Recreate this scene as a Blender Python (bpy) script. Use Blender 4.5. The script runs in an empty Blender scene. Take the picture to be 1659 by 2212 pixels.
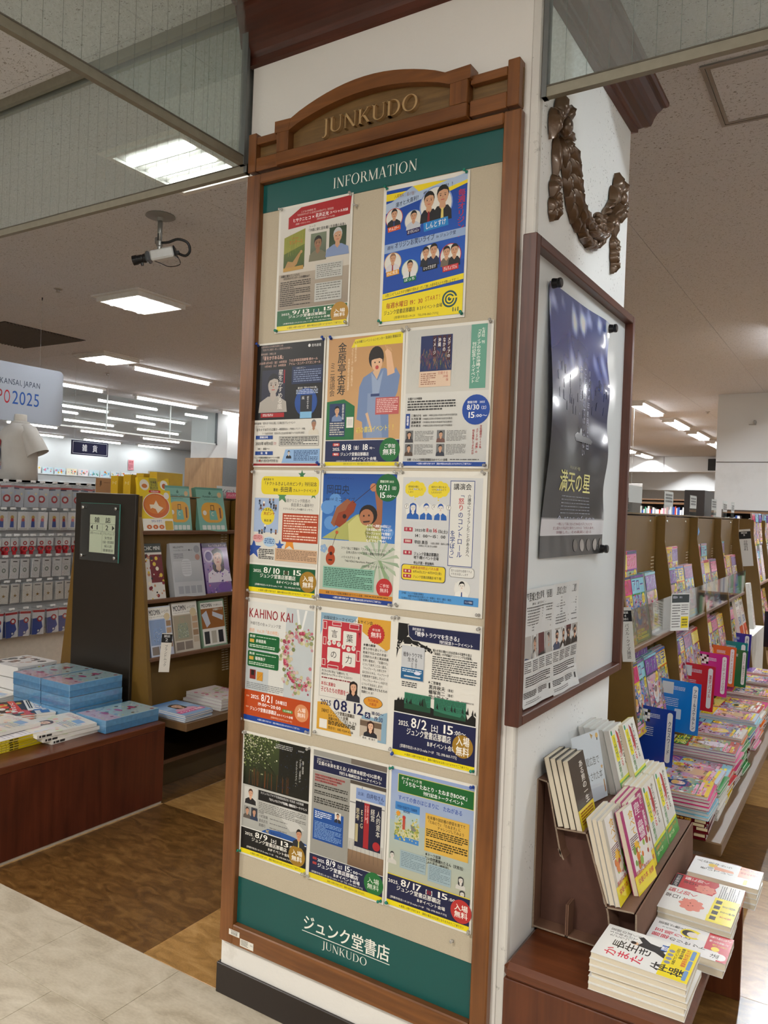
import bpy, math, random
import numpy as np
from mathutils import Vector, Matrix, Euler

RND = random.Random(11)
SC = bpy.context.scene
COL = SC.collection
# ---------------------------------------------------------------- camera
F, YAW, PITCH, ROLL = 1688.1, 0.55847617, -0.00607535, 0.03803552
v_ = Vector((-math.sin(YAW)*math.cos(PITCH), math.cos(YAW)*math.cos(PITCH), math.sin(PITCH)))
r_ = Vector((math.cos(YAW), math.sin(YAW), 0)); u_ = r_.cross(v_)
R_ = r_*math.cos(ROLL)+u_*math.sin(ROLL); U_ = u_*math.cos(ROLL)-r_*math.sin(ROLL)
cam = bpy.data.cameras.new('camera'); cam.sensor_fit = 'VERTICAL'; cam.sensor_height = 36
cam.sensor_width = 27; cam.lens = F/2212*36; cam.clip_start = .05; cam.clip_end = 200
cam_o = bpy.data.objects.new('camera', cam); COL.objects.link(cam_o)
cam_o.matrix_world = Matrix(((R_.x, U_.x, -v_.x, 0), (R_.y, U_.y, -v_.y, 0), (R_.z, U_.z, -v_.z, 1.5), (0, 0, 0, 1)))
SC.camera = cam_o
# ---------------------------------------------------------------- world, exposure, room lights
w = bpy.data.worlds.new('world'); SC.world = w; w.use_nodes = True
w.node_tree.nodes['Background'].inputs[0].default_value = (.80, .84, .9, 1)
w.node_tree.nodes['Background'].inputs[1].default_value = .25
SC.view_settings.view_transform = 'Standard'; SC.view_settings.look = 'None'
SC.view_settings.exposure = 0.0; SC.view_settings.gamma = 1; SC.view_settings.use_curve_mapping = False
SC.cycles.max_bounces = 8; SC.cycles.diffuse_bounces = 4; SC.cycles.glossy_bounces = 3
SC.cycles.transparent_max_bounces = 16; SC.cycles.transmission_bounces = 4
SC.cycles.sample_clamp_indirect = 4; SC.cycles.use_denoising = True
CEIL = 3.04
POWER = 6.8
SQUARE_LIGHTS = [(-2.745, 2.53), (-4.875, 4.13), (-7.19, 5.66), (.55, 1.9), (.9, 3.4), (1.6, 5.2),
                 (.35, 7.6), (2.9, 4.2), (-2.3, 7.4), (-5.2, .9), (-7.3, 2.6)]
STRIPS = [(x, 6.68+1.81*k) for x in (-7.27, -9.35, -11.5, -13.6, -15.5, -17.8) for k in range(0, 6)]
DOUBLES = [(-2.72, 11.17), (-2.72, 13.1), (-2.72, 14.95), (-2.72, 16.8), (-4.8, 17.9), (-4.8, 19.55), (-4.8, 14.9),
           (-.6, 7.4), (1.6, 9.2), (-4.8, 11.3), (-4.9, 22.4), (-4.7, 24.4)]
def area(name, x, y, z, sx, sy, watts, col=(.93, .965, 1)):
    l = bpy.data.lights.new(name, 'AREA'); l.shape = 'RECTANGLE'; l.size = sx; l.size_y = sy
    l.energy = watts*POWER; l.color = col
    o = bpy.data.objects.new(name, l); COL.objects.link(o); o.location = (x, y, z); return o
for x, y in SQUARE_LIGHTS: area('square_ceiling_lamp', x, y, CEIL-.011, .36, .05, 17 if x < 0 else 36, (.93, .965, 1) if x < 0 else (.88, .95, 1))
for x, y in STRIPS: area('strip_lamp', x, y, CEIL-.032, .03, 1.15, 5.2)
for x, y in DOUBLES: area('double_strip_lamp', x, y, CEIL-.032, .03, 1.1, 14)
for x, y in [(-1.2, -1.2), (-4.2, -1.0), (1.8, -1.2)]: area('corridor_lamp', x, y, CEIL-.03, .5, .5, 12, (1, .965, .90))

# ---------------------------------------------------------------- colour and material helpers
def lin(h, a=1.0):
    if isinstance(h, str):
        h = h.lstrip('#')
        if len(h) == 3: h = ''.join(c*2 for c in h)
        c = [int(h[i:i+2], 16)/255 for i in (0, 2, 4)]
    else: c = list(h)
    return tuple([x/12.92 if x <= .04045 else ((x+.055)/1.055)**2.4 for x in c]+[a])
MATS = {}
def newmat(name):
    m = bpy.data.materials.new(name); m.use_nodes = True
    nt = m.node_tree; b = nt.nodes['Principled BSDF']; return m, nt, b
def N(nt, t, **kw):
    n = nt.nodes.new(t)
    for k, v in kw.items(): setattr(n, k, v)
    return n
def pm(name, c, rough=.5, metal=0, var=0.04, scale=30, bump=0.0, bscale=200, spec=.5, stretch=None, coat=0):
    """plain procedural material: base colour with a little noise variation, optional bump"""
    if name in MATS: return MATS[name]
    m, nt, b = newmat(name); L = nt.links
    tc = N(nt, 'ShaderNodeTexCoord'); mp = N(nt, 'ShaderNodeMapping'); L.new(tc.outputs['Object'], mp.inputs[0])
    if stretch: mp.inputs['Scale'].default_value = stretch
    no = N(nt, 'ShaderNodeTexNoise'); no.inputs['Scale'].default_value = scale; no.inputs['Detail'].default_value = 4
    L.new(mp.outputs[0], no.inputs[0])
    c = lin(c); mx = N(nt, 'ShaderNodeMix', data_type='RGBA')
    mx.inputs[6].default_value = [max(0, x*(1-var*3)) for x in c[:3]]+[1]
    mx.inputs[7].default_value = [min(1, x*(1+var*3)) for x in c[:3]]+[1]
    L.new(no.outputs[0], mx.inputs[0]); L.new(mx.outputs[2], b.inputs['Base Color'])
    b.inputs['Roughness'].default_value = rough; b.inputs['Metallic'].default_value = metal
    b.inputs['Specular IOR Level'].default_value = spec
    if coat: b.inputs['Coat Weight'].default_value = coat; b.inputs['Coat Roughness'].default_value = .12
    if bump:
        n2 = N(nt, 'ShaderNodeTexNoise'); n2.inputs['Scale'].default_value = bscale; L.new(mp.outputs[0], n2.inputs[0])
        bp = N(nt, 'ShaderNodeBump'); bp.inputs['Strength'].default_value = bump; bp.inputs['Distance'].default_value = .002
        L.new(n2.outputs[0], bp.inputs['Height']); L.new(bp.outputs[0], b.inputs['Normal'])
    MATS[name] = m; return m
def wood(name, c1, c2, axis='z', scale=18, rough=.4, fig=1.0):
    if name in MATS: return MATS[name]
    m, nt, b = newmat(name); L = nt.links
    tc = N(nt, 'ShaderNodeTexCoord'); mp = N(nt, 'ShaderNodeMapping'); L.new(tc.outputs['Object'], mp.inputs[0])
    s = [1, 1, 1]; s['xyz'.index(axis)] = .05; mp.inputs['Scale'].default_value = s
    no = N(nt, 'ShaderNodeTexNoise'); no.inputs['Scale'].default_value = scale*4; no.inputs['Detail'].default_value = 6
    no.inputs['Distortion'].default_value = .6*fig; L.new(mp.outputs[0], no.inputs[0])
    mp2 = N(nt, 'ShaderNodeMapping'); L.new(tc.outputs['Object'], mp2.inputs[0])
    s2 = [1, 1, 1]; s2['xyz'.index(axis)] = .4; mp2.inputs['Scale'].default_value = s2
    n2 = N(nt, 'ShaderNodeTexNoise'); n2.inputs['Scale'].default_value = scale; n2.inputs['Detail'].default_value = 3
    L.new(mp2.outputs[0], n2.inputs[0])
    ad = N(nt, 'ShaderNodeMath', operation='MULTIPLY_ADD'); ad.inputs[1].default_value = .45
    L.new(n2.outputs[0], ad.inputs[0]); ml = N(nt, 'ShaderNodeMath', operation='MULTIPLY'); ml.inputs[1].default_value = .6
    L.new(no.outputs[0], ml.inputs[0]); L.new(ml.outputs[0], ad.inputs[2])
    cr = N(nt, 'ShaderNodeValToRGB'); cr.color_ramp.elements[0].position = .32; cr.color_ramp.elements[0].color = lin(c1)
    cr.color_ramp.elements[1].position = .68; cr.color_ramp.elements[1].color = lin(c2)
    L.new(ad.outputs[0], cr.inputs[0]); L.new(cr.outputs[0], b.inputs['Base Color'])
    b.inputs['Roughness'].default_value = rough
    bp = N(nt, 'ShaderNodeBump'); bp.inputs['Strength'].default_value = .12; bp.inputs['Distance'].default_value = .001
    L.new(no.outputs[0], bp.inputs['Height']); L.new(bp.outputs[0], b.inputs['Normal'])
    MATS[name] = m; return m
def marble(name, c1, c2, c3, rough=.3, scale=3.0, coat=0.0):
    if name in MATS: return MATS[name]
    m, nt, b = newmat(name); L = nt.links
    ge = N(nt, 'ShaderNodeNewGeometry')
    n1 = N(nt, 'ShaderNodeTexNoise'); n1.inputs['Scale'].default_value = scale; n1.inputs['Detail'].default_value = 8
    n1.inputs['Distortion'].default_value = 1.3
    mp = N(nt, 'ShaderNodeMapping'); mp.inputs['Scale'].default_value = (1, 2.2, 1); L.new(ge.outputs['Position'], mp.inputs[0])
    L.new(mp.outputs[0], n1.inputs[0])
    cr = N(nt, 'ShaderNodeValToRGB'); e = cr.color_ramp.elements
    e[0].position = .35; e[0].color = lin(c1); e[1].position = .7; e[1].color = lin(c3)
    k = e.new(.5); k.color = lin(c2)
    n2 = N(nt, 'ShaderNodeTexNoise'); n2.inputs['Scale'].default_value = scale*14; n2.inputs['Detail'].default_value = 4
    L.new(mp.outputs[0], n2.inputs[0])
    mx = N(nt, 'ShaderNodeMath', operation='MULTIPLY_ADD'); mx.inputs[1].default_value = .3; L.new(n2.outputs[0], mx.inputs[0])
    sb = N(nt, 'ShaderNodeMath', operation='MULTIPLY'); sb.inputs[1].default_value = .72; L.new(n1.outputs[0], sb.inputs[0])
    L.new(sb.outputs[0], mx.inputs[2]); L.new(mx.outputs[0], cr.inputs[0]); L.new(cr.outputs[0], b.inputs['Base Color'])
    b.inputs['Roughness'].default_value = rough
    if coat: b.inputs['Coat Weight'].default_value = coat; b.inputs['Coat Roughness'].default_value = .15
    MATS[name] = m; return m
def ink_mat(name='printed_ink', rough=.38, coat=0.0, spec=.4):
    if name in MATS: return MATS[name]
    m, nt, b = newmat(name); a = N(nt, 'ShaderNodeAttribute', attribute_name='ink'); nt.links.new(a.outputs['Color'], b.inputs['Base Color'])
    b.inputs['Roughness'].default_value = rough; b.inputs['Specular IOR Level'].default_value = spec
    if coat: b.inputs['Coat Weight'].default_value = coat; b.inputs['Coat Roughness'].default_value = .08
    MATS[name] = m; return m
def glassy(name, tint=(.93, .96, .95), gloss=.10, haze=0.0, rough=.03, hazecol=(.8, .86, .86)):
    if name in MATS: return MATS[name]
    m, nt, b = newmat(name); L = nt.links; nt.nodes.remove(b); out = nt.nodes['Material Output']
    tr = N(nt, 'ShaderNodeBsdfTransparent'); tr.inputs[0].default_value = (*tint, 1)
    gl = N(nt, 'ShaderNodeBsdfGlossy'); gl.inputs['Roughness'].default_value = rough; gl.inputs[0].default_value = (1, 1, 1, 1)
    lw = N(nt, 'ShaderNodeLayerWeight'); lw.inputs[0].default_value = .5
    mp = N(nt, 'ShaderNodeMath', operation='MULTIPLY_ADD'); mp.inputs[1].default_value = .5; mp.inputs[2].default_value = gloss*.5
    pw = N(nt, 'ShaderNodeMath', operation='POWER'); pw.inputs[1].default_value = 3; L.new(lw.outputs['Facing'], pw.inputs[0])
    L.new(pw.outputs[0], mp.inputs[0]); mx = N(nt, 'ShaderNodeMixShader'); L.new(mp.outputs[0], mx.inputs[0])
    L.new(tr.outputs[0], mx.inputs[1]); L.new(gl.outputs[0], mx.inputs[2]); last = mx
    if haze:
        df = N(nt, 'ShaderNodeBsdfDiffuse'); df.inputs[0].default_value = (*hazecol, 1)
        tl = N(nt, 'ShaderNodeBsdfTranslucent'); tl.inputs[0].default_value = (*hazecol, 1)
        md = N(nt, 'ShaderNodeMixShader'); md.inputs[0].default_value = .5
        L.new(df.outputs[0], md.inputs[1]); L.new(tl.outputs[0], md.inputs[2])
        tc = N(nt, 'ShaderNodeNewGeometry'); no = N(nt, 'ShaderNodeTexNoise'); no.inputs['Scale'].default_value = 140
        L.new(tc.outputs['Position'], no.inputs[0])
        mm = N(nt, 'ShaderNodeMath', operation='MULTIPLY'); mm.inputs[1].default_value = haze*2; L.new(no.outputs[0], mm.inputs[0])
        m2 = N(nt, 'ShaderNodeMixShader'); L.new(mm.outputs[0], m2.inputs[0]); L.new(mx.outputs[0], m2.inputs[1]); L.new(md.outputs[0], m2.inputs[2]); last = m2
    L.new(last.outputs[0], out.inputs[0]); MATS[name] = m; return m
def emis(name, col, s):
    if name in MATS: return MATS[name]
    m, nt, b = newmat(name); b.inputs['Base Color'].default_value = (.8, .8, .8, 1)
    b.inputs['Emission Color'].default_value = (*col, 1); b.inputs['Emission Strength'].default_value = s
    MATS[name] = m; return m
INK = ink_mat(); GLOSSINK = ink_mat('glossy_ink', .22, .5)

# ---------------------------------------------------------------- mesh builder
class MB:
    def __init__(s): s.v = []; s.f = []; s.c = []; s.n = 0
    def add(s, vs, fs, col=None):
        vs = np.asarray(vs, float).reshape(-1, 3)
        s.f += [[i+s.n for i in f] for f in fs]; s.v.append(vs); s.n += len(vs)
        s.c.append(np.tile(col if col is not None else (1, 1, 1, 1), (len(vs), 1)) if (col is None or np.ndim(col) == 1) else np.asarray(col))
        return s
    def box(s, x0, y0, z0, x1, y1, z1, col=None):
        x0, x1 = sorted((x0, x1)); y0, y1 = sorted((y0, y1)); z0, z1 = sorted((z0, z1))
        return s.add([(x0,y0,z0),(x1,y0,z0),(x1,y1,z0),(x0,y1,z0),(x0,y0,z1),(x1,y0,z1),(x1,y1,z1),(x0,y1,z1)],
                     [(0,3,2,1),(4,5,6,7),(0,1,5,4),(1,2,6,5),(2,3,7,6),(3,0,4,7)], col)
    def bev(s, x0, y0, z0, x1, y1, z1, b=.002, col=None):
        """box with chamfered edges along all sides"""
        P = []; xs = (x0, x1); ys = (y0, y1); zs = (z0, z1)
        for i in (0, 1):
            for j in (0, 1):
                for k in (0, 1):
                    dx = b if i == 0 else -b; dy = b if j == 0 else -b; dz = b if k == 0 else -b
                    P += [(xs[i], ys[j]+dy, zs[k]+dz), (xs[i]+dx, ys[j], zs[k]+dz), (xs[i]+dx, ys[j]+dy, zs[k])]
        I = lambda i, j, k, a: (i*4+j*2+k)*3+a
        fs = [[I(0,0,0,0),I(0,0,1,0),I(0,1,1,0),I(0,1,0,0)],[I(1,0,0,0),I(1,1,0,0),I(1,1,1,0),I(1,0,1,0)],
              [I(0,0,0,1),I(1,0,0,1),I(1,0,1,1),I(0,0,1,1)],[I(0,1,0,1),I(0,1,1,1),I(1,1,1,1),I(1,1,0,1)],
              [I(0,0,0,2),I(0,1,0,2),I(1,1,0,2),I(1,0,0,2)],[I(0,0,1,2),I(1,0,1,2),I(1,1,1,2),I(0,1,1,2)]]
        for i in (0, 1):
            for j in (0, 1): fs.append([I(i,j,0,0),I(i,j,1,0),I(i,j,1,1),I(i,j,0,1)])
            for k in (0, 1): fs.append([I(i,0,k,0),I(i,1,k,0),I(i,1,k,2),I(i,0,k,2)])
        for j in (0, 1):
            for k in (0, 1): fs.append([I(0,j,k,1),I(1,j,k,1),I(1,j,k,2),I(0,j,k,2)])
        for i in (0, 1):
            for j in (0, 1):
                for k in (0, 1): fs.append([I(i,j,k,0),I(i,j,k,1),I(i,j,k,2)])
        return s.add(P, fs, col)
    def prism(s, pts, axis, a, b, col=None):
        """polygon (2D) extruded along an axis; the 2D pair is the two other axes in xyz order"""
        n = len(pts)
        def P(p, t):
            return {'x': (t, p[0], p[1]), 'y': (p[0], t, p[1]), 'z': (p[0], p[1], t)}[axis]
        vs = [P(p, a) for p in pts]+[P(p, b) for p in pts]
        fs = [list(range(n)), list(range(2*n-1, n-1, -1))]+[[i, (i+1) % n, n+(i+1) % n, n+i] for i in range(n)]
        return s.add(vs, fs, col)
    def tube(s, path, r, n=8, col=None, cap=True):
        path = [Vector(p) for p in path]; rs = r if hasattr(r, '__len__') else [r]*len(path)
        vs = []; up = Vector((0, 0, 1))
        for i, p in enumerate(path):
            t = (path[min(i+1, len(path)-1)]-path[max(i-1, 0)]).normalized()
            a = t.cross(up)
            if a.length < .05: a = t.cross(Vector((0, 1, 0)))
            a.normalize(); b = t.cross(a)
            for k in range(n):
                th = 2*math.pi*k/n; vs.append(p+a*math.cos(th)*rs[i]+b*math.sin(th)*rs[i])
        fs = []
        for i in range(len(path)-1):
            for k in range(n): fs.append([i*n+k, i*n+(k+1) % n, (i+1)*n+(k+1) % n, (i+1)*n+k])
        if cap: fs += [list(range(n))[::-1], list(range((len(path)-1)*n, len(path)*n))]
        return s.add([tuple(v) for v in vs], fs, col)
    def lathe(s, prof, c=(0, 0, 0), n=20, axis='z', col=None):
        vs = []
        for r, z in prof:
            for k in range(n):
                t = 2*math.pi*k/n; q = (r*math.cos(t), r*math.sin(t), z)
                if axis == 'y': q = (q[0], q[2], q[1])
                if axis == 'x': q = (q[2], q[0], q[1])
                vs.append((q[0]+c[0], q[1]+c[1], q[2]+c[2]))
        fs = [[i*n+k, i*n+(k+1) % n, (i+1)*n+(k+1) % n, (i+1)*n+k] for i in range(len(prof)-1) for k in range(n)]
        fs += [list(range(n))[::-1], list(range((len(prof)-1)*n, len(prof)*n))]
        return s.add(vs, fs, col)
    def ball(s, c, r, n=10, col=None):
        r = r if hasattr(r, '__len__') else (r, r, r); vs = []; m = n//2+1
        for i in range(m+1):
            p = math.pi*i/m
            for k in range(n):
                t = 2*math.pi*k/n; vs.append((c[0]+r[0]*math.sin(p)*math.cos(t), c[1]+r[1]*math.sin(p)*math.sin(t), c[2]+r[2]*math.cos(p)))
        return s.add(vs, [[i*n+k, (i+1)*n+k, (i+1)*n+(k+1) % n, i*n+(k+1) % n] for i in range(m) for k in range(n)], col)
    def xf(s, M):
        M = np.array(M); s.v = [np.c_[v, np.ones(len(v))] @ M.T[:, :3] for v in s.v]; return s
    def mesh(s, name, mat, smooth=False, ink=False):
        me = bpy.data.meshes.new(name); V = np.concatenate(s.v) if s.v else np.zeros((0, 3))
        tot = np.array([len(f) for f in s.f], np.int32); st = np.zeros(len(tot), np.int32)
        if len(tot): st[1:] = np.cumsum(tot)[:-1]
        me.vertices.add(len(V)); me.vertices.foreach_set('co', V.astype(np.float32).ravel())
        me.loops.add(int(tot.sum())); me.loops.foreach_set('vertex_index', np.fromiter((i for f in s.f for i in f), np.int32, int(tot.sum())))
        me.polygons.add(len(tot)); me.polygons.foreach_set('loop_start', st); me.polygons.foreach_set('loop_total', tot)
        me.polygons.foreach_set('use_smooth', np.full(len(tot), bool(smooth)))
        me.update(calc_edges=True); me.validate()
        if ink:
            a = me.color_attributes.new('ink', 'FLOAT_COLOR', 'POINT'); C = np.concatenate(s.c)
            a.data.foreach_set('color', C.astype(np.float32).ravel())
        if mat: me.materials.append(mat)
        return me
def tag(o, label=None, cat=None, group=None, kind=None):
    if label: o['label'] = label
    if cat: o['category'] = cat
    if group: o['group'] = group
    if kind: o['kind'] = kind
    return o
def link(name, me, parent=None, loc=(0, 0, 0), rot=(0, 0, 0), **kw):
    o = bpy.data.objects.new(name, me); COL.objects.link(o); o.location = loc; o.rotation_euler = rot
    if parent: o.parent = parent
    return tag(o, **kw)
def obj(name, mb, mat, parent=None, loc=(0, 0, 0), rot=(0, 0, 0), smooth=False, ink=False, **kw):
    return link(name, mb.mesh(name, mat, smooth, ink), parent, loc, rot, **kw)
def empty(name, loc=(0, 0, 0), rot=(0, 0, 0), **kw):
    o = bpy.data.objects.new(name, None); COL.objects.link(o); o.empty_display_size = .05
    o.location = loc; o.rotation_euler = rot; return tag(o, **kw)
def dup(root, loc=None, rot=None, **kw):
    def cp(o, par):
        c = o.copy(); COL.objects.link(c); c.parent = par
        for ch in o.children: cp(ch, c)
        return c
    r = cp(root, root.parent)
    if loc is not None: r.location = loc
    if rot is not None: r.rotation_euler = rot
    return tag(r, **kw)

# ---------------------------------------------------------------- lettering: glyph outlines of Blender's own font, laid out here
GL = {}
def glyphs(chars, bold, res):
    need = [c for c in dict.fromkeys(chars) if (c, bold, res) not in GL and not c.isspace()]
    if not need: return
    tmp = []
    for ch in need:
        c = bpy.data.curves.new('glyph', 'FONT'); c.body = ch; c.resolution_u = res; c.offset = 0
        o = bpy.data.objects.new('glyph', c); COL.objects.link(o); tmp.append(o)
    dg = bpy.context.evaluated_depsgraph_get(); dg.update()
    for ch, o in zip(need, tmp):
        ev = o.evaluated_get(dg); m = ev.to_mesh()
        V = np.zeros(len(m.vertices)*3); m.vertices.foreach_get('co', V)
        P = V.reshape(-1, 3)[:, :2].copy(); fs = [list(p.vertices) for p in m.polygons]; ev.to_mesh_clear()
        if bold:      # heavier face: three slightly shifted strikes of the same outline
            n = len(P); P = np.concatenate([P+(-.017, 0), P+(.017, 0), P+(0, .014)]); fs = [[i+k*n for i in f] for k in range(3) for f in fs]
        GL[(ch, bold, res)] = (P, fs, np.arange(len(P))//max(1, len(P)//3)*.25 if bold else np.zeros(len(P)))
    for o in tmp:
        c = o.data; bpy.data.objects.remove(o); bpy.data.curves.remove(c)
def wide(ch): return ord(ch) > 0x2000 and ch not in '’“”‘'
def adv(ch, bold, res):
    if ch == ' ': return .28
    if ch == '　': return 1.0
    if wide(ch): return 1.0
    g = GL[(ch, bold, res)][0]; return (g[:, 0].max() if len(g) else .3)+.07
# serif capitals drawn as polygons; unit cap height
def _serif():
    S = {}
    def bar(x0, y0, x1, y1): return [(x0, y0), (x1, y0), (x1, y1), (x0, y1)]
    def stem(x, w, y0=0, y1=1, top=True, bot=True, e=.07):
        o = [bar(x, y0, x+w, y1)]
        if top: o.append([(x-e, y1-.022), (x-e, y1), (x+w+e, y1), (x+w+e, y1-.022), (x+w, y1-.05), (x, y1-.05)])
        if bot: o.append([(x-e, y0), (x+w+e, y0), (x+w+e, y0+.022), (x+w, y0+.05), (x, y0+.05), (x-e, y0+.022)])
        return o
    def diag(x0, y0, x1, y1, w): return [[(x0, y0), (x0+w, y0), (x1+w, y1), (x1, y1)]]
    def ring(cx, cy, rx, ry, wx, wy, a0=0, a1=360, n=24):
        o = []
        for i in range(n):
            t = [math.radians(a0+(a1-a0)*(i+k)/n) for k in (0, 1)]
            q = [(cx+rx*math.cos(k), cy+ry*math.sin(k)) for k in t]+[(cx+(rx-wx)*math.cos(k), cy+(ry-wy)*math.sin(k)) for k in t[::-1]]
            o.append(q)
        return o
    T, t = .115, .04
    S['I'] = (.36, stem(.12, T))
    S['J'] = (.42, stem(.2, T, .02, 1, True, False)+ring(.06, .02, .255, .27, .115, .04, 270, 360, 8)+[[(0, -.2), (.07, -.24), (.07, -.2), (.03, -.12)]])
    S['U'] = (.86, stem(.1, T, .3, 1, True, False)+stem(.7, t, .3, 1, True, False)+ring(.42, .3, .32, .32, .115, .04, 180, 270, 10)+ring(.42, .3, .32, .32, .04, .04, 270, 360, 10))
    S['N'] = (.88, stem(.12, t)+stem(.72, t, 0, 1, True, False)+diag(.63, 0, .05, 1, .14))
    S['K'] = (.82, stem(.1, T)+diag(.2, .42, .62, 1, .05)+diag(.62, 0, .3, .52, .15)+[bar(.52, .978, .78, 1), bar(.54, 0, .86, .022)])
    S['D'] = (.88, stem(.1, T)+ring(.36, .5, .44, .5, .12, .035, -90, 90, 16)+[bar(.2, 0, .36, .035), bar(.2, .965, .36, 1)])
    S['O'] = (.94, ring(.45, .5, .43, .52, .12, .035, 0, 360, 32))
    S['F'] = (.66, stem(.1, T)+[bar(.2, .962, .6, 1), [(.56, .78), (.6, .78), (.6, 1), (.5, 1)], bar(.2, .49, .46, .525), bar(.44, .4, .465, .62)])
    S['R'] = (.80, stem(.1, T)+ring(.36, .74, .24, .26, .11, .035, -90, 90, 12)+[bar(.2, .965, .36, 1), bar(.2, .48, .36, .515)]+diag(.66, 0, .34, .5, .13)+[bar(.6, 0, .86, .022)])
    S['M'] = (1.08, stem(.12, t)+stem(.86, T)+diag(.44, 0, .06, 1, .13)+diag(.46, 0, .84, 1, .045))
    S['A'] = (.82, diag(.06, 0, .36, 1, .04)+diag(.62, 0, .33, 1.02, .13)+[bar(.19, .32, .62, .355), bar(-.02, 0, .2, .022), bar(.54, 0, .84, .022)])
    S['T'] = (.76, stem(.32, T, 0, 1, False, True)+[bar(.05, .962, .71, 1), [(.05, .76), (.075, .76), (.14, .97), (.05, 1)], [(.71, .76), (.685, .76), (.62, .97), (.71, 1)]])
    return S
SERIF = _serif()
class Ink:
    """flat print on a W x H rectangle (metres); x right, y down, both as fractions; lies in local XZ facing -Y"""
    def __init__(s, W, H, res=2, layer=.00018): s.tot = .0011; s.W = W; s.H = H; s.mb = MB(); s.k = 1; s.res = res; s.ly = layer
    def _put(s, pts, fs, col, up=1, layer=None):
        pts = np.asarray(pts, float); d = -(s.k if layer is None else layer)*s.ly
        V = np.c_[pts[:, 0]*s.W, np.full(len(pts), d), (1-pts[:, 1])*s.H]
        c = col
        if not (isinstance(col, (list, np.ndarray)) and len(col) == len(pts) and np.ndim(col) == 2): c = lin(col)
        s.mb.add(V, fs, c)
    def nxt(s): s.k += 1; return s
    def poly(s, pts, col): s._put(pts, [list(range(len(pts)))[::-1]], col); s.nxt(); return s
    def rect(s, x0, y0, x1, y1, col): return s.poly([(x0, y0), (x1, y0), (x1, y1), (x0, y1)], col)
    def grad(s, x0, y0, x1, y1, c0, c1):
        cc = [lin(c0), lin(c0), lin(c1), lin(c1)]; return s._grad([(x0, y0), (x1, y0), (x1, y1), (x0, y1)], cc)
    def _grad(s, pts, cc): s._put(pts, [list(range(len(pts)))[::-1]], np.array(cc)); s.nxt(); return s
    def rrect(s, x0, y0, x1, y1, col, r=.03, n=4):
        ra = r; rb = r*s.W/s.H; p = []
        for cx, cy, a in ((x1-ra, y0+rb, -90), (x1-ra, y1-rb, 0), (x0+ra, y1-rb, 90), (x0+ra, y0+rb, 180)):
            for i in range(n+1):
                t = math.radians(a+90*i/n); p.append((cx+ra*math.cos(t), cy+rb*math.sin(t)))
        return s.poly(p, col)
    def disc(s, cx, cy, r, col, n=24, ry=None):
        ry = r*s.W/s.H if ry is None else ry
        return s.poly([(cx+r*math.cos(2*math.pi*i/n), cy+ry*math.sin(2*math.pi*i/n)) for i in range(n)], col)
    def star(s, cx, cy, r, col, n=5, q=.42):
        return s.poly([(cx+(r if i % 2 == 0 else r*q)*math.sin(math.pi*i/n), cy-(r if i % 2 == 0 else r*q)*s.W/s.H*math.cos(math.pi*i/n)) for i in range(2*n)], col)
    def line(s, x0, y0, x1, y1, w, col):
        dx, dy = (x1-x0)*s.W, (y1-y0)*s.H; L = math.hypot(dx, dy) or 1; nx, ny = -dy/L*w/2, dx/L*w/2
        return s.poly([(x0+nx, y0+ny*s.W/s.H), (x1+nx, y1+ny*s.W/s.H), (x1-nx, y1-ny*s.W/s.H), (x0-nx, y0-ny*s.W/s.H)], col)
    def frame(s, x0, y0, x1, y1, w, col):
        h = w*s.W/s.H
        for a in ((x0, y0, x1, y0+h), (x0, y1-h, x1, y1), (x0, y0, x0+w, y1), (x1-w, y0, x1, y1)): s.rect(*a, col)
        return s
    def text(s, t, x, y, w, h, col, b=0, skew=0, serif=0, rot=0):
        """t fits the box whose top-left is x,y; rot: slope in fraction-y per fraction-x"""
        if serif:
            tot = sum(SERIF[c][0]+.05 if c != ' ' else .4 for c in t); sx = w/tot; X = x
            for c in t:
                if c == ' ': X += .4*sx; continue
                a, ps = SERIF[c]
                for p in ps: s._put([(X+q[0]*sx, y+h*(1-q[1])) for q in p], [list(range(len(p)))[::-1]], col)
                X += (a+.05)*sx
            return s.nxt()
        glyphs(t, b, s.res); tot = sum(adv(c, b, s.res) for c in t); sx = w/tot; X = x
        asc = all(not wide(c) for c in t); top, bh = (.70, .72) if asc else (.84, .94); c4 = lin(col); d = -s.k*s.ly
        for ch in t:
            a = adv(ch, b, s.res)
            if ch not in ' 　':
                g, fs, ly = GL[(ch, b, s.res)]
                if len(g):
                    px = X+g[:, 0]*sx; py = y+(top-g[:, 1])/bh*h+rot*(px-x); px = px+skew*(g[:, 1])*sx
                    s.mb.add(np.c_[px*s.W, d-ly*s.ly, (1-py)*s.H], fs, c4)
            X += a*sx
        return s.nxt()
    def vtext(s, t, x, y, w, h, col, b=0):
        glyphs(t, b, s.res); n = len(t); ch_h = h/n; c4 = lin(col); d = -s.k*s.ly
        for i, ch in enumerate(t):
            if ch in ' 　': continue
            g, fs, ly = GL[(ch, b, s.res)]
            if not len(g): continue
            gx, gy = g[:, 0].copy(), g[:, 1].copy()
            if ch in 'ー～「」『』（）【】()|…-': gx, gy = .5+(gy-.36), .36-(gx-.5)
            elif not wide(ch): gx = gx+(.5-gx.mean())
            if ch in 'ッャュョっゃゅょ、。': gx = gx+.1
            s.mb.add(np.c_[(x+gx*w)*s.W, d-ly*s.ly, (1-(y+ch_h*i+(.84-gy)/.96*ch_h))*s.H], fs, c4)
        return s.nxt()
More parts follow.
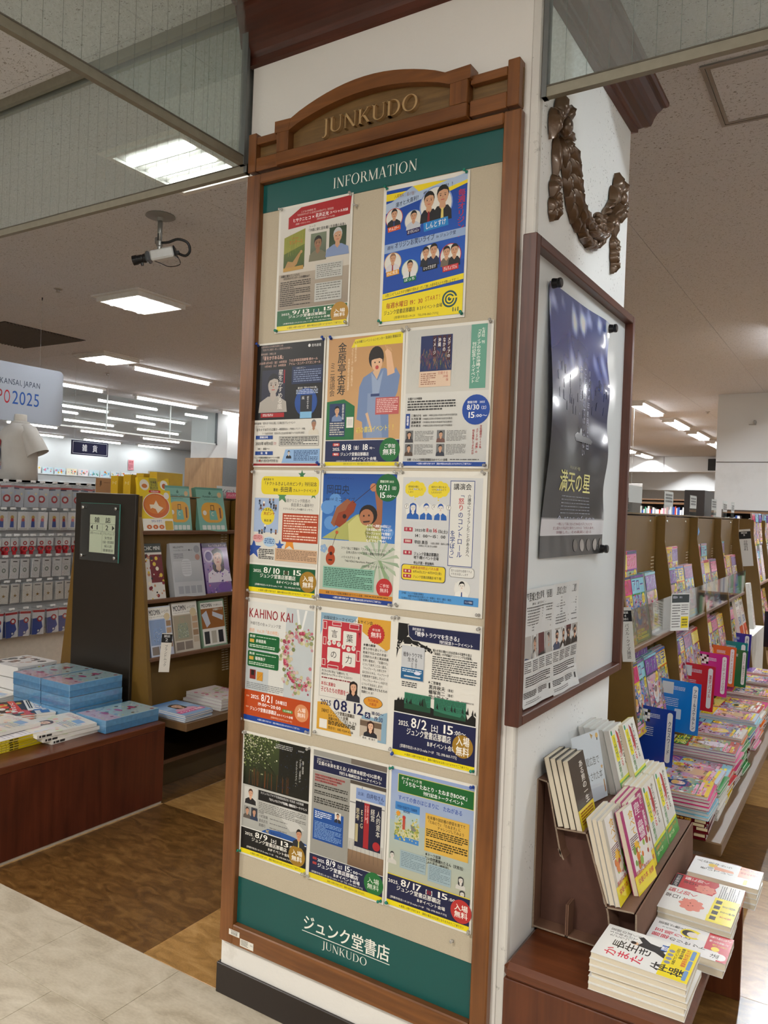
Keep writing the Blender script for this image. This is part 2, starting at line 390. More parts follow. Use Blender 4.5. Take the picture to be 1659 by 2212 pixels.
    def greek(s, x0, y0, x1, y1, n, col, fill=.5, rnd=None):
        """illegibly small print: n rows of short dashes"""
        r = rnd or RND; hh = (y1-y0)/n; c4 = lin(col); P = []; Fs = []
        for i in range(n):
            x = x0; end = x1 if i % 4 != 3 else x0+(x1-x0)*r.uniform(.4, .9)
            while x < end-.004:
                l = min(r.uniform(.012, .05), end-x); k = len(P)
                y = y0+hh*i; P += [(x, y), (x+l, y), (x+l, y+hh*fill), (x, y+hh*fill)]; Fs.append([k+3, k+2, k+1, k]); x += l+r.uniform(.004, .01)
        s._put(P, Fs, np.tile(c4, (len(P), 1))); return s.nxt()
    def bust(s, cx, y0, y1, hair, skin, cloth, wd=.5, tie=None, long=0, beard=0):
        """a small printed portrait: shoulders, neck, head and hair; y0 top of hair, y1 bottom of picture"""
        H_ = y1-y0; hw = H_*s.H/s.W; r = .17*hw; hy = y0+.30*H_; rh = .235*H_
        s.poly([(cx-wd*hw, y1), (cx-wd*hw*.92, y0+.74*H_), (cx-.17*hw, y0+.60*H_), (cx+.17*hw, y0+.60*H_), (cx+wd*hw*.92, y0+.74*H_), (cx+wd*hw, y1)], cloth)
        if long: s.rrect(cx-r*1.35, hy-rh, cx+r*1.35, y0+.72*H_, hair, r*.8)
        s.poly([(cx-.08*hw, y0+.45*H_), (cx+.08*hw, y0+.45*H_), (cx+.1*hw, y0+.63*H_), (cx, y0+.74*H_), (cx-.1*hw, y0+.63*H_)], skin)
        if tie: s.poly([(cx-.03*hw, y0+.66*H_), (cx+.03*hw, y0+.66*H_), (cx+.045*hw, y1), (cx-.045*hw, y1)], tie)
        s.disc(cx, hy-.045*H_, r*1.12, hair, 14, rh*.98); s.disc(cx, hy+.02*H_, r, skin, 14, rh)
        s.poly([(cx-r*1.04, hy-.01*H_), (cx-r*1.0, hy-rh*.6), (cx-r*.55, hy-rh*1.02), (cx+r*.55, hy-rh*1.02), (cx+r*1.0, hy-rh*.6), (cx+r*1.04, hy-.01*H_), (cx+r*.9, hy-.09*H_), (cx+r*.75, hy-.12*H_), (cx+r*.1, hy-.145*H_), (cx-r*.7, hy-.10*H_)], hair)
        e = (.25, .16, .13)
        for k in (-1, 1):
            s.disc(cx+k*r*.42, hy+.015*H_, r*.13, e, 6); s.rect(cx+k*r*.42-r*.2, hy-.04*H_, cx+k*r*.42+r*.2, hy-.028*H_, hair)
        s.rect(cx-r*.08, hy+.03*H_, cx+r*.08, hy+.085*H_, (.72, .5, .42)); s.rect(cx-r*.3, hy+.125*H_, cx+r*.3, hy+.145*H_, (.68, .25, .24))
        return s
    def grid(s, x0, y0, x1, y1, nx, ny, fn):
        pts = [(x0+(x1-x0)*i/nx, y0+(y1-y0)*j/ny) for j in range(ny+1) for i in range(nx+1)]
        s._put(pts, [(j*(nx+1)+i, (j+1)*(nx+1)+i, (j+1)*(nx+1)+i+1, j*(nx+1)+i+1) for j in range(ny) for i in range(nx)], np.array([lin(fn(*p)) for p in pts])); return s.nxt()
    def warp(s, f):
        for v in s.mb.v: v[:, 1] += f(v[:, 0], v[:, 2])
        return s
    def squash(s):
        t = min(s.k*.00002*s.tot/.0011, s.tot)/(s.k*s.ly)
        for v in s.mb.v: v[:, 1] *= t
        return s
    def obj(s, name, parent, mat=None, loc=(0, 0, 0), rot=(0, 0, 0), warp=None, **kw):
        s.squash()
        if warp: s.warp(warp)
        return obj(name, s.mb, mat or INK, parent, loc, rot, ink=True, **kw)
# ================================================================ SETTING
def plaster(name, c, dirt, dscale=6, amt=.5, lo=.60, grime=None):
    m, nt, b = newmat(name); L = nt.links
    ge = N(nt, 'ShaderNodeNewGeometry')
    n1 = N(nt, 'ShaderNodeTexNoise'); n1.inputs['Scale'].default_value = dscale; n1.inputs['Detail'].default_value = 9; n1.inputs['Roughness'].default_value = .65
    L.new(ge.outputs['Position'], n1.inputs[0])
    cr = N(nt, 'ShaderNodeValToRGB'); e = cr.color_ramp.elements; e[0].position = lo; e[0].color = (0, 0, 0, 1); e[1].position = lo+.14; e[1].color = (amt,)*3+(1,)
    L.new(n1.outputs[0], cr.inputs[0]); mx = N(nt, 'ShaderNodeMix', data_type='RGBA'); mx.inputs[6].default_value = lin(c); mx.inputs[7].default_value = lin(dirt)
    L.new(cr.outputs[0], mx.inputs[0]); last = mx.outputs[2]
    if grime:     # dust caught on the rough plaster along the corner strip and in the middle of the face
        n3 = N(nt, 'ShaderNodeTexNoise'); n3.inputs['Scale'].default_value = 150; n3.inputs['Detail'].default_value = 2
        L.new(ge.outputs['Position'], n3.inputs[0])
        c3 = N(nt, 'ShaderNodeValToRGB'); c3.color_ramp.elements[0].position = .66; c3.color_ramp.elements[1].position = .72
        n4 = N(nt, 'ShaderNodeTexNoise'); n4.inputs['Scale'].default_value = 3.2; L.new(ge.outputs['Position'], n4.inputs[0])
        c4 = N(nt, 'ShaderNodeValToRGB'); c4.color_ramp.elements[0].position = .5; c4.color_ramp.elements[1].position = .62
        L.new(n3.outputs[0], c3.inputs[0]); L.new(n4.outputs[0], c4.inputs[0])
        mu = N(nt, 'ShaderNodeMath', operation='MULTIPLY'); L.new(c3.outputs[0], mu.inputs[0]); L.new(c4.outputs[0], mu.inputs[1])
        m2 = N(nt, 'ShaderNodeMix', data_type='RGBA'); m2.inputs[7].default_value = lin(grime); L.new(mu.outputs[0], m2.inputs[0]); L.new(last, m2.inputs[6]); last = m2.outputs[2]
    L.new(last, b.inputs['Base Color']); b.inputs['Roughness'].default_value = .62
    n2 = N(nt, 'ShaderNodeTexNoise'); n2.inputs['Scale'].default_value = 90; L.new(ge.outputs['Position'], n2.inputs[0])
    bp = N(nt, 'ShaderNodeBump'); bp.inputs['Strength'].default_value = .25; bp.inputs['Distance'].default_value = .002
    L.new(n2.outputs[0], bp.inputs['Height']); L.new(bp.outputs[0], b.inputs['Normal'])
    MATS[name] = m; return m
def fissured(name, c, d):
    """rock-wool ceiling board: pale face with short dark worm-like pits"""
    m, nt, b = newmat(name); L = nt.links; ge = N(nt, 'ShaderNodeNewGeometry')
    mp = N(nt, 'ShaderNodeMapping'); mp.inputs['Scale'].default_value = (1, 1.5, 1); L.new(ge.outputs['Position'], mp.inputs[0])
    n1 = N(nt, 'ShaderNodeTexNoise'); n1.inputs['Scale'].default_value = 95; n1.inputs['Detail'].default_value = 3; n1.inputs['Distortion'].default_value = 1.2
    L.new(mp.outputs[0], n1.inputs[0])
    cr = N(nt, 'ShaderNodeValToRGB'); cr.color_ramp.elements[0].position = .615; cr.color_ramp.elements[0].color = (0, 0, 0, 1)
    cr.color_ramp.elements[1].position = .65; cr.color_ramp.elements[1].color = (1, 1, 1, 1)
    L.new(n1.outputs[0], cr.inputs[0]); mx = N(nt, 'ShaderNodeMix', data_type='RGBA'); mx.inputs[6].default_value = lin(c); mx.inputs[7].default_value = lin(d)
    L.new(cr.outputs[0], mx.inputs[0]); L.new(mx.outputs[2], b.inputs['Base Color']); b.inputs['Roughness'].default_value = .9
    bp = N(nt, 'ShaderNodeBump'); bp.invert = True; bp.inputs['Strength'].default_value = .6; bp.inputs['Distance'].default_value = .003
    L.new(cr.outputs[0], bp.inputs['Height']); L.new(bp.outputs[0], b.inputs['Normal'])
    MATS[name] = m; return m
CEILM = fissured('ceiling_board', '#d9dade', '#87827c')
CREAM = marble('cream_floor_tile', '#b5a993', '#cabfaa', '#dbd1be', .28, 5)
BROWN = marble('brown_floor_tile', '#513619', '#694823', '#8a6638', .28, 11, .1)
TAN = marble('tan_floor_tile', '#8f6b3b', '#ab8149', '#c49c65', .28, 10, .1)
GROUT = pm('floor_joint', '#4b4238', .9)
PILLARM = plaster('pillar_plaster', '#e9e7e2', '#8d7a5c', 3.5, .38, .60)
PILLARR = plaster('pillar_side_plaster', '#eef0ef', '#a9a79e', 2.2, .25, .62, '#5d5c58')
WHITEW = plaster('white_wall', '#e6e7e6', '#c9c9c4', 1.2, .4, .55)
ST = dict(kind='structure')
# floor: sub-floor, cream corridor tiles, checkerboard of brown and tan squares inside the shop
floor = obj('floor', MB().box(-19, -2.5, -.05, 4, 28, -.004), marble('floor_far', '#5a432a', '#6f5436', '#856a48', .32, 2.0), **ST)
TX, TY = .466, .2935
tile_me = MB().bev(-.2321, -.1459, -.004, .2321, .1459, .0, .0006).mesh('tile', CREAM)
EDGE = 1.788
row = 0
y = EDGE-TY/2
while y > .35:
    off = 0 if row % 2 == 0 else TX/2
    for i in range(-5, 4):
        x = -2.053+off+i*TX
        if -4.1 < x < -.2 and not (y < .8 and x > -1.2): link('tile', tile_me, floor, (x, y, 0))
    y -= TY; row += 1
SQ = .925
sq = {c: MB().bev(-SQ/2+.0004, -SQ/2+.0004, -.004, SQ/2-.0004, SQ/2-.0004, 0, .0008).mesh('tile', m) for c, m in ((0, BROWN), (1, TAN))}
for i in range(-8, 3):
    for j in range(0, 13):
        x = -2.4505+i*SQ; y = EDGE+SQ/2+j*SQ
        link('tile', sq[(i+j) % 2], floor, (x, y, 0))
# ceiling: boards in running bond
ceiling = obj('ceiling', MB().box(-19, -2.5, CEIL+.004, 4, 28, CEIL+.06), pm('ceiling_far', '#cfd0d4', .9), **ST)
BX, BY = .9135, .9135
brd = MB().bev(-BX/2+.0012, -BY/2+.0012, .0, BX/2-.0012, BY/2-.0012, .004, .0008).mesh('ceiling_board', CEILM)
nb = 0
for j in range(-2, 13):
    for i in range(-11, 5):
        x = -2.965+BX/2+i*BX; y = 2.211+BY/2+j*BY+(0 if i % 2 else BY/2)
        if x+BX/2 < -.75*y-4.6 or x > 2.4-.0*y or nb >= 299: continue
        link('ceiling_board', brd, ceiling, (x, y, CEIL)); nb += 1
# walls
XW = -18.4
obj('wall_left', MB().box(XW-.1, -2.5, 0, XW, 28, CEIL), plaster('far_wall_paint', '#cdd2d2', '#c2c6c6', 1.2, .4, .55), **ST)
obj('wall_back', MB().box(-19, 27.6, 0, 4, 27.7, CEIL), WHITEW, **ST)
obj('wall_right', MB().box(3.6, -2.5, 0, 3.7, 28, CEIL), WHITEW, **ST)
obj('wall_front', MB().box(-19, -2.5, 0, 4, -2.4, CEIL), WHITEW, **ST)
# bulkheads far behind on the right
wt = obj('trim_1', MB().box(-12, 20.4, 2.66, -1.2, 20.6, CEIL-.001), WHITEW, **ST)
for i in range(8): obj('seam', MB().box(-12+i*1.5, 20.392, 2.665, -11.99+i*1.5, 20.4, CEIL-.002), GROUT, wt)
obj('trim_2', MB().box(-12, 26, 2.39, -1.2, 26.2, CEIL-.001), WHITEW, **ST)
g = obj('air_grille', MB().box(-3.45, 20.36, 2.70, -1.9, 20.399, 2.98), pm('dark_grille', '#2b2a28', .7), label='dark air-conditioning grille set in the far white bulkhead', cat='vent')
for i in range(7): obj('louvre', MB().box(-3.42, 20.345, 2.72+i*.036, -1.93, 20.359, 2.732+i*.036), pm('grille_metal', '#4c4a47', .5, .5), g)
# big white column on the right
cb = MB().box(-1.655, 10.29, 0, .9, 11.6, CEIL-.001)
wc = obj('wall_column', cb, WHITEW, **ST)
obj('seam', MB().box(-1.65, 10.286, 2.205, .9, 10.2895, 2.213), GROUT, wc)
obj('hook', MB().ball((-1.235, 10.27, 2.685), (.022, .02, .03), 8).box(-1.30, 10.275, 2.655, -1.22, 10.289, 2.665), pm('grey_plastic', '#a9a8a4', .4), wc)
# column far left with wood cladding
wc2 = obj('wall_column_left', MB().box(-10.43, 10.06, 0, -9.55, 11.2, CEIL-.001), WHITEW, **ST)
obj('cladding', MB().box(-10.48, 9.98, .02, -9.56, 10.055, 2.25), wood('oak_laminate', '#a07a52', '#c39b6d', 'z', 9, .5), wc2)
obj('cladding', MB().box(-9.555, 9.98, .02, -9.50, 11.25, 2.25), pm('grey_edge', '#6f7477', .5), wc2)
obj('wall_pier', MB().box(-9.2, 10.4, 0, -8.2, 11.2, CEIL-.002), WHITEW, **ST)
# ---------------------------------------------------------------- pillar
PX0, PX1, PY0, PY1 = -1.645, -.72, 1.785, 2.59
pil = obj('wall_pillar', MB().bev(PX0, PY0, .0, PX1, PY1, CEIL-.001, .004), PILLARM, **ST)
obj('side_face', MB().box(PX1, PY0+.012, .002, PX1+.0025, PY1-.002, CEIL-.002), PILLARR, pil)
obj('corner_bead', MB().bev(PX1-.021, PY0-.0045, .0, PX1+.005, PY0+.02, CEIL-.001, .004), plaster('bead_plaster', '#d6d4ce', '#55524c', 40, .8, .60), pil)
bb = MB().bev(PX0-.008, PY0-.008, 0, PX1+.008, PY0, .092, .002)
obj('baseboard_front', bb, pm('dark_skirting', '#1f1510', .35), **ST)
obj('baseboard_side', MB().bev(PX0-.008, PY0, 0, PX0, PY1, .092, .002), pm('dark_skirting', '#1f1510', .35), **ST)
# cornice: moulding round the pillar, front length and side length
CORN = wood('cornice_wood', '#32170f', '#5a2d1e', 'x', 10, .35)
CORNY = wood('cornice_wood_y', '#32170f', '#5a2d1e', 'y', 10, .35)
prof = [(0, 0), (.018, .003), (.018, .014), (.026, .018), (.030, .022), (.040, .026), (.050, .030), (.054, .040), (.058, .055), (.066, .074), (.078, .090),
        (.080, .098), (.090, .100), (.096, .106), (.096, .118)]
def cornice(name, pts, prof, z0, mat, close):
    mb = MB(); n = len(prof)
    rows = [[(*f(d), z0+z) for d, z in prof] for f in pts]
    vs = [p for r in rows for p in r]
    fs = [[i*n+k, i*n+k+1, (i+1)*n+k+1, (i+1)*n+k] for i in range(len(rows)-1) for k in range(n-1)]
    fs += [list(range(n))]+[list(range((len(rows)-1)*n, len(rows)*n))]
    # top faces back to the pillar
    k0 = len(vs); vs += [(*f(0), z0+prof[-1][1]) for f in pts]
    fs += [[k0+i, i*n+n-1, (i+1)*n+n-1, k0+i+1] for i in range(len(rows)-1)]
    fs[(len(rows)-1)*(n-1)] = list(range(n))+[k0]; fs[(len(rows)-1)*(n-1)+1] = list(range((len(rows)-1)*n, len(rows)*n))+[k0+len(rows)-1]
    return obj(name, mb.add(vs, fs), mat, **ST)
cornice('trim_cornice_side', [lambda d: (PX1+.003+d, PY0+.014), lambda d: (PX1+.003+d, PY1+d)], prof, 2.762, CORNY, 1)
cornice('trim_cornice_back', [lambda d: (PX1+.003+d, PY1+d), lambda d: (PX0-d, PY1+d)], prof, 2.762, CORN, 1)
cornice('trim_cornice_left', [lambda d: (PX0-.001-d*.5, PY1), lambda d: (PX0-.001-d*.5, PY0-d*.5)], [(d, z*1.85) for d, z in prof], 2.815, CORNY, 1)
cornice('trim_cornice_front', [lambda d: (PX0-.001-d*.5, PY0-.0005-d*.55), lambda d: (PX1-.022, PY0-.0005-d*.55)], [(d, z*1.85) for d, z in prof], 2.815, CORN, 1)
# ---------------------------------------------------------------- hanging wired-glass smoke curtains
WGL = glassy('wired_glass', (.91, .96, .945), .06, .13, .05)
RAIL = pm('aged_aluminium', '#8d8878', .45, .5, .06, 40)
RAILD = pm('grimy_sealant', '#5a564c', .8, 0, .15, 60)
WIRE = pm('wire_in_glass', '#6d7672', .5, .6)
def curtain(label, axis, c, a0, a1, z0, rot=0, track=1, group=None):
    """glass hanging from the ceiling in the plane axis=c from a0 to a1"""
    e = empty('smoke_curtain', label=label, cat='glass screen')
    def bx(lo, hi, d0, d1, za, zb):
        return MB().box(c+d0, lo, za, c+d1, hi, zb) if axis == 'x' else MB().box(lo, c+d0, za, hi, c+d1, zb)
    obj('pane', bx(a0, a1, -.003, .003, z0+.022, CEIL-.01), WGL, e)
    obj('bottom_rail', bx(a0, a1, -.009, .009, z0, z0+.024), RAIL, e)
    obj('seal', bx(a0, a1, -.0105, .0105, z0+.0235, z0+.027), RAILD, e)
    obj('side_rail', bx(a1-.012 if a1 > a0 else a1, a1 if a1 > a0 else a1+.012, -.012, .012, z0, CEIL-.002), pm('grey_rail', '#6b6e6d', .5, .4), e)
    if track:
        obj('ceiling_track', bx(a0, a1, -.028, -.012, CEIL-.035, CEIL-.0005), RAIL, e)
        obj('ceiling_track', bx(a0, a1, .012, .028, CEIL-.035, CEIL-.0005), RAIL, e)
    mb = MB(); n = int(abs(a1-a0)/.052)
    for i in range(1, n):
        p = min(a0, a1)+i*abs(a1-a0)/n
        mb.add(*( ([(c+.0, p-.0006, z0+.03), (c, p+.0006, z0+.03), (c, p+.0006, CEIL-.03), (c, p-.0006, CEIL-.03)], [(0, 1, 2, 3)]) if axis == 'x' else
                  ([(p-.0006, c, z0+.03), (p+.0006, c, z0+.03), (p+.0006, c, CEIL-.03), (p-.0006, c, CEIL-.03)], [(0, 1, 2, 3)]) ))
    obj('wire', mb, WIRE, e, kind='stuff'); return e
curtain('wired glass smoke curtain running toward the viewer from the pillar left corner', 'x', PX0-.006, .2, PY0-.02, 2.515)
curtain('wired glass smoke curtain with pale rail parallel to the board, left of the pillar', 'y', PY0+.02, -6.2, PX0-.02, 2.512)
curtain('wired glass smoke curtain to the right of the pillar above the plaster garland', 'y', PY0-.002, 1.6, PX1+.012, 2.495)
c3 = empty('smoke_curtain', label='clear glass smoke curtain far back above the navy hanging sign', cat='glass screen')
obj('pane', MB().box(-9.803, 6.0, 2.5, -9.797, 10.02, CEIL-.01), glassy('clear_glass', (.86, .9, .9), .16, .03, .02), c3)
obj('bottom_rail', MB().box(-9.815, 6.0, 2.478, -9.785, 10.05, 2.50), pm('pale_rail', '#c9ccc8', .4, .3), c3)
obj('end_post', MB().box(-9.815, 10.02, 2.478, -9.785, 10.05, CEIL-.002), pm('dark_post', '#55585a', .4, .5), c3)
for yy in (7.72, 8.97): obj('joint', MB().box(-9.808, yy, 2.5, -9.792, yy+.012, CEIL-.012), pm('pale_rail', '#c9ccc8', .4, .3), c3)
# ---------------------------------------------------------------- ceiling fittings
FIX = pm('white_enamel', '#e9e8e4', .45)
TUBE = emis('lit_tube', (1, .985, .95), 14); 
BRT = emis('bright_tube', (1, 1, 1), 20)
def square_light(x, y, label, flush=False):
    e = empty('ceiling_light', (x, y, CEIL), label=label, cat='light', group='square ceiling lights')
    s = .235; mb = MB()
    for a in ((-s-.03, -s-.03, s+.03, -s+.012), (-s-.03, s-.012, s+.03, s+.03), (-s-.03, -s+.012, -s+.012, s-.012), (s-.012, -s+.012, s+.03, s-.012)): mb.box(a[0], a[1], -.012, a[2], a[3], -.0005)
    for a in ((-s, -s, s, -s+.02), (-s, s-.02, s, s), (-s, -s+.02, -s+.02, s-.02), (s-.02, -s+.02, s, s-.02)): mb.box(a[0], a[1], -.045, a[2], a[3], -.012)
    obj('frame', mb, FIX, e)
    obj('reflector', MB().box(-s+.02, -s+.02, -.006, s-.02, s-.02, -.002), FIX, e)
    if flush: e.scale = (1, 1, .35)
    for k in (-.13, 0, .13): obj('tube', MB().tube([(-.19, k, -.03), (.19, k, -.03)], .028, 10), TUBE, e, smooth=True)
    for k in (-.065, .065): obj('baffle', MB().prism([(k-.012, -.008), (k+.012, -.008), (k, -.04)], 'x', -s+.021, s-.021), FIX, e)
    return e
for (x, y), lb in zip(SQUARE_LIGHTS, ['bright square ceiling lamp seen through the wired glass left of the pillar', 'square recessed ceiling lamp just beyond the security camera',
        'small square ceiling lamp beside the dark louvred vent', 'square ceiling lamp in front of the pillar side at the right']+[None]*20):
    i = SQUARE_LIGHTS.index((x, y))
    square_light(x, y, lb or 'square ceiling lamp %s' % ['', '', '', '', 'over the aisle right of the pillar', 'further along the right aisle', 'in front of the big white column', 'near the right wall', 'behind the pillar among the racks', 'over the corridor at the left', 'at the far left over the goods wall'][i], i == 0)
ORD = ['first', 'second', 'third', 'fourth', 'fifth', 'sixth', 'seventh', 'eighth', 'ninth', 'tenth', 'eleventh', 'twelfth', 'thirteenth', 'fourteenth', 'fifteenth', 'sixteenth', 'seventeenth', 'eighteenth', 'nineteenth', 'twentieth', 'twenty-first', 'twenty-second', 'twenty-third', 'twenty-fourth', 'twenty-fifth']
st0 = empty('strip_light', (0, 0, CEIL))
obj('housing', MB().box(-.045, -.63, -.03, .045, .63, -.0005), FIX, st0)
obj('tube', MB().tube([(0, -.59, -.05), (0, .59, -.05)], .018, 8), BRT, st0, smooth=True)
for k in (-.605, .605): obj('lamp_holder', MB().box(-.014, k-.013, -.068, .014, k+.013, -.03), FIX, st0)
for i, (x, y) in enumerate(STRIPS):
    o = st0 if i == 0 else dup(st0)
    o.location = (x, y, CEIL)
    tag(o, 'white fluorescent strip light, %s along in the %s row from the near side' % (ORD[i % 6], ORD[i//6]), 'light', 'fluorescent strip lights')
d0 = empty('double_strip_light', (0, 0, CEIL))
obj('housing', MB().prism([(-.13, -.0005), (-.11, -.03), (.11, -.03), (.13, -.0005)], 'y', -.62, .62), FIX, d0)
for k in (-.06, .06): obj('tube', MB().tube([(k, -.58, -.048), (k, .58, -.048)], .018, 8), BRT, d0, smooth=True)
for k in (-.6, .6): obj('lamp_holder', MB().box(-.09, k-.012, -.066, .09, k+.012, -.03), FIX, d0)
for i, (x, y) in enumerate(DOUBLES):
    o = d0 if i == 0 else dup(d0)
    o.location = (x, y, CEIL)
    lb = ['nearest twin-tube light beside the big white column', 'second twin-tube light beside the big white column', 'third twin-tube light beside the big white column', 'fourth twin-tube light half hidden by the white column',
          'twin-tube light just before the far bulkhead', 'twin-tube light touching the far bulkhead', 'twin-tube light behind the whiteboard edge', 'twin-tube light over the right rack aisle', 'twin-tube light over the far right aisle', 'twin-tube light deep behind the pillar', 'near twin-tube light between the two far bulkheads', 'far twin-tube light between the two far bulkheads'][i]
    tag(o, lb, 'light', 'twin-tube lights')
# access hatch
K = 1.0548
hx, hy = -.553, 2.80
h = empty('ceiling_hatch', (hx, hy, CEIL), label='aluminium-framed access hatch in the ceiling right of the pillar', cat='hatch')
HM = pm('hatch_alloy', '#8b8681', .4, .55)
def ring(mb, x0, y0, x1, y1, w, z0, z1):
    for a in ((x0, y0, x1, y0+w), (x0, y1-w, x1, y1), (x0, y0+w, x0+w, y1-w), (x1-w, y0+w, x1, y1-w)): mb.box(a[0], a[1], z0, a[2], a[3], z1)
    return mb
obj('frame', ring(MB(), 0, 0, .46, .47, .014, -.006, -.0005), HM, h); obj('inner_frame', ring(MB(), .0165, .0165, .4435, .4535, .012, -.005, -.0005), HM, h)
obj('door', MB().box(.0285, .0285, -.003, .4315, .4415, -.0005), CEILM, h)
# louvred vent
vt = empty('ceiling_vent', (-7.62, 4.12, CEIL), label='dark louvred air vent in the ceiling above the hanging sign', cat='vent')
obj('well', MB().box(0, 0, -.004, .96, .85, -.0005), pm('vent_dark', '#2e2a26', .8), vt)
sl = MB().prism([(0, -.004), (.012, -.02), (.016, -.02), (.006, -.004)], 'x', .0, .96).mesh('slat', pm('vent_slat', '#6b625a', .6))
for i in range(24): link('slat', sl, vt, (0, .01+i*.034, 0))
# sprinkler heads, detectors
for i, (x, y) in enumerate([(-4.951*K, 3.453*K), (-7.724*K, 6.077*K), (-2.6, 9.3), (-2.05, 11.9)]):
    o = obj('sprinkler', MB().lathe([(.032, 0), (.034, -.004), (.022, -.008), (.012, -.012), (.012, -.022), (.02, -.026), (.004, -.03)], n=14), pm('pale_metal', '#b4aea6', .4, .4), loc=(x, y, CEIL),
        label='small round sprinkler head in the ceiling %s' % ['left of the second square lamp', 'near the first strip light', 'above the aisle before the white column', 'beside the second twin-tube light'][i], cat='sprinkler')
# dome detector near pillar left
obj('smoke_detector', MB().lathe([(.05, 0), (.055, -.012), (.04, -.03), (.015, -.036)], n=18), pm('pale_plastic', '#d8d4cd', .4), loc=(-5.6, 6.15, CEIL), label='pale dome smoke detector above the long strip light', cat='detector')
# ---------------------------------------------------------------- security camera
cc = empty('security_camera', (-3.343, 2.94, CEIL), label='grey and white security camera on a ceiling pole with a curled black cable', cat='camera')
GM = pm('grey_metal', '#9b9c9a', .35, .6); BLK = pm('black_plastic', '#15161a', .4); 
obj('ceiling_plate', MB().lathe([(.078, -.0005), (.08, -.006), (.02, -.012), (.016, -.03)], n=28), pm('plate_grey', '#8b8a86', .5, .2), cc, smooth=False)
obj('pole', MB().tube([(0, 0, -.01), (0, 0, -.15)], .0135, 14), GM, cc, smooth=True)
obj('swivel', MB().lathe([(.017, -.14), (.018, -.165), (.012, -.17), (.012, -.185)], n=14).box(-.03, -.006, -.15, -.018, .006, -.115).tube([(-.03, 0, -.12), (-.014, 0, -.12)], .005), GM, cc)
obj('slot', MB().box(.0, -.0145, -.145, .006, -.013, -.10), BLK, cc)
bd = empty('body_group', (0, 0, 0))
# body axis in local x, then turned
body = obj('housing', MB().bev(-.045, -.026, -.028, .085, .026, .028, .008), pm('camera_white', '#d9dbdb', .35), cc)
nose = obj('front_ring', MB().bev(-.072, -.028, -.030, -.045, .028, .030, .009), pm('camera_grey', '#55585d', .45), cc)
lens = obj('lens', MB().lathe([(.024, -.072), (.024, -.085), (.021, -.09), (.023, -.094), (.023, -.118), (.026, -.122), (.026, -.145), (.019, -.146), (.017, -.135)], n=20, axis='x').tube([(-.10, 0, -.02), (-.10, 0, -.036)], .008), BLK, cc)
backp = obj('rear_panel', MB().bev(.085, -.027, -.029, .094, .027, .029, .004).box(.094, -.016, -.018, .112, .004, -.002), BLK, cc)

RB = Euler((0, math.radians(-14), math.radians(32)), 'XYZ')
for o in (body, nose, lens, backp): o.rotation_euler = RB; o.location = (0, 0, -.215)
cab = MB(); pts = [(.02, .0, -.15), (.06, .01, -.15), (.11, .03, -.135), (.15, .06, -.15), (.155, .075, -.19), (.13, .07, -.215), (.095, .055, -.205)]
def smoothp(pts, n=5):
    P = [Vector(p) for p in pts]; out = []
    for i in range(len(P)-1):
        p0, p1, p2, p3 = P[max(i-1, 0)], P[i], P[i+1], P[min(i+2, len(P)-1)]
        for k in range(n):
            t = k/n; out.append(.5*((2*p1)+(-p0+p2)*t+(2*p0-5*p1+4*p2-p3)*t*t+(-p0+3*p1-3*p2+p3)*t**3))
    out.append(P[-1]); return out
obj('cable', MB().tube(smoothp(pts), .0075, 8), BLK, cc, smooth=True)
obj('thin_cable', MB().tube(smoothp([(.09, .05, -.22), (.10, .06, -.26), (.05, .03, -.275), (.0, .0, -.255), (-.06, -.04, -.235)]), .0025, 6), BLK, cc, smooth=True)
bpy.data.objects.remove(bd)
# ================================================================ INFORMATION BOARD
FW = wood('frame_wood', '#553014', '#825127', 'z', 14, .35); FWX = wood('frame_wood_x', '#553014', '#825127', 'x', 14, .35)
PANW = wood('panel_wood', '#5b4322', '#7a5c32', 'x', 34, .45, .4)
YF, YB = 1.757, 1.784
bd = empty('information_board', (-1.19, YB, 0), label='tall wooden framed information board with green bands on the front of the pillar', cat='notice board')
def B(mb): return mb.xf(Matrix.Translation((1.19, -YB, 0)))
obj('frame_rail', B(MB().bev(-1.628, YF, .178, -1.577, YB, 2.476, .003)), FW, bd)
obj('frame_rail', B(MB().bev(-.797, YF, .178, -.752, YB, 2.476, .003)), FW, bd)
obj('frame_rail', B(MB().bev(-1.5765, YF, .178, -.7975, YB, .238, .003)), FWX, bd)
obj('frame_rail', B(MB().bev(-1.5765, YF, 2.447, -.7975, YB, 2.476, .003)), FWX, bd)
obj('backing', B(MB().box(-1.5765, 1.778, .3755, -.7975, YB-.0005, 2.3635)), pm('pin_cloth', '#b9ae98', .85, 0, .03, 300, .25, 500), bd)
GREEN = pm('green_band', '#04504d', .38, 0, .02, 8)
gb = obj('green_band', B(MB().box(-1.5765, 1.7765, 2.364, -.7975, YB-.0004, 2.4465)), GREEN, bd)
gb2 = obj('green_band', B(MB().box(-1.5765, 1.7765, .2385, -.7975, YB-.0004, .375)), GREEN, bd)
W_ = '#f2f0e6'
t = Ink(.779, .0825, 4); t.text('INFORMATION', .329, .32, .352, .36, W_, serif=1); t.obj('lettering', gb, loc=(-1.5765+1.19, 1.7763-YB, 2.364))
t = Ink(.779, .1365, 4); t.text('ジュンク堂書店', .318, .26, .372, .315, W_, 1); t.rect(.315, .60, .69, .614, W_)
t.text('JUNKUDO', .407, .66, .194, .155, W_, serif=1); t.obj('lettering', gb2, loc=(-1.5765+1.19, 1.7763-YB, .2385))
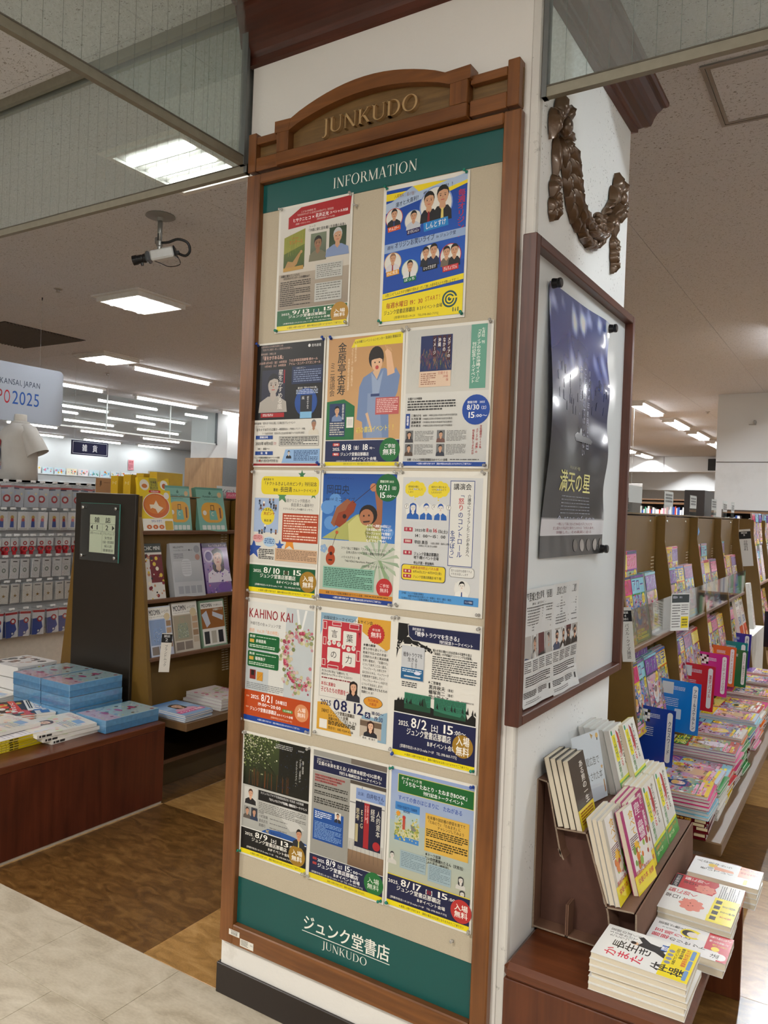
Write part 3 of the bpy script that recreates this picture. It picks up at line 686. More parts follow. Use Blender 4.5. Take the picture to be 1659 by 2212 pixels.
# crown
hd = obj('header', B(MB().bev(-1.620, 1.774, 2.487, -.756, YB, 2.584, .002)), PANW, bd)
def post(x0, x1, z0, z1, y=1.752): obj('crown_block', B(MB().bev(x0, y, z0, x1, 1.786, z1, .002)), FW, bd)
post(-1.622, -1.592, 2.484, 2.598); post(-.789, -.7575, 2.484, 2.598)
for a, b_ in ((-1.5915, -1.5085), (-.8895, -.7895)):
    obj('crown_rail', B(MB().bev(a, 1.754, 2.484, b_, 1.786, 2.523, .002)), FWX, bd)
    obj('crown_rail', B(MB().bev(a, 1.754, 2.563, b_, 1.786, 2.585, .002)), FWX, bd)
yc = 1.742
obj('crown_rail', B(MB().bev(-1.506, yc, 2.482, -.892, 1.786, 2.5165, .002)), FWX, bd)
for a, b_ in ((-1.506, -1.462), (-.942, -.892)):
    obj('crown_block', B(MB().bev(a, yc, 2.517, b_, 1.786, 2.580, .002)), FW, bd)
out = [(-1.512, 2.572), (-1.512, 2.606), (-1.462, 2.603)]
n = 16
arc_o = [(-1.455+i*(.50/n), 2.605+.0555*math.sin(math.pi*i/n)**.85) for i in range(n+1)]
arc_i = [(-1.462+i*(.52/n), 2.572+.049*math.sin(math.pi*i/n)**.8) for i in range(n+1)]
mb = MB()
for i in range(n): mb.prism([arc_i[i], arc_i[i+1], arc_o[i+1], arc_o[i]], 'y', yc, 1.786)
mb.prism([(-1.512, 2.574), (-1.462, 2.572), (-1.455, 2.605), (-1.512, 2.607)], 'y', yc-.001, 1.786)
mb.prism([(-.942, 2.572), (-.884, 2.574), (-.884, 2.607), (-.955, 2.605)], 'y', yc-.001, 1.786)
obj('crown_arch', B(mb), FWX, bd)
mb = MB(); mb.prism([(-1.462, 2.517)]+[(x, z) for x, z in arc_i]+[(-.942, 2.517)], 'y', 1.768, 1.776); obj('arch_panel', B(mb), PANW, bd)
# carved letters, one piece each
lx = -1.350; sc = .0425
BRASS = pm('gilt_letter', '#b8986a', .30, .2, .05, 60)
tot = sum(SERIF[c][0]+.02 for c in 'JUNKUDO'); sx = .312/tot
for ch in 'JUNKUDO':
    mb = MB()
    for p in SERIF[ch][1]:
        q = [(lx+u*sx, 2.5405+w*sc) for u, w in p]; mb.prism(q, 'y', 1.755, 1.768)
    o = obj('letter', B(mb), BRASS, bd); lx += (SERIF[ch][0]+.02)*sx
# stickers at lower left
s = Ink(.042, .0165); s.rect(0, 0, 1, 1, '#e9e7df'); s.rect(.12, .12, .9, .2, '#222')
for i in range(18): s.rect(.2+i*.034, .3, .2+i*.034+RND.uniform(.006, .02), .85, '#222')
s.obj('barcode_sticker', bd, loc=(-1.588+1.19, YF-.0008-YB, .207))
s = Ink(.052, .022); s.rect(0, 0, 1, 1, '#e6e4da'); s.greek(.08, .12, .6, .9, 5, '#55514a'); s.text('E05', .75, .3, .2, .2, '#333'); s.obj('inventory_sticker', bd, loc=(-1.543+1.19, YF-.0008-YB, .186))

# ---------------------------------------------------------------- posters
PAPER = pm('poster_paper', '#dfddd4', .5, 0, .01)
PINM = {'green': pm('pin_green', '#0d7a66', .3, 0, .02), 'blue': pm('pin_blue', '#173f94', .3, 0, .02)}
m, nt, b = newmat('pin_clear'); b.inputs['Base Color'].default_value = (.9, .9, .88, 1); b.inputs['Transmission Weight'].default_value = .75; b.inputs['Roughness'].default_value = .12; PINM['clear'] = m
pin_me = {k: MB().lathe([(.0009, 0), (.0009, .002), (.0042, .0022), (.0045, .0032), (.0026, .005), (.0024, .0095), (.0040, .0115), (.0043, .0135), (.0036, .0145)], n=12).xf(Matrix.Rotation(math.radians(90), 4, 'X')).mesh('pushpin', m, True) for k, m in PINM.items()}
def pin(x, z, colr, where, y=1.7772):
    link('pushpin', pin_me[colr], loc=(x, y-.0006, z), rot=(RND.uniform(-.5, .1), 0, RND.uniform(-.4, .4)),
         label='%s pushpin at the %s' % (colr, where), cat='pushpin', group='pushpins on the information board')
def poster(name, x0, z0, W, H, label, pins='cccc', lift=0):
    """paper sheet with a print child; origin at the lower-left corner, facing -Y"""
    k = 8; mb = MB(); vs = []; 
    for j in range(2):
        for i in range(2): vs.append((W*i, 0, H*j))
    sh = MB().box(0, -.0003, 0, W, .0006, H)
    o = obj('poster', sh, PAPER, loc=(x0, 1.7768-.0012, z0), rot=(-.0008, RND.uniform(-.004, .004), RND.uniform(-.001, .001)), label=label, cat='poster', group='event posters on the information board')
    ink = Ink(W, H); ink.name = name
    cn = [('top left', .012, H-.006), ('top right', W-.008, H-.006), ('bottom left', .008, .007), ('bottom right', W-.008, .008)]
    for (nm, px, pz), c in zip(cn, pins):
        if c != '-': pin(x0+px, z0+pz, {'c': 'clear', 'g': 'green', 'b': 'blue'}[c], '%s corner of the %s poster' % (nm, name))
    return o, ink
def fin(o, ink): ink.obj('print', o, loc=(0, -.00035, 0))
SEATS = '※座席には限りがあります　満席の場合はお立見となりますのでご了承下さい'
def footer(k, y, band, disc, date, dow, time, dowc='#ffffff', strip='#e5d413', sx=.04, free='入場', lw='#f4f2ea', line=None, circ=.88, edge=.03, dy=0):
    k.rect(edge, y, 1-edge*.8, .948, band)
    if line: k.rect(edge, y-.004, 1-edge*.8, y+.003, line)
    h = .948-y
    k.text('2025.', sx+.05, y+h*.2, .13, h*.13, lw, 1)
    k.text(date, sx+.20, y+h*.08, .055*len(date)+.03, h*.26, lw, 1)
    xx = sx+.20+.055*len(date)+.05
    k.text('【', xx, y+h*.16, .04, h*.18, lw, 1); k.text(dow, xx+.035, y+h*.17, .055, h*.15, dowc, 1); k.text('】', xx+.085, y+h*.16, .04, h*.18, lw, 1)
    k.text(time, xx+.135, y+h*.09, .15, h*.23, lw, 1); k.text(':00～', xx+.285, y+h*.16, .13, h*.15, lw, 1)
    k.text('ジュンク堂書店那覇店', sx+.15, y+h*.36, .52, h*.19, lw, 1)
    k.text('B1Fイベント会場', sx+.40, y+h*.60, .32, h*.14, lw, 1)
    k.text('[那覇市牧志1-19-29 D-naha 1～3F　TEL 098-860-7175]', sx+.08, y+h*.82, .66, h*.09, lw)
    k.disc(circ, y+h*.55, .115, disc); k.text(free, circ-.075, y+h*.30, .15, h*.24, lw, 1); k.text('無料', circ-.075, y+h*.56, .15, h*.24, lw, 1)
    k.rect(edge, .948, 1-edge*.8, .984, strip); k.text(SEATS, .18, .958, .74, .018, '#3a3518', 1)
Wp = .262
# --- 1 talk about mongooses
o, k = poster('red-bannered wildlife talk', -1.513, 1.999, .264, .369, 'white poster with red banner and green picture book, alone at the top left', 'ccgc')
k.grad(.03, .02, .98, .56, '#d9d8d2', '#c3bcae'); k.grad(.03, .54, .98, .82, '#a89c8b', '#8f8373')
k.poly([(.14, .095), (.31, .03), (.98, .015), (.965, .155), (.14, .185)], '#a32226')
k.text('こどもの未来社 刊', .31, .058, .2, .016, '#eedfd8'); k.text('『17ひきのマングース おきなわの空の下で』刊行記念', .25, .078, .5, .018, '#eedfd8')
k.text('ヒサクニヒコ', .20, .108, .25, .03, '#fff', 1); k.text('×', .46, .108, .04, .028, '#fff'); k.text('花井正光', .51, .102, .18, .032, '#fff', 1); k.text('スペシャル対談', .70, .106, .24, .022, '#fff', 1)
k.text('(漫画家・イラストレーター)', .24, .148, .2, .014, '#eedfd8'); k.text('(琉球生物学研究フォーラム代表)', .53, .14, .24, .013, '#eedfd8')
k.text('トーク', .43, .185, .09, .022, '#222'); k.text('『沖縄に棲む固有種と外来種の未来』', .41, .212, .52, .025, '#1d1d1d', 1)
k.grad(.09, .25, .38, .50, '#6f7f2c', '#34481a'); k.poly([(.09, .25), (.38, .20), (.38, .32), (.09, .38)], '#8d8f3a')
for i in range(36):
    x = RND.uniform(.09, .375); y = RND.uniform(.26, .42); k.line(x, y, x+RND.uniform(-.01, .02), y-RND.uniform(.03, .07), .0012, RND.choice(['#9da344', '#5d7326', '#c2b857', '#3d5a1e']))
k.text('17ひきの', .19, .255, .1, .018, '#b5572a'); k.text('マングース', .16, .278, .19, .034, '#c4672c', 1)
k.poly([(.11, .49), (.15, .44), (.22, .45), (.27, .41), (.31, .38), (.34, .38), (.31, .42), (.28, .47), (.22, .50)], '#a8824c'); k.disc(.335, .378, .018, '#b18b55', 10); k.poly([(.09, .49), (.37, .485), (.37, .515), (.09, .52)], '#b28a3f')
k.grad(.46, .255, .67, .47, '#75806a', '#454c3b'); k.bust(.56, .27, .47, '#26221d', '#8f6b50', '#73705a', .42)
k.grad(.71, .235, .93, .455, '#2c3f28', '#3c4f37'); k.bust(.82, .235, .455, '#b9b9b9', '#c09474', '#7d8fb3', .5)
k.text('沖縄に連れてこられた', .06, .545, .27, .02, '#2a231c', 1); k.text('17ひきのマングースの運命は？', .1, .567, .38, .02, '#2a231c', 1)
k.greek(.06, .60, .48, .80, 13, '#3d342b', .45)
for a in ((.54, .50, .90, .615), (.54, .645, .90, .79)): k.rect(*a, '#b9bab4'); k.greek(a[0]+.02, a[1]+.008, a[2]-.02, a[3]-.006, 7, '#73736d', .4)
footer(k, .825, '#0d5c30', '#a97e25', '9/13', '土', '15', '#1c4a86'); fin(o, k)
# --- 2 comedy live
o, k = poster('blue comedy show', -1.149, 1.989, .257, .372, 'blue and yellow comedy show poster with round portraits, alone at the top right', 'gggg')
k.rect(.035, .03, .975, .975, '#1246a0'); k.grad(.035, .05, .975, .60, '#0f3f96', '#1a55b4')
k.rect(.035, .055, .40, .105, '#e7cf1c'); k.poly([(.35, .03), (.975, .03), (.975, .05), (.035, .18), (.035, .14)], '#9fb3cf')
k.poly([(.35, .03), (.6, .03), (.975, .05), (.975, .085), (.55, .16)], '#e7cf1c'); k.poly([(.035, .125), (.975, .012), (.975, .062), (.035, .195)], '#a7bad4')
k.text('入場無料｜投げ銭！', .13, .066, .27, .028, '#7b4412'); k.text('漫才と大喜利！', .15, .128, .30, .034, '#1a2340', 1, rot=-.10); k.text('爆笑の１時間！！', .48, .088, .36, .032, '#1a2340', 1, rot=-.10)
k.vtext('毎週オリジン。', .875, .12, .085, .33, '#b41f2c', 1)
def port(cx, cy, r, ring_, people, tagc, tg, tx=0):
    k.disc(cx, cy, r, ring_, 28); k.disc(cx, cy, r*.93, '#dcdad2', 28); rr = r*.69
    for d, hair, cloth, tie, s in people: k.bust(cx+d*r, cy-rr*s*1.0, cy+rr*.88, hair, '#c59776', cloth, .30 if len(people) > 1 else .42, tie)
    k.poly([(cx-r*.72+tx, cy+r*.60), (cx+r*.75+tx, cy+r*.50), (cx+r*.80+tx, cy+r*.82), (cx-r*.66+tx, cy+r*.93)], tagc); k.text(tg, cx-r*.6+tx, cy+r*.63, r*1.25, r*.24, '#eee', 1, rot=-.07)
port(.14, .235, .105, '#b84a33', [(0, '#1a1713', '#22242c', '#2b3d6f', 1)], '#cf5527', 'やんぴー'); port(.375, .275, .108, '#7787ab', [(0, '#15120f', '#bfc4cc', None, 1)], '#241c52', 'あつきにぃにぃ')
port(.63, .175+.02, .19, '#7f97c8', [(-.42, '#17130f', '#1a1a20', '#7c1820', .85), (.40, '#17130f', '#1c1c1f', '#d3c169', 1.05)], '#1f7fc4', 'しんとすけ')
k.poly([(.035, .42), (.975, .385), (.975, .44), (.035, .485)], '#92a9cd'); k.text('週刊', .07, .433, .075, .027, '#10204d', 1, rot=-.04); k.text('オリジンお笑いライブ', .16, .415, .47, .043, '#10204d', 1, rot=-.04); k.text('in ジュンク堂', .65, .405, .22, .027, '#10204d', 1, rot=-.04)
port(.145, .555, .105, '#cfa36a', [(0, '#8a654c', '#d0ccd0', '#8c2028', 1)], '#d99a2b', 'わに先生'); port(.355, .62, .10, '#8ab7a0', [(0, '#17130f', '#dadada', '#222', 1)], '#12724a', 'ぽっち')
port(.585, .545, .115, '#31488c', [(-.42, '#17130f', '#22252e', None, .9), (.36, '#17130f', '#1d2946', None, 1.1)], '#16171c', 'いってきます'); port(.82, .565, .12, '#b5303a', [(-.38, '#17130f', '#6e6253', None, .9), (.36, '#17130f', '#1e1e22', None, 1.0)], '#c02a2a', 'びんちょうたん')
k.poly([(.035, .775), (.975, .70), (.975, .74), (.035, .815)], '#e9d51d'); k.text('人気コンビ“しんとすけ”が無料で見れる！そして推しの若手芸人たちが勢いんです！！', .07, .777, .86, .023, '#25231a', 1, rot=-.062)
k.poly([(.035, .82), (.975, .765), (.975, .975), (.035, .975)], '#e9d51d'); k.text('毎週水曜日 19：30', .085, .845, .44, .042, '#9c2218', 1, rot=-.03); k.text('START！', .55, .825, .20, .042, '#9c2218', rot=-.03)
k.text('ジュンク堂書店那覇店', .06, .898, .38, .033, '#2c2b20', 1, rot=-.02); k.text('B１Fイベント会場', .46, .892, .29, .028, '#2c2b20', 1, rot=-.02); k.text('[那覇市牧志1-19-29　TEL098-860-7175]', .19, .943, .52, .02, '#2c2b20')
for r, c in ((.085, '#1c4a54'), (.066, '#e9d51d'), (.052, '#1c4a54'), (.036, '#e9d51d'), (.02, '#1c4a54')): k.disc(.83, .865, r, c, 24)
k.rect(.83, .85, .92, .862, '#e9d51d'); k.text('lil', .86, .925, .08, .03, '#1c4a54'); fin(o, k)
# --- 3 black theatre poster
o, k = poster('black theatre talk', -1.586, 1.605, .262, .368, 'black topped poster with painted face, left end of the second row', 'bbcb')
k.rect(.02, .015, .98, .625, '#0c0d10'); k.rect(.02, .62, .98, .97, '#d9d7cf'); k.rect(.02, .97, .98, .987, '#8d1a22')
k.text('公益社団法人日本劇団協議会 主催', .09, .022, .32, .016, '#b99d92'); k.text('『社会の中に演劇を～新しい活動拠点形成事業～』', .1, .045, .45, .018, '#b99d92'); k.text('青年劇場・沖縄上演', .09, .08, .22, .018, '#c6a89c')
k.text('「星をかすめる風」', .1, .105, .34, .034, '#ddb3a4', 1); k.text('2025年11月14日（金）14時開演', .07, .15, .4, .022, '#dbb1a2'); k.text('11月18日（火）19時開演', .15, .178, .31, .02, '#dbb1a2')
k.text('うるま市民芸術劇場 燈ホール', .50, .145, .40, .022, '#dbb1a2', 1); k.text('アイム・ユニバースてだこホール', .50, .172, .44, .022, '#dbb1a2', 1); k.disc(.78, .05, .018, '#ddd', 8); k.text('青年劇場', .81, .04, .13, .024, '#ddd')
k.rect(.12, .22, .46, .60, '#23263a'); k.bust(.29, .24, .56, '#171920', '#b0a79f', '#a9a49c', .46); k.vtext('星をかすめる風', .355, .22, .075, .32, '#e6e2da'); k.rect(.12, .565, .46, .60, '#a3191f'); k.greek(.15, .573, .30, .595, 2, '#ddd')
k.rect(.437, .225, .452, .33, '#9e1d22'); k.rect(.55, .205, .97, .345, '#16264a'); k.text('～あらすじ～', .6, .212, .14, .016, '#ccc'); k.greek(.575, .235, .95, .335, 6, '#7987a8')
k.disc(.76, .49, .155, '#1d4a94'); k.text('最注目「星をかすめる風」', .64, .37, .28, .016, '#ddd', 1); k.greek(.62, .392, .92, .43, 3, '#b8c6e2'); k.rect(.685, .435, .845, .60, '#20232c'); k.rect(.685, .565, .845, .615, '#7fb6dc'); k.vtext('星をかすめる', .77, .445, .035, .1, '#ddd'); k.vtext('風', .70, .445, .04, .025, '#ddd')
k.text('青年劇場「星をかすめる風」公演記念プレイベント', .03, .637, .6, .02, '#2a2a2a'); k.text('トークイベント', .05, .665, .14, .016, '#2a2a2a'); k.text('「星をかすめたのは誰か', .035, .685, .34, .024, '#1d1d1d'); k.text('―韓国国民詩人・尹東柱とアジア・沖縄」', .38, .688, .40, .018, '#2a2a2a')
k.text('トーク出演 呉世宗 （琉球大学人文社会学部 地域アジア文化学科 教授）', .15, .72, .62, .018, '#333'); k.bust(.88, .625, .745, '#6d6d6d', '#a67a5e', '#d5cfc0', .42)
k.rect(.06, .745, .31, .775, '#20468f'); k.text('開催日時', .12, .75, .12, .018, '#fff', 1); k.text('2025年 8月31日', .06, .795, .26, .028, '#222', 1); k.text('（日）', .31, .798, .07, .022, '#b02222'); k.text('14：00～', .09, .84, .18, .024, '#222', 1)
k.frame(.405, .755, .955, .83, .004, '#555'); k.greek(.42, .762, .94, .825, 5, '#444'); k.rect(.06, .872, .32, .902, '#20468f'); k.text('会　場', .14, .876, .1, .02, '#fff', 1); k.text('ジュンク堂書店那覇店 B1Fイベント会場', .04, .915, .38, .016, '#222', 1); k.greek(.08, .938, .4, .962, 3, '#444'); k.disc(.13, .948, .012, '#a22', 8)
k.poly([(.50, .858), (.975, .855), (.975, .965), (.45, .965)], '#8db1da'); k.bust(.55, .865, .93, '#15151a', '#c9c4bd', '#22242c', .42); k.greek(.62, .868, .95, .95, 7, '#2d4a74'); fin(o, k)
# --- 4 rakugo
o, k = poster('tan kimono storytelling', -1.319, 1.605, .256, .368, 'tan poster of a waving woman in a blue kimono, middle of the second row', 'bccc')
k.grad(.03, .02, .975, .80, '#b98d5c', '#c99f6c'); k.poly([(.33, .10), (.38, .05), (.975, .05), (.975, .10)], '#e0cf20'); k.poly([(.33, .10), (.38, .04), (.975, .015), (.975, .08)], '#e0cf20'); k.text('8.30沖縄コンベンションセンター 独演会 開催記念', .37, .052, .58, .022, '#4b431a', 1, rot=-.035)
k.vtext('金原亭杏寿', .155, .055, .115, .40, '#20201e', 1); k.vtext('ミニ落語会', .055, .20, .075, .26, '#20201e'); k.vtext('島育ちの声が', .375, .08, .028, .13, '#ecd9b8'); k.vtext('「ちむぐくる」な語りを届ける', .335, .09, .028, .30, '#ecd9b8'); k.vtext('沖縄出身初の女性落語家', .29, .18, .026, .24, '#ecd9b8')
k.poly([(.45, .40), (.50, .33), (.64, .28), (.77, .27), (.86, .32), (.90, .27), (.955, .33), (.93, .45), (.86, .55), (.83, .60), (.84, .78), (.52, .78), (.50, .66), (.43, .64)], '#7187ae')
k.poly([(.56, .45), (.70, .45), (.76, .78), (.56, .78)], '#8497b8'); k.poly([(.60, .30), (.68, .36), (.75, .28), (.70, .46), (.62, .46)], '#94a6c3'); k.poly([(.615, .295), (.67, .35), (.72, .27), (.67, .26)], '#d7b38f')
k.rect(.60, .455, .71, .475, '#2c3d6b')
k.disc(.655, .19, .095, '#1d1512', 18, .085); k.disc(.665, .225, .07, '#dfb48f', 18, .065); k.poly([(.585, .21), (.59, .16), (.73, .15), (.745, .21), (.70, .195), (.63, .20)], '#1d1512')
for q in (.64, .695): k.disc(q, .225, .009, '#2a1a14', 8)
k.disc(.668, .262, .022, '#b5473f', 10); k.poly([(.80, .33), (.78, .20), (.76, .15), (.79, .13), (.84, .16), (.86, .22), (.89, .31)], '#dfb48f')
for q in range(4): k.line(.79+q*.018, .15, .765+q*.02, .105+q*.006, .004, '#dfb48f')
k.poly([(.54, .60), (.57, .59), (.64, .73), (.62, .74)], '#d9b491'); k.rect(.665, .485, .955, .61, '#b85a5a'); k.greek(.68, .495, .94, .60, 8, '#e6c3bd')
k.poly([(.03, .50), (.26, .485), (.40, .54), (.40, .79), (.03, .79)], '#1b6a3c'); k.rect(.07, .515, .28, .765, '#23395f'); k.bust(.17, .53, .65, '#15110e', '#c99f7c', '#7187ae', .4); k.vtext('金原亭杏寿', .235, .52, .03, .12, '#ddd', 1); k.greek(.08, .66, .27, .76, 6, '#c8c6bb'); k.rect(.30, .62, .39, .70, '#e8e6dd'); k.rect(.315, .635, .375, .685, '#d7d6cf')
k.text('初の書店イベント！！', .43, .70, .50, .045, '#e4d46d', 1, rot=-.04)
k.rect(.03, .795, .975, .955, '#18244d'); k.rect(.03, .792, .975, .797, '#ddd'); k.rrect(.13, .815, .22, .838, '#b83a33', .01); k.text('日時', .145, .819, .06, .015, '#fff', 1); k.text('2025.', .13, .85, .10, .022, '#fff', 1); k.text('8/8', .25, .825, .13, .045, '#fff', 1); k.text('（金）', .38, .835, .12, .032, '#fff', 1); k.text('18', .51, .825, .085, .045, '#fff', 1); k.text('時～', .61, .845, .07, .02, '#fff')
k.rrect(.13, .888, .22, .911, '#b83a33', .01); k.text('場所', .145, .892, .06, .015, '#fff', 1); k.text('ジュンク堂書店那覇店', .235, .885, .37, .027, '#fff', 1); k.text('B1Fイベント会場', .39, .92, .31, .024, '#fff', 1); k.text('[那覇市牧志1-19-29 D-naha 1～3F　TEL 098-860-7175]', .18, .945, .54, .013, '#ddd'); k.disc(.86, .868, .125, '#1c6a35'); k.text('ご参加', .79, .825, .14, .032, '#eee', 1); k.text('無料', .775, .862, .165, .045, '#eee', 1)
k.rect(.03, .958, .975, .985, '#dccb1f'); k.text('座席に限りがあります。満席の場合はお立見になります。', .28, .965, .42, .012, '#56501c'); fin(o, k)
# --- 5 media talk
o, k = poster('grey palm photo talk', -1.064, 1.606, .253, .369, 'pale grey poster with teal banner and blue disc, right end of the second row', 'cccc')
k.grad(.03, .02, .975, .47, '#bfc0bb', '#c9c8c0'); k.grad(.03, .47, .975, .95, '#d4d4ce', '#bdbfbd')
for i in range(140):
    x = RND.uniform(.05, .80); y = RND.uniform(.10, .42); k.line(x, y, x+RND.uniform(-.03, .03), y-RND.uniform(.02, .06), .0009, RND.choice(['#a9ada6', '#b4b7b0', '#9ea29a']))
k.rect(.76, .02, .935, .455, '#5f9a86'); k.vtext('七月社 刊', .875, .045, .036, .11, '#eef2ec', 1); k.vtext('『メディアのなかの沖縄イメージ』', .825, .045, .046, .38, '#eef2ec', 1); k.vtext('刊行記念トークイベント', .775, .14, .046, .28, '#eef2ec', 1)
k.rect(.19, .07, .555, .32, '#1d2c5c'); 
for i in range(130):
    x = RND.uniform(.195, .545); y = RND.uniform(.20, .315); k.line(x, y, x+RND.uniform(-.02, .02), y-RND.uniform(.02, .05), .0016, RND.choice(['#c8632c', '#d98a2e', '#c9b04a', '#6f8f36', '#a33f28', '#3f6a3a']))
for x, t_, h_ in ((.50, 'メディアの', .16), (.445, 'なかの', .11), (.39, '沖縄', .07), (.335, 'イメージ', .13)): k.rect(x-.003, .075, x+.038, .09+h_, '#43212c'); k.vtext(t_, x, .09, .034, h_*.9, '#eee', 1)
k.rect(.185, .32, .55, .43, '#dcc3ab'); k.text('交錯する', .40, .325, .12, .022, '#a63a2c'); k.text('沖縄', .46, .35, .06, .022, '#a63a2c'); k.text('像', .495, .375, .03, .02, '#a63a2c'); k.greek(.205, .335, .38, .42, 6, '#9b6f5c')
k.text('交錯する沖縄像', .06, .50, .17, .018, '#333', 1); k.greek(.06, .525, .62, .60, 4, '#3c3c3c', .55); k.disc(.845, .60, .15, '#10439b', 28); k.text('開催日時　2025', .75, .54, .19, .018, '#e8ecf4', 1); k.text('8/30', .745, .565, .14, .036, '#fff', 1); k.text('（土）', .885, .575, .09, .024, '#fff', 1); k.text('15', .75, .615, .09, .042, '#fff', 1); k.text(':00～', .84, .628, .13, .026, '#fff', 1)
k.rect(.045, .615, .095, .72, '#1b418f'); k.vtext('登壇者', .055, .63, .03, .07, '#fff', 1)
for i, (a, b_) in enumerate((('三島わかな', '（編著者・沖縄県立芸術大学芸術文化研究所共同研究員）'), ('久万田 晋', '（沖縄県立芸術大学芸術文化研究所教授）'), ('遠藤美奈', '（沖縄県立芸術大学音楽学部准教授）'), ('鈴木耕太', '（沖縄県立芸術大学芸術文化研究所准教授）'))): k.text(a, .11, .62+i*.024, .12, .018, '#222', 1); k.text(b_, .235, .623+i*.024, .42-.05*(i > 0), .014, '#333')
for i, (x, y, c) in enumerate(((.05, .735, '#3a3a40'), (.42, .735, '#6c4e46'), (.05, .83, '#4a3b32'), (.42, .83, '#2e3442'))): k.rect(x, y, x+.09, y+.085, '#6d6f70'); k.bust(x+.045, y+.004, y+.085, '#1b1714', '#c89d80', c, .42, None, 1 if i == 0 else 0); k.greek(x+.11, y+.004, x+.33, y+.08, 8, '#7a7a78', .4)
k.vtext('文化創造の100年', .895, .705, .026, .16, '#a8262c', 1); k.vtext('メディアは「沖縄」の', .855, .725, .026, .17, '#a8262c', 1); k.vtext('何を発信してきたのか', .815, .735, .026, .17, '#a8262c', 1)
k.text('会場：ジュンク堂書店那覇店 B1Fイベント会場', .08, .932, .47, .018, '#222', 1); k.greek(.58, .936, .9, .948, 1, '#555'); k.rect(.03, .955, .975, .985, '#13418f'); k.text(SEATS, .2, .962, .62, .014, '#eef', 1); fin(o, k)
# --- 6 doctor essay
o, k = poster('yellow headed doctor essay', -1.584, 1.229, .26, .368, 'yellow-titled white poster with green footer, left end of the third row', 'cccc')
k.grad(.03, .02, .98, .75, '#d9d7cc', '#d3d1c8')
k.star(.74, .035, .055, '#2e6f43'); k.star(.47, .20, .10, '#4d8457'); k.star(.91, .19, .05, '#4f7f56'); k.star(.08, .64, .12, '#2a4c9a'); k.star(.46, .60, .07, '#2f57a3'); k.star(.60, .56, .12, '#d98a2a'); k.rrect(.16, .05, .98, .195, '#ddc91d', .06)
k.text('遠見書房 刊', .19, .066, .15, .018, '#222', 1); k.text('「ドクトルきよしの大ピンチ」刊行記念', .19, .092, .76, .032, '#1b1b1b', 1); k.text('著者・', .34, .145, .1, .026, '#222', 1); k.text('長田清', .44, .132, .17, .042, '#1b1b1b', 1); k.text('さんトークイベント', .62, .145, .33, .026, '#222', 1)
k.text('長田クリニック院長の', .50, .225, .37, .028, '#222'); k.text('長田清さん最新刊！', .60, .258, .34, .028, '#222'); k.text('ドクトルきよしの41編のエッセイ。', .49, .295, .44, .02, '#222')
k.rect(.07, .225, .43, .50, '#9db1cf'); k.disc(.27, .37, .10, '#ddca32', 18)
for i in range(16): x, y = RND.uniform(.08, .41), RND.choice([RND.uniform(.23, .29), RND.uniform(.44, .5)]); k.disc(x, y, .014, RND.choice(['#2a2f3c', '#8a6a4f', '#3d5f8e', '#e8e0d0'])); k.rect(x-.012, y+.01, x+.012, y+.03, RND.choice(['#2a2f3c', '#51657f', '#7a4a3a']))
k.text('ドクトルきよしの', .13, .305, .27, .026, '#1f1f2b', 1); k.text('大ピンチ', .21, .335, .17, .028, '#a13222', 1); k.text('長田 清', .22, .395, .11, .02, '#333'); k.rect(.49, .34, .99, .565, '#a73f1d'); k.greek(.51, .355, .97, .555, 10, '#e9cbb8', .5)
k.disc(.14, .55, .08, '#dba9a8', 14, .035); k.greek(.08, .53, .2, .565, 3, '#9a3f3f'); k.disc(.31, .575, .09, '#a8c5de', 14, .04); k.greek(.24, .55, .38, .595, 3, '#2f5c94'); k.greek(.16, .635, .38, .72, 6, '#333', .55)
k.rect(.40, .62, .99, .72, '#c8a584'); k.greek(.42, .63, .98, .71, 7, '#705744', .45); footer(k, .765, '#0f5230', '#9a7420', '8/10', '日', '15', '#6a2a2a'); fin(o, k)
# --- 7 ukulele
o, k = poster('blue sky ukulele concert', -1.322, 1.233, .256, .363, 'blue sky poster of a man raising a ukulele, middle of the third row', 'cccc')
k.grad(.03, .02, .975, .53, '#0f438f', '#3a76bd'); 
for x, y, r in ((.1, .28, .09), (.2, .22, .08), (.3, .30, .1), (.15, .4, .09), (.9, .45, .06)): k.disc(x, y, r, '#5b8fcb', 14, r*.6)
k.text('ハワイアンミュージシャン', .08, .045, .36, .022, '#132c5c'); k.text('岡田央', .075, .105, .31, .075, '#101c34'); k.text('special', .07, .205, .11, .02, '#132544'); k.text('ミニライブ', .19, .20, .27, .035, '#132544')
k.poly([(.04, .52), (.28, .42), (.48, .33), (.66, .30), (.80, .40), (.82, .53)], '#a5a85f'); k.poly([(.38, .40), (.50, .33), (.57, .40), (.70, .42), (.66, .53), (.40, .53)], '#c1bf79')
k.poly([(.66, .37), (.60, .46), (.64, .53), (.70, .46)], '#8a8c4a')
k.poly([(.15, .40), (.22, .28), (.36, .21), (.43, .24), (.40, .29), (.28, .37), (.20, .43)], '#91583a'); k.poly([(.70, .12), (.75, .11), (.81, .22), (.81, .38), (.77, .44), (.69, .41), (.74, .28)], '#9a6040'); k.disc(.69, .12, .045, '#b67a55', 10)
k.disc(.635, .325, .115, '#1a130f', 18, .075); k.disc(.615, .345, .09, '#a96f4d', 18, .062)
for q, z in ((.58, .335), (.645, .33)): k.disc(q, z, .011, '#22140e', 8)
k.poly([(.57, .375), (.66, .368), (.655, .38), (.58, .387)], '#3a1f18'); k.poly([(.20, .41), (.25, .32), (.34, .30), (.37, .26), (.43, .22), (.48, .25), (.45, .31), (.40, .34), (.35, .39), (.27, .43)], '#8a3b1c'); k.line(.44, .24, .74, .085, .006, '#3b1c12'); k.disc(.33, .345, .025, '#2a120c', 10)
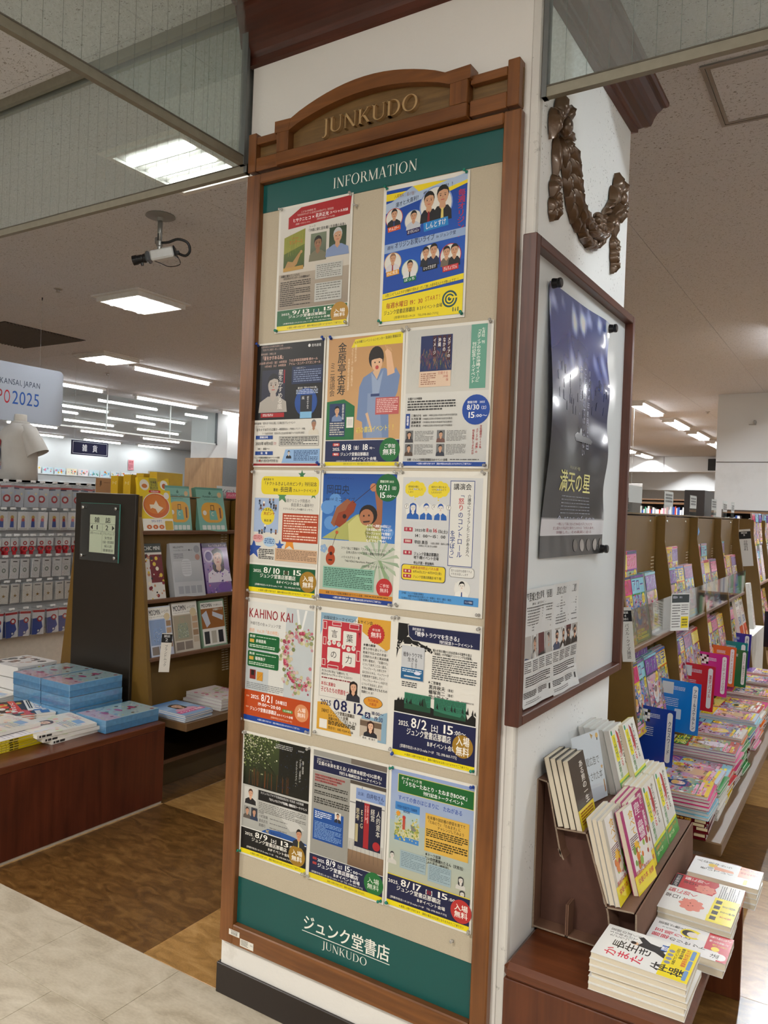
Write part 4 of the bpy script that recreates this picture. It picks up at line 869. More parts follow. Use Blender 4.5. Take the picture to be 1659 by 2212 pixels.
k.disc(.865, .12, .145, '#12602f', 28); k.text('開催日時 2025', .77, .065, .17, .02, '#e4eedd', 1); k.text('9/21', .76, .10, .13, .04, '#fff', 1); k.text('（日）', .90, .11, .09, .026, '#fff', 1); k.text('15', .76, .155, .085, .042, '#fff', 1); k.text(':00～', .85, .168, .12, .028, '#fff', 1)
for i, t_ in enumerate(('ハワイへ渡航200回以上！', '日本全国16カ所でレッスや', 'ワークショップを開催！', 'アメリカ本土、韓国やタイ', 'などでも活動中！')): k.text(t_, .62, .395+i*.028, .32-.05*(i == 4), .022, '#fff', 1)
k.rect(.03, .53, .975, .94, '#bfc2b4'); k.grad(.03, .53, .975, .94, '#c6c8bd', '#b6baa9')
for i in range(14):
    a = math.radians(-160+i*24); k.poly([(.78, .66), (.78+.24*math.cos(a-.07), .66+.15*math.sin(a-.07)), (.78+.27*math.cos(a), .66+.165*math.sin(a)+.02), (.78+.22*math.cos(a+.09), .66+.14*math.sin(a+.09))], '#91a78c' if i % 2 else '#a5b59b')
k.poly([(.78, .66), (.82, .66), (.93, .82), (.90, .84)], '#86a079')
k.disc(.165, .675, .062, '#a4421c', 18, .05); k.disc(.175, .61, .046, '#a4421c', 18, .036); k.disc(.17, .635, .02, '#3a160c', 10); k.line(.18, .59, .235, .475, .0045, '#5c2f1c'); k.disc(.238, .47, .02, '#b5562a', 8); k.rect(.14, .68, .19, .69, '#2a120c')
for i in range(5): a = i*1.256; k.disc(.07+.028*math.cos(a), .60+.02*math.sin(a), .022, '#88a6c8', 8)
k.text('マウイ島にて開催の「ファルセットコンテスト」で', .30, .575, .63, .022, '#27302a'); k.text('日本人初のハワイ語賞と優勝の同時受賞！', .37, .605, .52, .022, '#27302a'); k.text('ハワイのグラミー賞', .31, .645, .24, .02, '#27302a'); k.text('「Nā Hōkū Hanohano Awards」', .34, .67, .42, .022, '#27302a'); k.text('2007年ファイナリスト', .58, .70, .33, .022, '#27302a')
k.rect(.075, .735, .74, .90, '#7fb09c'); k.greek(.09, .745, .72, .89, 11, '#3c5c50', .5); k.disc(.87, .86, .10, '#b42a2c'); k.text('ご参加', .81, .83, .12, .026, '#f0dcd8'); k.text('無料', .815, .862, .11, .033, '#f0dcd8')
k.rect(.03, .918, .975, .952, '#c0822a'); k.text('会場：ジュンク堂書店那覇店 B1Fイベント会場', .12, .926, .48, .018, '#2a1f12', 1); k.greek(.63, .93, .92, .942, 1, '#4d381c'); k.rect(.03, .952, .975, .985, '#1a3a86'); k.text(SEATS, .22, .96, .62, .016, '#fff', 1); fin(o, k)
# --- 8 anger lecture
o, k = poster('blue figures lecture', -1.066, 1.233, .255, .365, 'white poster with blue cartoon people, right end of the third row', 'cccc')
k.rect(.05, .045, .955, .90, '#c9cbcb'); k.rect(.60, .065, .87, .66, '#233f80'); k.rect(.607, .07, .863, .655, '#d9d9d3'); k.text('講演会', .635, .085, .20, .045, '#1d1d1d', 1)
k.vtext('介護中にイライラしたことがある方へ', .795, .16, .04, .43, '#1d1d1d', 1); k.vtext('「', .70, .145, .06, .035, '#1f3c7c', 1); k.vtext('怒り', .695, .185, .065, .09, '#b02a2e', 1); k.vtext('のコントロール', .695, .28, .06, .32, '#1f3c7c', 1); k.vtext('を学ぼう」', .615, .41, .06, .22, '#1f3c7c', 1)
for cx, ls in ((.20, ('認知症の親に', 'ついイライラして', 'しまう')), (.47, ('相手から怒りをぶ', 'つけられたらどう', 'したらいい？'))):
    for a in range(9): k.disc(cx+.085*math.cos(a*.7), .13+.032*math.sin(a*.7), .042, '#dfcb2e', 10)
    for a, r in ((0, .012), (.02, .008)): k.disc(cx, .185+a, r, '#dfcb2e', 8)
    for i, l in enumerate(ls): k.text(l, cx-.085, .105+i*.019, .17*len(l)/8, .015, '#3c3a18', 1)
for cx, lg_ in ((.18, 1), (.335, 0), (.50, 0)):
    k.disc(cx, .285, .085, '#dcdcd6', 18); k.bust(cx, .225, .345, '#1d4e9b', '#dfdcd4', '#1d5aa8', .42, '#c9ccd2' if not lg_ else None, lg_)
    k.disc(cx+.09 if not lg_ else cx-.075, .255, .026, '#333', 12); k.disc(cx+.09 if not lg_ else cx-.075, .255, .023, '#e4e4de', 12); k.text('?', (cx+.09 if not lg_ else cx-.075)-.009, .243, .018, .024, '#222', 1)
for y, t_ in ((.405, '日　時'), (.49, '登壇者'), (.572, '場　所')): k.rect(.085, y, .185, y+.03, '#a5263e'); k.text(t_, .10, y+.005, .07, .018, '#eed', 1)
k.text('2025年', .21, .41, .13, .024, '#222', 1); k.text('8', .345, .405, .028, .028, '#b02a2e', 1); k.text('月', .375, .412, .035, .022, '#222', 1); k.text('16', .415, .405, .06, .028, '#b02a2e', 1); k.text('日(土)', .48, .412, .11, .024, '#222', 1); k.text('14：00～15：00', .21, .447, .36, .028, '#222', 1)
k.text('早田 真吾', .21, .495, .16, .026, '#222', 1); k.text('公認心理師・臨床心理士', .40, .503, .22, .015, '#333'); k.text('（医療法人天仁会 天久台病院）', .25, .525, .24, .015, '#333'); k.text('ジュンク堂書店那覇店', .21, .578, .29, .025, '#222', 1); k.text('地下1階イベント会場', .21, .605, .29, .025, '#222', 1); k.text('申込不要・参加無料', .21, .645, .24, .022, '#222', 1)
k.rrect(.07, .67, .585, .785, '#1f3058', .03); k.rrect(.077, .674, .578, .781, '#dfc832', .03); k.text('高齢者虐待防止パネル展', .175, .68, .33, .022, '#a52a22', 1)
for y, t_, u in ((.706, '期　間', '8月16日(土)～8月29日(金)'), (.742, '場　所', 'ジュンク堂書店那覇店 地下1階')): k.rect(.095, y, .19, y+.026, '#a5263e'); k.text(t_, .11, y+.005, .065, .015, '#eed', 1); k.text(u, .21, y+.003, .33, .02, '#332', 1)
k.rrect(.625, .665, .90, .735, '#8a8a86', .03); k.rrect(.63, .668, .895, .732, '#d9d9d3', .03); k.text('怒りは自然な感情ですよ', .645, .68, .23, .018, '#222'); k.text('それをお話しします', .645, .703, .19, .018, '#222'); k.disc(.775, .815, .09, '#dcdcd6', 18); k.bust(.77, .755, .875, '#222', '#dfdcd4', '#e3e2dc', .45, '#1f3c7c'); k.line(.695, .84, .70, .77, .006, '#dfdcd4')
k.rect(.05, .865, .955, .925, '#4f93cd'); k.text('【共催】ジュンク堂書店那覇店', .075, .87, .27, .016, '#1b2b44', 1); k.text('那覇市地域包括支援センター新都心・松川・識名・城岳', .16, .889, .5, .016, '#1b2b44', 1); k.text('【お問合せ先】ジュンク堂書店那覇店 TEL 098-860-7175', .075, .908, .5, .015, '#1b2b44', 1); k.rect(.80, .885, .90, .915, '#173f70'); k.text('ジュンク堂書店', .81, .893, .08, .013, '#ddd', 1); fin(o, k)
# --- 9 wreath reading
o, k = poster('flower wreath reading', -1.589, .845, .264, .371, 'flower wreath poster with orange footer, left end of the fourth row', 'cccc')
k.rect(.03, .045, .98, .76, '#bcc3c5'); k.rect(.38, .045, .60, .76, '#d5d6d1'); k.rect(.03, .03, .60, .30, '#d7d8d3')
k.text('KAHINO KAI', .06, .085, .64, .075, '#8e1f26', 1); k.text('沖縄可否の会 in ジュンク堂', .08, .19, .45, .028, '#2a2a2a'); k.text('朗読　Vol.39『本の時間』', .075, .245, .45, .032, '#d8a07a', 1)
k.poly([(.74, .05), (.77, .05), (.82, .24), (.79, .24)], '#dfe0dd'); k.poly([(.86, .05), (.89, .05), (.82, .24), (.80, .24)], '#e4e5e2')
wc_ = ['#a9ac7d', '#bcb98c', '#8d9467', '#c9a4a4', '#b66b78', '#9c4457', '#c7b9a2', '#76804f', '#d3c6b7', '#b98d92']
for i in range(330):
    a = RND.uniform(0, 6.283); rr = RND.gauss(.245, .042); x = .845+rr*math.cos(a); y = .43+rr*.71*math.sin(a)*1.15
    if x < .975: k.disc(x, y, RND.uniform(.012, .028), RND.choice(wc_), 6)
for i in range(26):
    a = RND.uniform(0, 6.283); x = .845+.245*math.cos(a); y = .43+.2*math.sin(a)
    if x < .95: k.disc(x, y, .02, '#a23a50', 7); k.disc(x+.012, y-.006, .012, '#c9627a', 6)
for y, a, b_ in ((.285, '第1部', '赤嶺直美'), (.425, '第2部', '稲嶺逸子')):
    k.rrect(.07, y, .52, y+.125, '#0f5c2e', .02); k.text(a, .09, y+.012, .08, .02, '#e8efe2', 1); k.greek(.19, y+.02, .48, y+.03, 1, '#cfe0cc'); k.rect(.09, y+.045, .155, y+.072, '#c7a246'); k.text(b_, .18, y+.042, .15, .028, '#f0f2ea', 1); k.greek(.09, y+.088, .46, y+.115, 2, '#cfe0cc')
k.rect(.11, .575, .195, .65, '#7b2420'); k.rect(.13, .58, .175, .62, '#1c1816'); k.rect(.215, .585, .30, .655, '#c98c2a'); k.line(.22, .65, .29, .60, .002, '#33221a'); k.greek(.07, .68, .60, .735, 4, '#86888a', .4)
k.rect(.03, .742, .98, .945, '#b44618'); k.text('日時', .07, .785, .045, .013, '#f0d7b8'); k.text('2025.', .14, .775, .13, .03, '#fff', 1); k.text('8/21', .29, .757, .17, .058, '#fff', 1); k.text('【木曜日】', .48, .78, .20, .03, '#fff', 1)
k.text('19:00～20:00', .24, .822, .34, .034, '#fff', 1); k.rrect(.60, .838, .745, .862, '#5c8a3f', .015); k.text('18:30開場', .615, .842, .11, .015, '#eee'); k.text('場所', .07, .872, .045, .013, '#f0d7b8'); k.text('ジュンク堂書店那覇店', .13, .868, .39, .033, '#fff', 1); k.text('B1Fイベント会場', .53, .882, .22, .02, '#fff', 1); k.text('[那覇市牧志1-19-29 D-naha1～3F]', .44, .915, .30, .016, '#f2cdb8')
k.disc(.865, .84, .095, '#d38c5f'); k.text('入場', .81, .80, .11, .035, '#f6e6da', 1); k.text('無料', .81, .84, .11, .035, '#f6e6da', 1); k.rect(.03, .945, .98, .985, '#123f92'); k.text(SEATS, .25, .957, .60, .015, '#dfe6f2', 1); fin(o, k)
# --- 10 power of words
o, k = poster('red speech bubble book', -1.319, .853, .265, .362, 'white poster with a red book cover of speech bubbles, middle of the fourth row', 'cccc')
k.rect(.05, .045, .92, .95, '#dad8d0'); k.poly([(.05, .045), (.52, .045), (.46, .10), (.10, .12), (.06, .20), (.05, .22)], '#84a5ba'); k.poly([(.52, .045), (.92, .045), (.92, .25), (.88, .27), (.80, .24), (.70, .20), (.60, .16), (.52, .12)], '#cf9c35')
k.text('出版記念トークイベント＆サイン会', .085, .066, .62, .028, '#222', 1); k.rect(.07, .095, .58, .475, '#dad8d0'); k.rect(.078, .10, .572, .47, '#b52f3c')
for x, y, c in ((.15, .145, '言'), (.345, .165, '葉'), (.15, .305, 'の'), (.345, .325, '力')): k.rrect(x, y, x+.165, y+.105, '#dedcd4', .012); k.poly([(x+.01, y+.09), (x+.05, y+.10), (x+.005, y+.128)], '#dedcd4'); k.text(c, x+.038, y+.022, .088, .062, '#1d1b1c')
for i, c in enumerate('ペップトーク'): x = .17+i*.062; y = .275+(.0, -.012, .0, .012, .024, .014)[i]; k.disc(x, y, .026, '#dedcd4', 14); k.text(c, x-.014, y-.011, .028, .02, '#222', 1)
for a in ((.085, .11, .13, .17), (.42, .105, .54, .145), (.09, .23, .13, .29), (.52, .30, .565, .38), (.085, .40, .13, .45), (.16, .44, .30, .468), (.20, .105, .32, .135)): k.frame(*a, .006, '#dedcd4')
k.vtext('乾 倫子', .535, .115, .024, .09, '#4c1018'); k.frame(.065, .47, .585, .69, .003, '#999'); k.text('子どもと共に学ぶ「言葉かけ」で、', .085, .482, .36, .02, '#222', 1); k.text('あなたもペップティーチャーになろう！', .085, .507, .41, .02, '#222', 1); k.greek(.09, .54, .46, .56, 1, '#8c3c40')
k.text('本当に素敵な', .085, .575, .19, .03, '#b52f3c', 1); k.text('子どもたちの笑顔をつくる！', .085, .615, .47, .04, '#b52f3c', 1); k.bust(.50, .53, .688, '#1c1512', '#d2a486', '#2a2c36', .40, None, 1)
k.disc(.75, .155, .095, '#b52a2a', 32); 
for i in range(22): a = i*.2856; k.disc(.75+.092*math.cos(a), .155+.067*math.sin(a), .012, '#b52a2a', 6)
k.text('参加費', .70, .115, .10, .02, '#f0e0dc'); k.text('無料', .685, .142, .13, .042, '#f0e0dc', 1); k.text('本書の概要', .60, .235, .15, .02, '#222', 1)
for i, t_ in enumerate(('誰もが待ち望んでいた！', '乾倫子先生の初の単著！', '圧倒的な人気と講演実績', 'を持つ著者が、「言葉の力」', 'について余すことなく語る。', '「ペップトーク」の考え方や', '伝え方のスキル、ペップトーク', 'を教育界で活用していく', '「ペップティーチャー」の在り方', 'についてお伝えします！', '本当に素敵な子どもたちの', '笑顔をつくる！')): k.text(t_, .60, .262+i*.0295, (.31, .31, .31, .32, .31, .29, .32, .28, .31, .27, .31, .16)[i], .021, '#333', 1 if i > 9 else 0)
k.disc(.745, .665, .115, '#222', 24, .042); k.disc(.745, .665, .11, '#d4912c', 24, .039); k.text('当日参加', .68, .64, .13, .022, '#a23a1c', 1); k.text('大歓迎', .70, .667, .09, .022, '#a23a1c', 1)
k.poly([(.05, .74), (.16, .73), (.22, .77), (.35, .85), (.48, .90), (.50, .95), (.05, .95)], '#cf9c35'); k.poly([(.92, .72), (.85, .74), (.80, .78), (.62, .77), (.60, .90), (.66, .95), (.92, .95)], '#84a5ba')
k.text('2025', .09, .715, .14, .04, '#1a2350', 1); k.text('08.12', .255, .695, .39, .085, '#141c4c', 1); k.rrect(.655, .745, .72, .79, '#1a2350', .01); k.text('火', .665, .75, .045, .033, '#fff', 1); k.text('18:00～', .73, .725, .15, .034, '#1a2350', 1); k.text('19:30', .765, .765, .11, .034, '#1a2350', 1)
k.text('【場所】ジュンク堂書店那覇店', .09, .785, .44, .028, '#3b2a12', 1); k.text('B1Fイベント会場', .20, .815, .25, .025, '#3b2a12', 1); k.text('那覇市牧志１丁目１９-２９', .20, .84, .36, .025, '#2b2412', 1); k.greek(.20, .868, .54, .90, 3, '#2b2412', .7); k.text('問合せ：080-9264-6216', .20, .91, .32, .024, '#2b2412', 1); k.rect(.085, .865, .185, .935, '#e4e2da')
k.rect(.60, .80, .86, .935, '#b8aa99'); k.rect(.60, .81, .86, .85, '#6a5848'); k.bust(.73, .80, .935, '#3a221a', '#dcb396', '#23262e', .46, None, 1); k.rect(.62, .925, .82, .95, '#dedcd4'); k.text('著者　乾 倫子', .635, .93, .16, .016, '#222', 1); fin(o, k)
# --- 11 war trauma
o, k = poster('navy and black trauma book', -1.062, .844, .252, .37, 'white poster with navy title and black torn shapes, right end of the fourth row', 'ccbg')
tp = [(.04, .045), (.16, .045), (.17, .10), (.20, .12), (.28, .16), (.34, .185), (.42, .195), (.45, .215), (.44, .235), (.36, .20), (.22, .175), (.15, .185), (.12, .20), (.10, .17), (.07, .21), (.09, .24), (.05, .27), (.06, .30), (.04, .31), (.05, .22), (.03, .20)]
k.poly([(.04, .045), (.17, .045), (.17, .12), (.10, .17), (.06, .22), (.03, .30)], '#0d0d0f'); k.poly([(.10, .14), (.22, .135), (.32, .175), (.44, .20), (.45, .235), (.36, .205), (.22, .185), (.12, .19)], '#0d0d0f')
for i in range(60): k.disc(RND.choice([RND.uniform(.03, .12), RND.uniform(.2, .45)]), RND.uniform(.17, .23), RND.uniform(.004, .012), RND.choice(['#0d0d0f', '#d8d6ce']), 6)
k.poly([(.155, .05), (.98, .045), (.98, .165), (.22, .16), (.17, .13)], '#c9c7bf'); k.poly([(.162, .055), (.98, .05), (.98, .16), (.225, .156), (.175, .13)], '#161d45')
k.text('泉町書房 刊', .21, .066, .14, .02, '#e0e0e2', 1); k.text('『戦争トラウマを生きる』', .22, .090, .56, .034, '#fff', 1); k.text('刊行記念トークイベント', .53, .130, .38, .024, '#fff', 1)
k.text('痛みを知る側から社会変革の可能性を探る', .46, .195, .44, .02, '#222', 1); k.text('「高強度」の平和論かつスリリングな対談集。', .46, .217, .46, .02, '#222', 1); k.greek(.46, .245, .96, .41, 11, '#4d4d4b', .5)
k.rect(.10, .205, .37, .44, '#a8aaad'); k.rect(.095, .20, .36, .435, '#c2c5c8'); k.text('戦争トラウマを', .115, .245, .23, .034, '#2b2b2f', 1); k.text('生きる', .17, .28, .12, .03, '#2b2b2f', 1); k.vtext('蟻塚亮二', .26, .315, .022, .045, '#333'); k.vtext('黒井秋夫', .215, .315, .022, .045, '#333'); k.rect(.095, .355, .36, .435, '#1d5c8a'); k.greek(.11, .365, .34, .39, 2, '#d7e4ee'); k.rrect(.13, .41, .33, .42, '#dfe6ea', .01); k.disc(.29, .385, .04, '#dde', 12, .012)
k.greek(.11, .455, .29, .495, 3, '#333', .5); k.text('★ご登壇者', .42, .42, .15, .022, '#222', 1)
for i, a in enumerate((('黒井秋夫', '（著者）'), ('蟻塚亮二', '（著者）'), ('當山冨士子', '（ゲスト・沖縄県・精神保健研究会代表）'))): k.text(a[0], .43, .448+i*.034, .045*len(a[0])+.01, .03, '#222', 1); k.text(a[1], .63+.035*(i == 2), .455+i*.034, .10 if i < 2 else .29, .02 if i < 2 else .012, '#222')
pts = [(.03, .62)]; x = .03
while x < .97: pts.append((x, .60-RND.uniform(0, .03)-(.05 if .36 < x < .42 or .85 < x < .88 else 0))); x += .018
k.poly([(.03, .70), (.03, .60), (.14, .585), (.14, .57), (.20, .60), (.36, .59), (.40, .545), (.44, .60), (.60, .63), (.80, .64), (.86, .60), (.88, .64), (.93, .60), (.97, .62), (.97, .70)], '#131513')
for a in ((.15, .53, .46, .64), (.50, .53, .86, .65)): k.rect(*a, '#2f7359'); k.greek(a[0]+.01, a[1]+.01, a[2]-.01, a[3]-.035, 7, '#235845', .5)
k.poly([(.15, .61), (.22, .60), (.34, .605), (.36, .56), (.39, .55), (.42, .61), (.46, .61), (.46, .645), (.15, .645)], '#1c4a35'); k.poly([(.50, .62), (.62, .63), (.80, .635), (.82, .61), (.86, .64), (.86, .655), (.50, .655)], '#1c4a35')
for i in range(20): x = RND.uniform(.03, .95); k.poly([(x, .60), (x+.012, .575+RND.uniform(-.02, .01)), (x+.024, .61)], '#131513')
footer(k, .68, '#161d45', '#9a7522', '8/2', '土', '15', line='#e5e5e0', circ=.84, edge=.03, dy=0); fin(o, k)
# --- 12 banyan photo
o, k = poster('banyan tree photo talk', -1.578, .447, .259, .369, 'banyan tree photo poster with black footer, left end of the bottom row', 'ccgc')
k.rect(.03, .02, .985, .43, '#15160f'); k.grad(.03, .02, .55, .43, '#3d4a26', '#12150d')
for i in range(420):
    x = .03+abs(RND.gauss(0, .22)); y = .02+abs(RND.gauss(0, .13)); 
    if x < .62 and y < .32: k.disc(x, y, RND.uniform(.004, .011), RND.choice(['#5c6b38', '#8c9a62', '#b9bb95', '#36441f', '#222b14', '#6f7d45', '#d5d3b7']), 5)
for a in ((.06, .02, .30, .17), (.04, .12, .35, .20), (.30, .17, .52, .31), (.35, .20, .50, .29), (.10, .20, .50, .31), (.18, .03, .32, .18), (.25, .27, .5, .31), (.28, .05, .34, .19)): k.line(*a, .0035, '#1c1610')
for i in range(34): x = RND.uniform(.10, .72); k.line(x, .29+RND.uniform(-.01, .02), x+RND.uniform(-.01, .01), .42, .0016, RND.choice(['#5f4a26', '#8a4a1c', '#a5561f', '#3a2d18', '#6d5a30']))
for i in range(80): k.disc(RND.uniform(.55, .97), RND.uniform(.05, .38), RND.uniform(.003, .008), RND.choice(['#1f2a44', '#28241d', '#2e3a5c', '#15150f']), 5)
k.vtext('監督・撮影録音', .88, .13, .025, .10, '#d8d8d2'); k.vtext('「やんばる」「大石林山」が', .84, .11, .028, .19, '#d8d8d2'); k.vtext('「アスムイハイクス」へ。', .79, .13, .028, .21, '#d8d8d2'); k.greek(.50, .045, .74, .085, 3, '#bbb', .4); k.text('asmui', .82, .05, .08, .016, '#ddd')
k.rect(.03, .43, .985, .78, '#b3b3ad'); k.grad(.03, .43, .985, .78, '#b9b9b3', '#a3a49f'); k.poly([(.50, .56), (.66, .50), (.90, .55), (.80, .60), (.94, .66), (.75, .70), (.62, .62)], '#c3c3be')
k.rect(.27, .445, .985, .525, '#0e0e10'); k.text('カジュマルブナゲ写真館館長記念 写真家 小町剛廣', .30, .452, .62, .02, '#ddd'); k.text('『カジュマルブナゲ写真館』開館記念トークイベント', .42, .485, .55, .022, '#fff', 1)
k.rect(.06, .445, .25, .58, '#c6c6c0'); k.bust(.155, .452, .58, '#4a2f22', '#cfa183', '#191a1e', .46); k.rect(.12, .55, .20, .572, '#111'); k.disc(.16, .56, .022, '#1c1c20', 10)
for x, c in ((.065, '#58504a'), (.17, '#28364f')): k.rect(x, .60, x+.095, .70, '#3a3d46' if c == '#28364f' else '#8a8a86'); k.bust(x+.047, .605, .70, '#2c2420', '#bd8f74', c, .44)
k.greek(.28, .54, .96, .62, 6, '#6a6a66', .45)
for i, t_ in enumerate(('小町剛廣', '喜長武司', '高橋巧')): k.text(t_, .29, .635+i*.036, .13-.03*(i == 2), .026, '#222'); k.greek(.45, .645+i*.036, .70, .655+i*.036, 1, '#555')
k.text('★登壇者', .28, .615, .08, .014, '#222'); k.poly([(.34, .765), (.42, .735), (.60, .725), (.80, .735), (.98, .76), (.98, .80), (.34, .80)], '#1c4f96'); k.text('MC', .40, .742, .05, .026, '#d9b92a', 1); k.text('首里のすけ', .47, .745, .15, .024, '#0f2f66', 1)
footer(k, .775, '#0c0d0f', '#9a7522', '8/9', '土', '13', line='#e5e5e0', circ=.85); k.bust(.87, .655, .80, '#16120f', '#c58f6d', '#20242c', .42, '#cdc06b'); fin(o, k)
# --- 13 ESG
o, k = poster('grey business book', -1.321, .444, .257, .374, 'grey poster showing a navy business book on a desk, middle of the bottom row', '--cg')
k.rect(.03, .02, .98, .80, '#94938c'); k.rect(.53, .02, .98, .07, '#6e665e'); k.rect(.03, .06, .98, .175, '#b9b9b3'); k.rect(.035, .066, .975, .17, '#161d42'); k.text('合同フォレスト 刊', .08, .076, .2, .018, '#d7d6cf'); k.text('『企業の未来を変える! 人的資本経営×ESG思考』', .06, .096, .88, .03, '#eeede6', 1); k.text('刊行＆増刷記念トークイベント', .38, .135, .54, .025, '#eeede6', 1)
for i, w_ in enumerate((.40, .36, .30)): k.rect(.06, .197+i*.02, .06+w_, .212+i*.02, '#a65a58'); k.text(('2008・6万人の体験から導き出した', '「経験の対話」と「良き心と組織」', 'えして第10段を生む基に！')[i], .06, .198+i*.02, w_, .014, '#2b2523', 1)
k.greek(.06, .27, .50, .30, 2, '#33332f', .6); k.greek(.06, .32, .50, .35, 2, '#33332f', .6); k.greek(.06, .37, .53, .42, 3, '#33332f', .6)
k.rect(.06, .46, .46, .69, '#164a94'); k.rect(.345, .445, .425, .52, '#d8d6cf'); k.bust(.385, .447, .52, '#1a1613', '#c59a7c', '#1f232e', .42, '#3b4f86'); k.greek(.08, .475, .30, .53, 4, '#dfe8f4', .5); k.greek(.08, .55, .44, .68, 12, '#8fb2dc', .4)
k.rect(.53, .175, .98, .80, '#bcbab3'); k.rect(.53, .175, .98, .20, '#4c453e'); k.rect(.535, .205, .97, .60, '#cfcec8'); k.rect(.535, .33, .97, .337, '#777'); k.rect(.68, .205, .69, .60, '#888'); k.rect(.61, .22, .975, .30, '#7f97c6'); k.text('出演：', .63, .245, .11, .026, '#22305a'); k.text('白井旬さん', .74, .24, .22, .036, '#22305a', 1); k.text('（著者）', .88, .28, .08, .014, '#22305a')
k.grad(.53, .68, .98, .80, '#8a6f56', '#6d5541')
for i in range(9): k.line(.55+i*.05, .62, .53+i*.055, .74, .002, '#33302c')
k.rect(.61, .315, .935, .645, '#161a35'); k.rect(.72, .315, .785, .64, '#9e1f28'); k.vtext('企業の未来', .755, .33, .02, .13, '#e6cfc8'); k.vtext('を変える！', .727, .33, .02, .13, '#e6cfc8'); k.vtext('人的資本', .87, .35, .055, .19, '#e6e2d4'); k.vtext('経営', .80, .345, .055, .09, '#e6e2d4'); k.vtext('ESG', .67, .365, .05, .145, '#d9cfa8'); k.vtext('思考', .615, .365, .05, .09, '#d9cfa8'); k.rect(.615, .48, .65, .61, '#b0a47c'); k.disc(.885, .605, .047, '#a8232a', 16); k.text('×', .725, .41, .055, .035, '#d99', 0)
k.rect(.03, .80, .98, .948, '#161d42'); k.rect(.03, .797, .98, .802, '#d8d7d0'); k.rrect(.075, .822, .13, .84, '#a83a38', .006); k.rrect(.075, .858, .13, .876, '#a83a38', .006); k.text('2025.', .14, .825, .10, .022, '#fff', 1); k.text('8/9', .255, .808, .13, .046, '#fff', 1); k.text('【土】', .395, .822, .09, .026, '#fff', 1); k.text('15:', .49, .81, .11, .042, '#fff', 1); k.text('00～', .61, .825, .12, .026, '#fff', 1)
k.text('ジュンク堂書店那覇店', .14, .857, .54, .033, '#fff', 1); k.text('B1Fイベント会場', .36, .895, .34, .027, '#fff', 1); k.text('[那覇市牧志1-19-29 D-naha 1～3F TEL 098-860-7175]', .06, .926, .68, .016, '#e2e2dc'); k.disc(.87, .875, .12, '#1d6a33'); k.text('入場', .79, .835, .15, .04, '#e6ecdf'); k.text('無料', .79, .878, .15, .04, '#e6ecdf')
k.rect(.03, .948, .98, .985, '#dcc91d'); k.text('座席には限りがあります。満席の場合はお立見になります。', .28, .96, .50, .015, '#4c4618', 1); fin(o, k)
# --- 14 seeds
o, k = poster('green titled seed book', -1.062, .446, .254, .373, 'pale blue poster with green title plate, right end of the bottom row', 'gbgc')
k.grad(.03, .02, .98, .40, '#8da0cb', '#a0b0c4'); k.grad(.03, .38, .98, .80, '#a3b5b4', '#b3b49c'); k.rect(.11, .045, .98, .175, '#c9c271'); k.rect(.118, .05, .975, .17, '#17602c'); k.text('ボーダーインク 刊', .15, .062, .24, .022, '#eef0e4', 1); k.text('「うちなーたねとり・たねまきBOOK」', .15, .088, .78, .034, '#fff', 1); k.text('刊行記念トークイベント', .41, .13, .46, .028, '#fff', 1)
k.text('すべての食のはじまりに　たねがある', .12, .195, .74, .036, '#24489c', 1); k.rect(.09, .245, .38, .515, '#3f7fc0'); k.grad(.09, .30, .38, .48, '#9fbccd', '#c3c39a')
for i in range(230):
    x = RND.uniform(.095, .375); y = RND.gauss(.42, .045)
    if .30 < y < .505 and abs(x-.235) > .05*(y < .42): k.disc(x, y, RND.uniform(.005, .014), RND.choice(['#a6a44c', '#c6b757', '#8b9a4a', '#d3c98a', '#6d8b4a', '#dcd3a4']), 6)
k.text('うちなーたねとり・たねまき', .11, .265, .24, .022, '#1c3366', 1); k.text('BOOK', .19, .293, .08, .018, '#1c3366', 1); k.star(.13, .325, .035, '#d9922a', 8, .55); k.rect(.185, .35, .215, .43, '#b24a38'); k.disc(.20, .345, .02, '#b53a30', 8); k.poly([(.28, .38), (.35, .41), (.33, .425), (.29, .42)], '#777a72')
k.rect(.45, .27, .94, .53, '#d3aa4a'); k.text('在来種や固定種の野菜を育てて', .47, .285, .43, .024, '#2c2510', 1); k.text('『たねとり』『たねまき』に', .47, .313, .38, .024, '#2c2510', 1); k.text('チャレンジしてみよう', .59, .341, .30, .024, '#2c2510', 1); k.greek(.465, .375, .93, .43, 4, '#3f3514', .6); k.greek(.465, .445, .93, .51, 4, '#3f3514', .6)
k.text('★トーク出演', .46, .54, .18, .023, '#222', 1); k.text('むい自然農園わたるん（文担当）', .46, .567, .45, .024, '#222', 1); k.text('とみた花子（絵担当）', .46, .594, .29, .024, '#222', 1)
for a in ((.17, .575, .475, .70), (.50, .61, .76, .73)): k.rect(*a, '#98adb5'); k.greek(a[0]+.015, a[1]+.01, a[2]-.01, a[3]-.01, 9, '#6d828a', .4)
for cx, y in ((.075, .60), (.87, .63), (.89, .72)): k.bust(cx, y, y+.09, '#3d3d40', '#d5d2ca', '#c9c7c0', .42, None, 1 if cx > .86 else 0)
footer(k, .765, '#151b42', '#b4302e', '8/17', '日', '15', '#b02a30', line='#d6c43a', sx=-.01, circ=.885); fin(o, k)
# spare pins
pin(-.858, .415, 'clear', 'blank cloth below the seed poster'); pin(-1.235, 2.327, 'clear', 'blank cloth between the two top posters')
